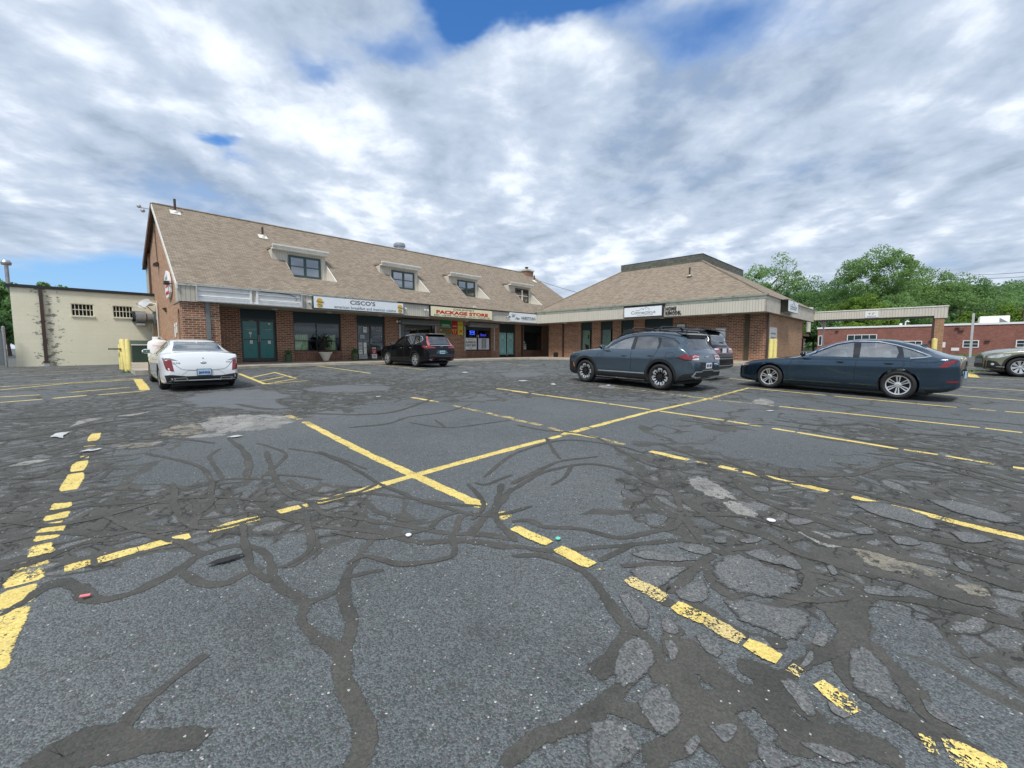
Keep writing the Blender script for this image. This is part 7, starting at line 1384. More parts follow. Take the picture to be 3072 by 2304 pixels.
# ---- black compact SUV in front of the package store
SC = dict(SB); SC.update(L=4.60, H=1.68, fo=.90, wb=2.66, R=.35, rr=.235, rim='five', gap=.05,
  zt=[(0, .78), (.05, .88), (.2, .98), (.6, 1.05), (1.1, 1.10), (1.25, 1.13), (1.65, 1.36), (2.05, 1.56), (2.5, 1.665), (3.0, 1.685), (3.6, 1.67), (4.02, 1.62), (4.14, 1.56), (4.32, 1.30), (4.42, 1.12), (4.50, 1.04), (4.55, .95), (4.58, .8), (4.60, .6)],
  zs=[(0, .70), (.05, .81), (.2, .90), (.6, .97), (1.25, 1.03), (2.4, 1.06), (3.4, 1.10), (4.0, 1.15), (4.25, 1.12), (4.42, 1.05), (4.50, .98), (4.55, .9), (4.58, .74), (4.60, .55)],
  zb=[(0, .28), (.2, .22), (.6, .20), (3.7, .20), (4.1, .25), (4.45, .31), (4.60, .38)], w=[(0, .64), (.06, .77), (.2, .85), (.45, .90), (.9, .925), (2.3, .92), (3.6, .925), (4.1, .90), (4.4, .84), (4.55, .77), (4.60, .70)],
  wr=[(0, .8), (1.25, .82), (1.95, .68), (2.5, .63), (3.5, .62), (4.0, .60), (4.25, .64), (4.45, .72), (4.60, .7)], cabin=(1.45, 4.1),
  sidewin=[([(1.68, 1.10), (1.92, 1.27), (2.2, 1.43), (2.42, 1.50), (2.52, 1.51), (2.55, 1.09)], 'carglass'), ([(2.66, 1.10), (2.63, 1.52), (3.0, 1.53), (3.26, 1.52), (3.36, 1.33), (3.36, 1.13)], 'tintglass'), ([(3.46, 1.15), (3.38, 1.50), (3.65, 1.48), (3.86, 1.42), (3.98, 1.30), (3.85, 1.21)], 'tintglass')],
  ws=(.65, 2.2, [(-.70, 1.16), (.70, 1.16), (.56, 1.53), (-.56, 1.53)]), rw=(3.85, 5.0, [(-.60, 1.12), (.60, 1.12), (.53, 1.49), (-.53, 1.49)], 'tintglass'))
pC = carpaint('black_paint', (.0035, .004, .0055), 0.0, .35, coat=.55, flake=.2)
[setattr(n_.inputs['Specular IOR Level'], 'default_value', .08) for n_ in pC.node_tree.nodes if n_.type == 'BSDF_PRINCIPLED']
loc, rz_, pt = setcar(SC, G(1120 + 345 / 7.54, 900 + 1465 / 7.54), G(1120 + 990 / 7.54, 900 + 1520 / 7.54), False, -45.5, .943); c = Car(SC, 'parked_car', 'black compact SUV parked nose-in at the package store', 'car', pC, loc, rz_); fix(c, pt)
c.arch(M['clad'], .05)
for v in 'LR':
    c.patch('sill_cladding', M['clad'], [(1.30, .21), (3.15, .21), (3.18, .34), (1.30, .33)], v, .005); c.line('window_trim', M['chrome'], [(2.2, 1.50), (2.6, 1.56), (3.1, 1.575), (3.5, 1.555), (3.85, 1.48), (4.02, 1.36), (4.05, 1.29), (3.9, 1.22), (3.6, 1.14)], v, .03, .008)
    for P in ([(1.30, .35), (1.30, .8), (1.40, 1.0)], [(2.60, .35), (2.58, .8), (2.60, 1.08)], [(3.2, .7), (3.36, .9), (3.42, 1.1)]): c.line('door_seam', M['letter_grey'], P, v, .006)
    c.patch('tail_lamp', M['tail_red'], [(4.10, 1.0), (4.40, .93), (4.56, .91), (4.54, 1.01), (4.25, 1.06)], v, .006); c.patch('head_lamp', M['headlamp'], [(.03, .74), (.3, .84), (.36, .90), (.08, .84)], v, .006)
for sg_ in (1, -1):
    f_ = (lambda p: p) if sg_ > 0 else mir
    c.patch('tail_lamp', M['tail_red'], f_([(.36, .94), (.80, .92), (.80, 1.04), (.62, 1.02), (.40, .99)]), 'B', .008); c.patch('tail_lamp', M['tail_clear'] if False else simple('pink_lamp', (.42, .10, .10), .15, coat=.8), f_([(.62, 1.05), (.74, 1.04), (.62, 1.48), (.55, 1.50)]), 'B', .010)
    c.patch('reflector', M['tail_red'], f_([(.48, .40), (.72, .41), (.72, .46), (.50, .45)]), 'B', .010)
c.line('bumper_trim', M['chrome'], [(-.74, .40), (-.5, .345), (-.3, .345), (-.2, .37), (.2, .37), (.3, .345), (.5, .345), (.74, .40)], 'B', .035, .014); c.line('tail_trim', M['chrome'], [(-.60, 1.06), (.60, 1.06)], 'B', .022, .012); c.line('bumper_seam', M['letter_grey'], [(-.74, .60), (.74, .60)], 'B', .012, .006); c.line('bumper_seam', M['letter_grey'], [(-.74, .52), (.74, .52)], 'B', .012, .006)
c.patch('plate_recess', simple('plate_recess_grey', (.05, .09, .10), .3), [(-.36, .68), (.36, .68), (.26, .82), (-.26, .82)], 'B', .006); c.plate('AX 3164', .74, M['plate'])
m = MB(); h_, _ = c.hit('B', 0, 1.0); x = h_.x - .014
m.tube([(x, -.045, 1.03), (x, -.032, .965), (x, .032, .965), (x, .045, 1.03)], .007, 5); m.tube([(x, -.035, 1.0), (x, .035, 1.0)], .006, 5); m.tube([(x, -.06, .99), (x, -.05, .955), (x, .05, .955), (x, .06, .99), (x, .05, 1.035), (x, -.05, 1.035), (x, -.06, .99)], .006, 5); m.build('badge', M['chrome'], c.root)
c.badge('CR-V', .50, .845, .035, .17, M['chrome']); c.badge('AWD', -.58, .83, .035, .13, M['chrome']); c.mirror(pC, 1.62, 1.12); c.handles([(2.35, 0), (3.2, .02)], .92, M['chrome'])
m = MB(); m.prism([(-3.95, -.60, 1.63), (-4.24, -.56, 1.585), (-4.24, .56, 1.585), (-3.95, .60, 1.63)], (0, 0, .025)); m.build('spoiler', pC, c.root, bevel=.01)

# ---- black three-row SUV behind the crossover
SD = dict(SB); SD.update(sc=.96, L=5.10, H=1.80, fo=.93, wb=3.04, R=.385, rr=.26, rim='five', gap=.05, zseat=1.0, seats=(2.3, 3.25),
  zt=[(0, .92), (.05, 1.02), (.2, 1.10), (.8, 1.18), (1.3, 1.22), (1.5, 1.25), (1.9, 1.50), (2.3, 1.70), (2.8, 1.79), (3.5, 1.80), (4.2, 1.78), (4.62, 1.72), (4.74, 1.66), (4.88, 1.38), (4.95, 1.25), (5.0, 1.20), (5.05, 1.02), (5.08, .85), (5.10, .65)],
  zs=[(0, .84), (.05, .95), (.2, 1.02), (.8, 1.09), (1.5, 1.14), (2.5, 1.17), (3.5, 1.18), (4.5, 1.20), (4.75, 1.19), (4.88, 1.16), (4.95, 1.12), (5.0, 1.06), (5.05, .95), (5.08, .78), (5.10, .6)],
  zb=[(0, .34), (.2, .28), (.6, .25), (4.2, .25), (4.6, .30), (5.0, .38), (5.10, .44)], w=[(0, .72), (.06, .84), (.2, .91), (.45, .95), (.9, .965), (2.5, .96), (4.0, .965), (4.5, .95), (4.85, .90), (5.03, .84), (5.10, .77)],
  wr=[(0, .85), (1.5, .86), (2.2, .73), (2.8, .69), (3.8, .68), (4.5, .66), (4.8, .70), (4.95, .78), (5.10, .77)], cabin=(1.7, 4.65),
  sidewin=[([(1.95, 1.22), (2.2, 1.42), (2.5, 1.58), (2.75, 1.63), (2.85, 1.63), (2.86, 1.21)], 'tintglass'), ([(2.98, 1.215), (2.96, 1.64), (3.6, 1.64), (3.80, 1.62), (3.88, 1.22)], 'tintglass'), ([(4.02, 1.24), (3.98, 1.62), (4.4, 1.60), (4.58, 1.45), (4.55, 1.25)], 'tintglass')],
  ws=(.9, 2.5, [(-.74, 1.28), (.74, 1.28), (.62, 1.66), (-.62, 1.66)]), rw=(4.4, 5.4, [(-.66, 1.22), (.66, 1.22), (.58, 1.62), (-.58, 1.62)], 'tintglass'))
dR = Vector((-math.sin(R(42)), math.cos(R(42)))); rc_ = Vector((7.25, 14.2)); fr = rc_ + dR * 5.10; rgt = Vector((dR.y, -dR.x))
z0 = gz(*fr); c = Car(SD, 'parked_car', 'black three-row SUV parked nose-in at the right wing, half hidden by the grey crossover', 'car', pC, (fr.x, fr.y, z0 + .01), math.atan2(dR.y, dR.x)); fix(c, math.atan2(gz(*fr) - gz(*rc_), 5.1))
for v in 'LR': c.patch('tail_lamp', M['tail_red'], [(4.72, .98), (5.03, .93), (5.04, 1.08), (4.78, 1.12)], v, .006); c.line('window_trim', M['letter_grey'], [(2.3, 1.60), (2.8, 1.70), (3.8, 1.70), (4.4, 1.67), (4.66, 1.45), (4.6, 1.24)], v, .02, .006)
for sg_ in (1, -1): f_ = (lambda p: p) if sg_ > 0 else mir; c.patch('tail_lamp', M['tail_red'], f_([(.34, .96), (.84, .90), (.88, 1.08), (.5, 1.12), (.34, 1.10)]), 'B', .008); c.patch('tail_lamp_clear', M['tail_clear'], f_([(.42, 1.05), (.72, 1.04), (.72, 1.09), (.44, 1.10)]), 'B', .011)
c.line('tail_lamp_bar', M['tail_red'], [(-.5, 1.11), (.5, 1.11)], 'B', .035, .010); c.line('tail_lamp_bar', M['tail_red'], [(-.5, .93), (.5, .93)], 'B', .02, .010); c.plate('', 1.02, M['plate_w'], 0); c.line('bumper_trim', M['chrome'], [(-.84, .56), (-.5, .50), (.5, .50), (.84, .56)], 'B', .03, .014); c.line('bumper_seam', M['letter_grey'], [(-.84, .74), (.84, .74)], 'B', .03, .010)
c.badge('SRT', .5, .86, .04, .2); c.mirror(pC, 1.9, 1.24)
m = MB(); m.prism([(-4.5, -.64, 1.745), (-4.84, -.60, 1.70), (-4.84, .60, 1.70), (-4.5, .64, 1.745)], (0, 0, .03)); m.build('spoiler', pC, c.root, bevel=.01); m = MB(); m.tube([(-4.93, .1, 1.30), (-4.96, -.35, 1.33)], .012, 5); m.build('rear_wiper', M['black'], c.root)
for y in (.62, -.62): m = MB(); m.tube([(-2.4, y, 1.70), (-2.7, y, 1.82), (-3.6, y, 1.84), (-4.3, y, 1.81), (-4.5, y, 1.74)], .016, 6); m.build('roof_rail', M['black'], c.root)

# ---- white saloon seen from behind
SE = dict(SA); SE.update(L=4.76, H=1.42, fo=.86, wb=2.77, R=.335, rr=.245, rim='five', gap=.045, seatmat='seat_light',
  zt=[(0, .62), (.05, .70), (.2, .77), (.6, .85), (1.2, .92), (1.4, .96), (1.8, 1.16), (2.2, 1.33), (2.7, 1.42), (3.2, 1.41), (3.7, 1.32), (4.1, 1.14), (4.25, 1.09), (4.5, 1.07), (4.60, 1.055), (4.66, .98), (4.72, .82), (4.76, .66)],
  zs=[(0, .55), (.05, .63), (.2, .71), (.6, .79), (1.4, .90), (2.5, .94), (3.5, .98), (4.2, 1.0), (4.5, 1.0), (4.60, .985), (4.66, .90), (4.72, .74), (4.76, .58)],
  zb=[(0, .22), (.2, .18), (.6, .16), (3.9, .16), (4.3, .19), (4.6, .25), (4.76, .30)], w=[(0, .64), (.06, .75), (.2, .84), (.45, .89), (.9, .91), (2.5, .91), (3.7, .915), (4.2, .90), (4.5, .86), (4.68, .80), (4.76, .74)],
  wr=[(0, .75), (1.4, .78), (2.1, .64), (2.7, .58), (3.4, .57), (3.9, .62), (4.3, .76), (4.76, .74)], cabin=(1.55, 4.0),
  sidewin=[([(1.75, .96), (2.05, 1.14), (2.35, 1.28), (2.58, 1.32), (2.62, .96)], 'carglass'), ([(2.74, .965), (2.71, 1.325), (3.1, 1.31), (3.42, 1.24), (3.56, 1.02)], 'carglass')],
  ws=(.8, 2.4, [(-.64, .99), (.64, .99), (.5, 1.33), (-.5, 1.33)]), rw=(3.3, 4.9, [(-.60, 1.085), (.60, 1.085), (.50, 1.34), (-.50, 1.34)], 'carglass'))
pE = carpaint('white_car_paint', (.76, .78, .80), .0, .25, flake=.02)
b = Vector(G(494, 1168)); f_ = Vector(G(463.6, 1144.9)); loc, rz_, pt = setcar(SE, (b + (f_ - b).normalized() * 2.77)[:], b[:], True, None, .895); c = Car(SE, 'parked_car', 'white four-door saloon with a blue rear plate parked by the gable', 'car', pE, loc, rz_); fix(c, pt)
for v in 'LR':
    c.line('window_trim', M['chrome'], [(1.68, .95), (2.0, 1.14), (2.35, 1.315), (2.7, 1.36), (3.1, 1.345), (3.5, 1.26), (3.68, 1.02), (3.4, .975)], v, .018, .005)
    for P in ([(1.35, .25), (1.33, .6), (1.45, .88)], [(2.68, .22), (2.67, .7), (2.68, .95)], [(3.05, .3), (3.3, .55), (3.6, .75), (3.62, .98)]): c.line('door_seam', M['letter_grey'], P, v, .010)
    c.patch('tail_lamp', M['tail_red'], [(4.44, .90), (4.60, .88), (4.70, .60), (4.64, .60), (4.54, .82)], v, .006); c.line('sill_trim', M['chrome'], [(1.4, .30), (3.1, .32)], v, .015, .008)
for sg_ in (1, -1):
    g_ = (lambda p: p) if sg_ > 0 else mir
    c.patch('tail_lamp', M['tail_red'], g_([(.66, .56), (.78, .57), (.84, .86), (.70, .86)]), 'B', .008); c.patch('tail_lamp_cap', M['dgrey'], g_([(.56, .84), (.86, .875), (.86, .91), (.74, .91)]), 'B', .010)
    c.patch('exhaust_tip', M['chrome'], g_([(.34, .30), (.64, .31), (.68, .38), (.40, .385)]), 'B', .018); c.patch('exhaust_opening', M['black'], g_([(.38, .32), (.62, .325), (.65, .365), (.41, .37)]), 'B', .024)
c.patch('bumper_lower', M['black'], [(-.80, .20), (.80, .25), (.84, .44), (.74, .47), (.40, .42), (-.40, .42), (-.74, .47), (-.84, .44)], 'B', .008)
c.line('boot_seam', M['dgrey'], [(-.72, .86), (-.58, .68), (-.48, .60), (-.2, .58), (.2, .58), (.48, .60), (.58, .68), (.72, .86)], 'B', .010, .004); c.line('bumper_crease', M['lgrey'], [(-.50, .45), (-.36, .57), (.36, .57), (.50, .45)], 'B', .010, .004)
m_ = MB(); h_, _ = c.hit('B', 0, .52); m_.cbox((h_.x - .022, 0, .52), (.012, .335, .185)); m_.build('plate_frame', M['letter_dark'], c.root); h2 = h_; m_ = MB(); m_.cbox((h2.x - .030, 0, .52), (.008, .31, .155)); m_.build('number_plate', M['plate'], c.root); lettering('2AW\u00b7KU6', .075, simple('plate_blue_letters', (.02, .04, .20), .5), c.root, (h2.x - .038, 0, .515), -math.pi / 2, width=.26, bold=.02)
c.badge('CT4', .60, .78, .04, .16); c.badge('350T', -.60, .80, .03, .14); m_ = MB(); h_, _ = c.hit('B', 0, .78); m_.ball((h_.x - .008, 0, .78), .075, 12, (.12, 1, .5)); m_.build('badge', M['chrome'], c.root, smooth=True)
m_ = MB(); h_, _ = c.hit('B', 0, .92); m_.ball((h_.x - .004, 0, .90), .018, 8); m_.build('camera_lens', M['black'], c.root)
c.mirror(pE, 1.72, .99); c.handles([(2.5, 0), (3.4, .02)], .82, M['chrome']); m_ = MB(); m_.prism([(-3.55, -.01, 1.345), (-3.75, -.01, 1.30), (-3.72, -.01, 1.40)], (0, .02, 0)); m_.build('antenna', pE, c.root)

# ---- olive crossover at the right edge and the black car beyond it
SF = dict(SB); SF.update(L=4.82, H=1.68, fo=.93, wb=2.745, R=.36, rr=.245, rim='eight', gap=.06, rail=0,
  zt=[(0, .80), (.04, .86), (.15, .93), (.5, 1.02), (1.0, 1.08), (1.4, 1.12), (1.8, 1.33), (2.2, 1.52), (2.6, 1.60), (3.2, 1.62), (3.9, 1.58), (4.3, 1.50), (4.5, 1.30), (4.65, 1.12), (4.74, 1.0), (4.79, .8), (4.82, .6)],
  zs=[(0, .72), (.04, .78), (.15, .86), (.5, .94), (1.0, 1.0), (1.4, 1.03), (2.4, 1.05), (3.4, 1.08), (4.2, 1.12), (4.5, 1.10), (4.65, 1.02), (4.74, .9), (4.79, .72), (4.82, .54)], zb=[(0, .28), (.2, .22), (.6, .20), (3.9, .20), (4.3, .25), (4.7, .33), (4.82, .38)],
  w=[(0, .66), (.06, .78), (.2, .86), (.45, .905), (.93, .93), (2.4, .925), (3.8, .93), (4.3, .90), (4.6, .84), (4.76, .77), (4.82, .70)], wr=[(0, .8), (1.4, .80), (2.1, .66), (2.6, .62), (3.6, .61), (4.2, .62), (4.5, .7), (4.82, .7)], cabin=(1.6, 4.35),
  sidewin=[([(1.8, 1.08), (2.05, 1.24), (2.35, 1.40), (2.62, 1.46), (2.70, 1.46), (2.72, 1.08)], 'carglass'), ([(2.84, 1.085), (2.82, 1.465), (3.3, 1.47), (3.6, 1.42), (3.66, 1.11)], 'tintglass')],
  ws=(.75, 2.3, [(-.68, 1.15), (.68, 1.15), (.56, 1.48), (-.56, 1.48)]), rw=(4.0, 5.1, [(-.6, 1.12), (.6, 1.12), (.5, 1.40), (-.5, 1.40)], 'tintglass'))
pF = carpaint('olive_paint', (.24, .245, .17), .5, .3)
def front_car(paint, label, dx=0.0, dfw=0.0, az=-54):
    A_ = Vector(G(3054.8, 1131)); d = Vector((math.sin(R(az)), math.cos(R(az)))); r_ = Vector((d.y, -d.x)); A_ = A_ + r_ * dx + d * dfw
    loc, rz_, pt = setcar(SF, A_[:], (A_ - d * 2.745)[:]); c = Car(SF, 'parked_car', label, 'car', paint, loc, rz_); fix(c, pt); c.arch(M['clad'], .07)
    for v in 'LR':
        c.patch('sill_cladding', M['clad'], [(1.38, .21), (3.25, .21), (3.27, .36), (1.36, .35)], v, .005); c.patch('bumper_cladding', M['clad'], [(.01, .30), (.50, .24), (.52, .36), (.40, .42), (.30, .56), (.10, .60), (.02, .60)], v, .005); c.line('bumper_trim', M['lgrey'], [(.30, .36), (.52, .35)], v, .015, .01)
        c.patch('head_lamp', M['headlamp'], [(.06, .68), (.30, .68), (.62, .80), (.66, .86), (.40, .84), (.08, .76)], v, .007)
        for P in ([(1.42, .36), (1.40, .8), (1.52, 1.0)], [(2.78, .36), (2.78, 1.07)]): c.line('door_seam', M['black'], P, v, .010)
        c.line('bonnet_seam', M['black'], [(.10, .83), (.5, .925), (1.0, .985), (1.4, 1.02)], v, .010)
    c.patch('grille', M['blackgloss'], [(-.46, .48), (.46, .48), (.52, .64), (.44, .74), (-.44, .74), (-.52, .64)], 'F', .008); c.line('grille_bar', M['chrome'], [(-.48, .64), (-.1, .62), (.1, .62), (.48, .64)], 'F', .022, .016); c.line('grille_frame', M['chrome'], [(-.44, .75), (.44, .75)], 'F', .014, .014)
    for s_ in (1, -1):
        P = [(.50, .68), (.70, .68), (.70, .76), (.52, .75)]; c.patch('head_lamp', M['headlamp'], P if s_ > 0 else mir(P), 'F', .008)
        h_, n_ = c.hit('L' if s_ > 0 else 'R', .20, .44); m_ = MB(); m_.ball((h_.x, h_.y, h_.z), .055, 12); m_.build('fog_lamp', M['headlamp'], c.root, smooth=True)
    c.patch('bumper_lower', M['clad'], [(-.62, .30), (.62, .30), (.60, .46), (-.60, .46)], 'F', .006); c.mirror(paint, 1.72, 1.10); c.handles([(2.5, 0), (3.4, .02)], .90, paint); return c
front_car(pF, 'olive green crossover with silver wheels cut off by the right edge'); front_car(pC, 'black car mostly hidden beyond the olive crossover', 2.9, -.75)

# ---- white van beyond the fence at the left edge
SG = dict(SD); SG.update(L=5.2, fo=1.0, wb=3.1, H=2.0, zt=[(0, .95), (.06, 1.05), (.3, 1.2), (.8, 1.35), (1.2, 1.75), (1.7, 1.95), (2.4, 2.02), (4.4, 2.02), (5.0, 1.98), (5.12, 1.9), (5.17, 1.2), (5.2, .7)], zs=[(0, .85), (.06, .95), (.3, 1.08), (.8, 1.15), (1.6, 1.18), (4.8, 1.2), (5.12, 1.18), (5.17, 1.0), (5.2, .6)],
  zb=[(0, .36), (.3, .3), (4.8, .3), (5.2, .4)], w=[(0, .78), (.1, .88), (.4, .95), (1, .98), (4.8, .98), (5.1, .95), (5.2, .9)], wr=[(0, .9), (1.2, .84), (2, .82), (4.8, .82), (5.2, .88)], cabin=(1.1, 4.9),
  sidewin=[([(1.15, 1.25), (1.5, 1.6), (1.75, 1.72), (2.1, 1.74), (2.1, 1.24)], 'tintglass')], ws=(.5, 1.6, [(-.7, 1.42), (.7, 1.42), (.64, 1.78), (-.64, 1.78)]), rw=(4.6, 5.5, [(-.6, 1.3), (.6, 1.3), (.56, 1.75), (-.56, 1.75)], 'tintglass'))
x, y, _ = W(-27.6, 9.6); c = Car(SG, 'parked_van', 'white van beyond the fence at the left edge', 'van', pE, (x, y, gz(x, y) - .05), ROT)
# ------------------------------------------------------------------ trees, hill, wires
def leafmat(name, a, b, c_):
    m, T = newmat(name); v = T.n('ShaderNodeNewGeometry'); P = v.outputs['Position']; g = T.n('ShaderNodeTexCoord').outputs['Object']
    n1 = T.noise(g, .55, 3, .6); n2 = T.noise(P, 3.5, 2); col = T.mix(T.ramp(n1, .35, .65), a, b); col = T.mix(T.ramp(n2, .45, .75, 0, .7), col, c_)
    d = T.n('ShaderNodeBsdfDiffuse'); T.put(d.inputs[0], col); t = T.n('ShaderNodeBsdfTranslucent'); T.put(t.inputs[0], col); mx = T.n('ShaderNodeMixShader'); mx.inputs[0].default_value = .42; T.put(mx.inputs[1], d); T.put(mx.inputs[2], t)
    o = T.n('ShaderNodeOutputMaterial'); T.put(o.inputs[0], mx); return m
M['leafA'] = leafmat('leaf_mid_green', (.17, .29, .10), (.24, .39, .14), (.33, .48, .20)); M['leafB'] = leafmat('leaf_bright', (.12, .22, .040), (.19, .30, .06), (.25, .36, .09)); M['leafC'] = leafmat('leaf_deep', (.125, .235, .09), (.185, .32, .12), (.25, .40, .165))
def clumps(center, rad, n, seed):
    r = np.random.default_rng(seed); out = []
    for i in range(n):
        d = r.normal(size=3); d /= np.linalg.norm(d); k = r.uniform(.25, 1) ** .6; p = np.array(center) + d * np.array(rad) * k
        out.append((p, r.uniform(.12, .36) * min(rad) * 1.2))
    return out
def leafmesh(cl, per, size, seed):
    r = np.random.default_rng(seed); C_ = np.concatenate([np.repeat(np.array([p]), per, 0) for p, _ in cl]); Rr = np.concatenate([np.full(per, q) for _, q in cl]); n = len(C_)
    d = r.normal(size=(n, 3)); d /= np.linalg.norm(d, axis=1)[:, None]; P = C_ + d * (Rr * r.uniform(.5, 1.12, n) ** .7)[:, None] * np.array([1, 1, .75])
    a = r.normal(size=(n, 3)); a /= np.linalg.norm(a, axis=1)[:, None]; b = np.cross(a, d + r.normal(size=(n, 3)) * .6); b /= np.linalg.norm(b, axis=1)[:, None] + 1e-9; s = (size * r.uniform(.6, 1.3, n))[:, None]
    V = np.stack([P - a * s, P - b * s * .6, P + a * s, P + b * s * .6], 1).reshape(-1, 3); F = np.arange(n * 4).reshape(-1, 4); return V, F
def rawmesh(name, V, F, mat):
    me = bpy.data.meshes.new(name); me.vertices.add(len(V)); me.vertices.foreach_set('co', V.astype(np.float32).ravel()); nf = len(F); me.loops.add(nf * 4); me.loops.foreach_set('vertex_index', F.astype(np.int32).ravel()); me.polygons.add(nf); me.polygons.foreach_set('loop_start', np.arange(nf, dtype=np.int32) * 4); me.update(); me.validate(); me.materials.append(mat); return me
def tree(loc, h, r, kind, seed, mat, label, cat='tree', group=None, per=260, ncl=60, size=.16, low=.30):
    rnd = random.Random(seed); root = empty('tree', loc, rnd.uniform(0, 6.28), label, cat, group)
    tr = MB(); th = h * (low + .25); lean = (rnd.uniform(-.04, .04) * h, rnd.uniform(-.04, .04) * h); tr.tube([(0, 0, -.3), (lean[0] * .4, lean[1] * .4, th * .5), (lean[0], lean[1], th)], [h * .022, h * .016, h * .010], 8)
    for i in range(7):
        a = rnd.uniform(0, 6.28); z0 = th * rnd.uniform(.45, .98); l = r * rnd.uniform(.5, .95); tr.tube([(lean[0] * z0 / th, lean[1] * z0 / th, z0), (l * .5 * math.cos(a), l * .5 * math.sin(a), z0 + h * .10), (l * math.cos(a), l * math.sin(a), z0 + h * rnd.uniform(.16, .30))], [h * .009, h * .006, h * .002], 5)
    tr.build('trunk', M['bark'], root, smooth=True, clean=False)
    zc = h * (low + 1) / 2; rz2 = h * (1 - low) / 2 * .92
    cl = clumps((0, 0, zc), (r * .85, r * .85, rz2 * .92), ncl, seed)
    V, F = leafmesh(cl, per, size, seed); me = rawmesh('crown', V, F, mat); o = bpy.data.objects.new('crown', me); COL.objects.link(o); o.parent = root; return root
def upx(u, D): r = ray(u, 1046.5); return (r.x / r.y * D, D)
def treeat(u, vtop, D, wpx, mat, label, seed, **kw):
    x, y = upx(u, D); z = gz(x, y) if D < 60 else .6; h = (1046.5 - vtop) / CAMF * D + EYE - z; r = wpx / 2 / CAMF * D
    return tree((x, y, z), h, r, 0, seed, M[mat], label, **kw)
G1 = 'trees standing behind the brick building'
TL = [(2305, 768, 78, 150, 'leafA', 'thin open tree just right of the hipped roof, sky showing through', dict(ncl=30, per=150, low=.45)),
      (2245, 806, 74, 120, 'leafA', 'round green tree rising directly behind the shingled parapet\'s right end', {}),
      (2400, 826, 84, 150, 'leafC', 'dark tree in the dip between the open tree and the tallest tree', {}), (2490, 812, 90, 130, 'leafC', 'deep green tree against the left flank of the tallest tree', {}),
      (2565, 752, 80, 140, 'leafA', 'left shoulder of the tallest pair of trees', dict(ncl=56)), (2655, 716, 76, 135, 'leafA', 'tallest tree on the skyline, loose leafy top', dict(ncl=56)),
      (2735, 790, 84, 150, 'leafB', 'bright green tree stepping down right of the tallest tree', {}), (2815, 800, 80, 170, 'leafA', 'wide tree with a spiky top above the rooftop unit', dict(ncl=70)),
      (2885, 822, 84, 120, 'leafC', 'smaller dark tree at the right end of the skyline row', {}), (2955, 850, 100, 130, 'leafA', 'rounded tree at the foot of the far hill', {}),
      (2350, 905, 62, 120, 'leafB', 'low yellow-green tree over the end sign\'s roof edge', {}), (2440, 915, 62, 130, 'leafC', 'dark low tree behind the left part of the canopy', {}),
      (2570, 880, 62, 150, 'leafB', 'yellow-green bushy tree above the middle of the canopy', {}), (2680, 890, 64, 140, 'leafA', 'mid green bushy tree above the canopy\'s right half', {}),
      (2770, 905, 66, 150, 'leafC', 'dark bushy tree behind the canopy tip', {}), (2860, 880, 80, 170, 'leafC', 'dark round tree behind the small rooftop vents', {}), (2930, 925, 62, 90, 'leafB', 'small bright tree left of the white rooftop unit', {}), (3050, 900, 64, 120, 'leafB', 'bright bushy tree right of the rooftop unit', {}),
      (2990, 900, 90, 150, 'leafC', 'deep green tree behind the white rooftop unit', {}), (3090, 870, 110, 150, 'leafA', 'tree cut off by the right edge above the brick building', {}), (2520, 960, 60, 120, 'leafB', 'low shrub-like tree seen under the canopy', {}), (2640, 965, 60, 140, 'leafC', 'dark low tree filling the gap under the canopy', {}), (2760, 975, 60, 130, 'leafC', 'low dark tree just left of the brick column', {}), (2850, 960, 60, 120, 'leafC', 'low dark tree right of the brick column', {})]
for i, (u, v, D, w_, mt, lab, kw) in enumerate(TL):
    kw = dict(kw); kw.setdefault('low', .12); treeat(u, v, D, w_ * 1.25, mt, lab, 100 + i, group=G1, **kw)
G2 = 'trees behind the cream block building'
for i, (u, v, D, w_, mt, lab) in enumerate([(-10, 815, 44, 150, 'leafC', 'tall dark tree cut off by the left edge'), (30, 850, 40, 110, 'leafC', 'dark tree at the left corner of the cream building'), (110, 842, 48, 110, 'leafA', 'green treetop above the cream roof near the vent stack'), (175, 836, 50, 110, 'leafA', 'green treetop above the cream roof, farther right'), (375, 872, 60, 60, 'leafA', 'tiny treetop at the right end of the cream roof'), (-60, 900, 34, 120, 'leafC', 'dark bush behind the white van')]):
    treeat(u, v, D, w_ * 1.2, mt, lab, 200 + i, group=G2, low=.10)
# wooded hill in the distance
hm = MB(); NX, NY = 40, 14
def hillz(u, t):
    ridge = np.interp(u, [1800, 2200, 2450, 2700, 2900, 2990, 3072, 3300, 3800], [930, 905, 870, 860, 858, 848, 838, 790, 760]); D = 120 + 140 * t; top = (1046.5 - ridge) / CAMF * 260 + EYE - 6
    return max(.4, .5 + (top - .5) * (t ** .9)), D
vs = []
for j in range(NY):
    for i in range(NX):
        u = 1800 + 2000 * i / (NX - 1); t = j / (NY - 1) * 1.3; z, D = hillz(u, min(t, 1)); D = 120 + 140 * t; x, y = upx(u, D); z = z if t <= 1 else z * (1 - (t - 1) * 1.5); vs.append((x, y, z - .5))
hm.add(vs, [(j * NX + i, j * NX + i + 1, (j + 1) * NX + i + 1, (j + 1) * NX + i) for j in range(NY - 1) for i in range(NX - 1)])
tag(hm.build('hill', simple('hill_floor', (.03, .05, .02), 1), smooth='all'), kind='structure')
cl = []; r_ = np.random.default_rng(5)
for _ in range(1500):
    u = r_.uniform(1850, 3700); t = r_.uniform(0, 1.05); z, D = hillz(u, min(t, 1)); D = 120 + 140 * t; x, y = upx(u, D); s_ = r_.uniform(2.2, 4.6)
    cl.append((np.array([x, y, z + s_ * .7]), s_))
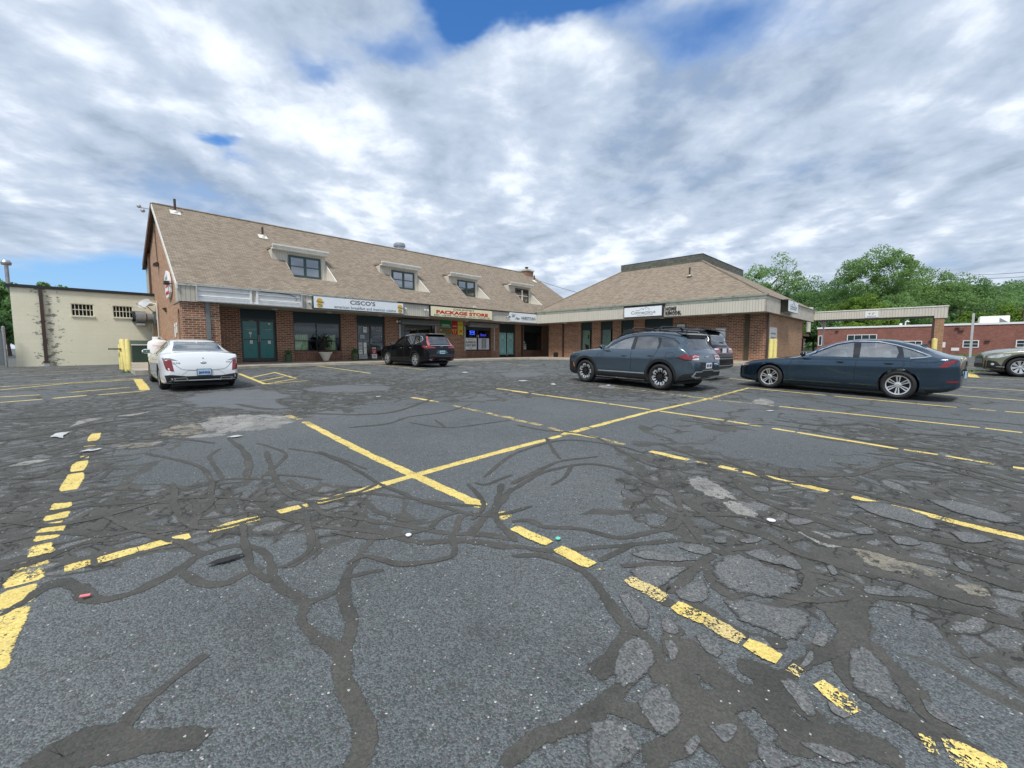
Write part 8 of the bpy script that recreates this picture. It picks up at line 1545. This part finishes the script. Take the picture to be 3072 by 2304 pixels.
V, F = leafmesh(cl, 70, .62, 9); me = rawmesh('hillside_wood', V, F, M['leafC']); o = bpy.data.objects.new('hillside_wood', me); COL.objects.link(o); tag(o, kind='stuff')
# power lines
def wire(p0, p1, sag, r, lab, group):
    m = MB(); P0, P1 = Vector(p0), Vector(p1); m.tube([P0 + (P1 - P0) * t + Vector((0, 0, -sag * 4 * t * (1 - t))) for t in np.linspace(0, 1, 14)], r, 5); o = m.build('power_line', M['gutter'], clean=False); tag(o, lab, 'power line', group)
def at(u, v, D): r = ray(u, v); k_ = D / r.y; return (r.x * k_, D, r.z * k_ + EYE)
wire(at(1560, 820, 60), at(1800, 895, 40), .2, .02, 'single wire crossing the sky between the two shop roofs', None)
for (v0, v1, lab, rr_) in [(826, 804, 'upper wire against the sky above the far hill', .03), (838, 818, 'lower wire against the sky above the far hill', .03), (928, 911, 'highest wire across the wooded hill', .03), (943, 929, 'second wire across the wooded hill', .03), (950, 936, 'third wire across the wooded hill', .03)]:
    wire(at(2840, v0, 72), at(3300, v1 - 12, 60), .4, rr_, lab, 'wires on the right')
wire(at(2430, 923, 50), at(2900, 935, 58), .3, .025, 'wire just above the canopy roof', 'wires on the right')
x, y = upx(3062, 58); o = empty('utility_pole', (x, y, .3), 0, 'slim utility pole behind the red brick building at the right edge', 'pole'); m = MB(); m.lathe([(.14, 0), (.10, 7.0), (0, 7.0)], 10); m.build('pole', M['bark'], o); m = MB(); m.box(-.9, -.05, 6.2, .9, .05, 6.32); m.build('crossarm', M['bark'], o)
# ------------------------------------------------------------------ air
hz_ = MB(); hz_.box(-900, -60, -2.5, 900, 420, 75); hm_, T = newmat('haze_air')
pv = T.n('ShaderNodeVolumePrincipled'); T.put(pv.inputs['Color'], (.75, .84, .92, 1)); pv.inputs['Density'].default_value = .00035; pv.inputs['Anisotropy'].default_value = .2; oo = T.n('ShaderNodeOutputMaterial'); T.put(oo.inputs['Volume'], pv.outputs[0])
if False: tag(hz_.build('haze', hm_), kind='stuff')
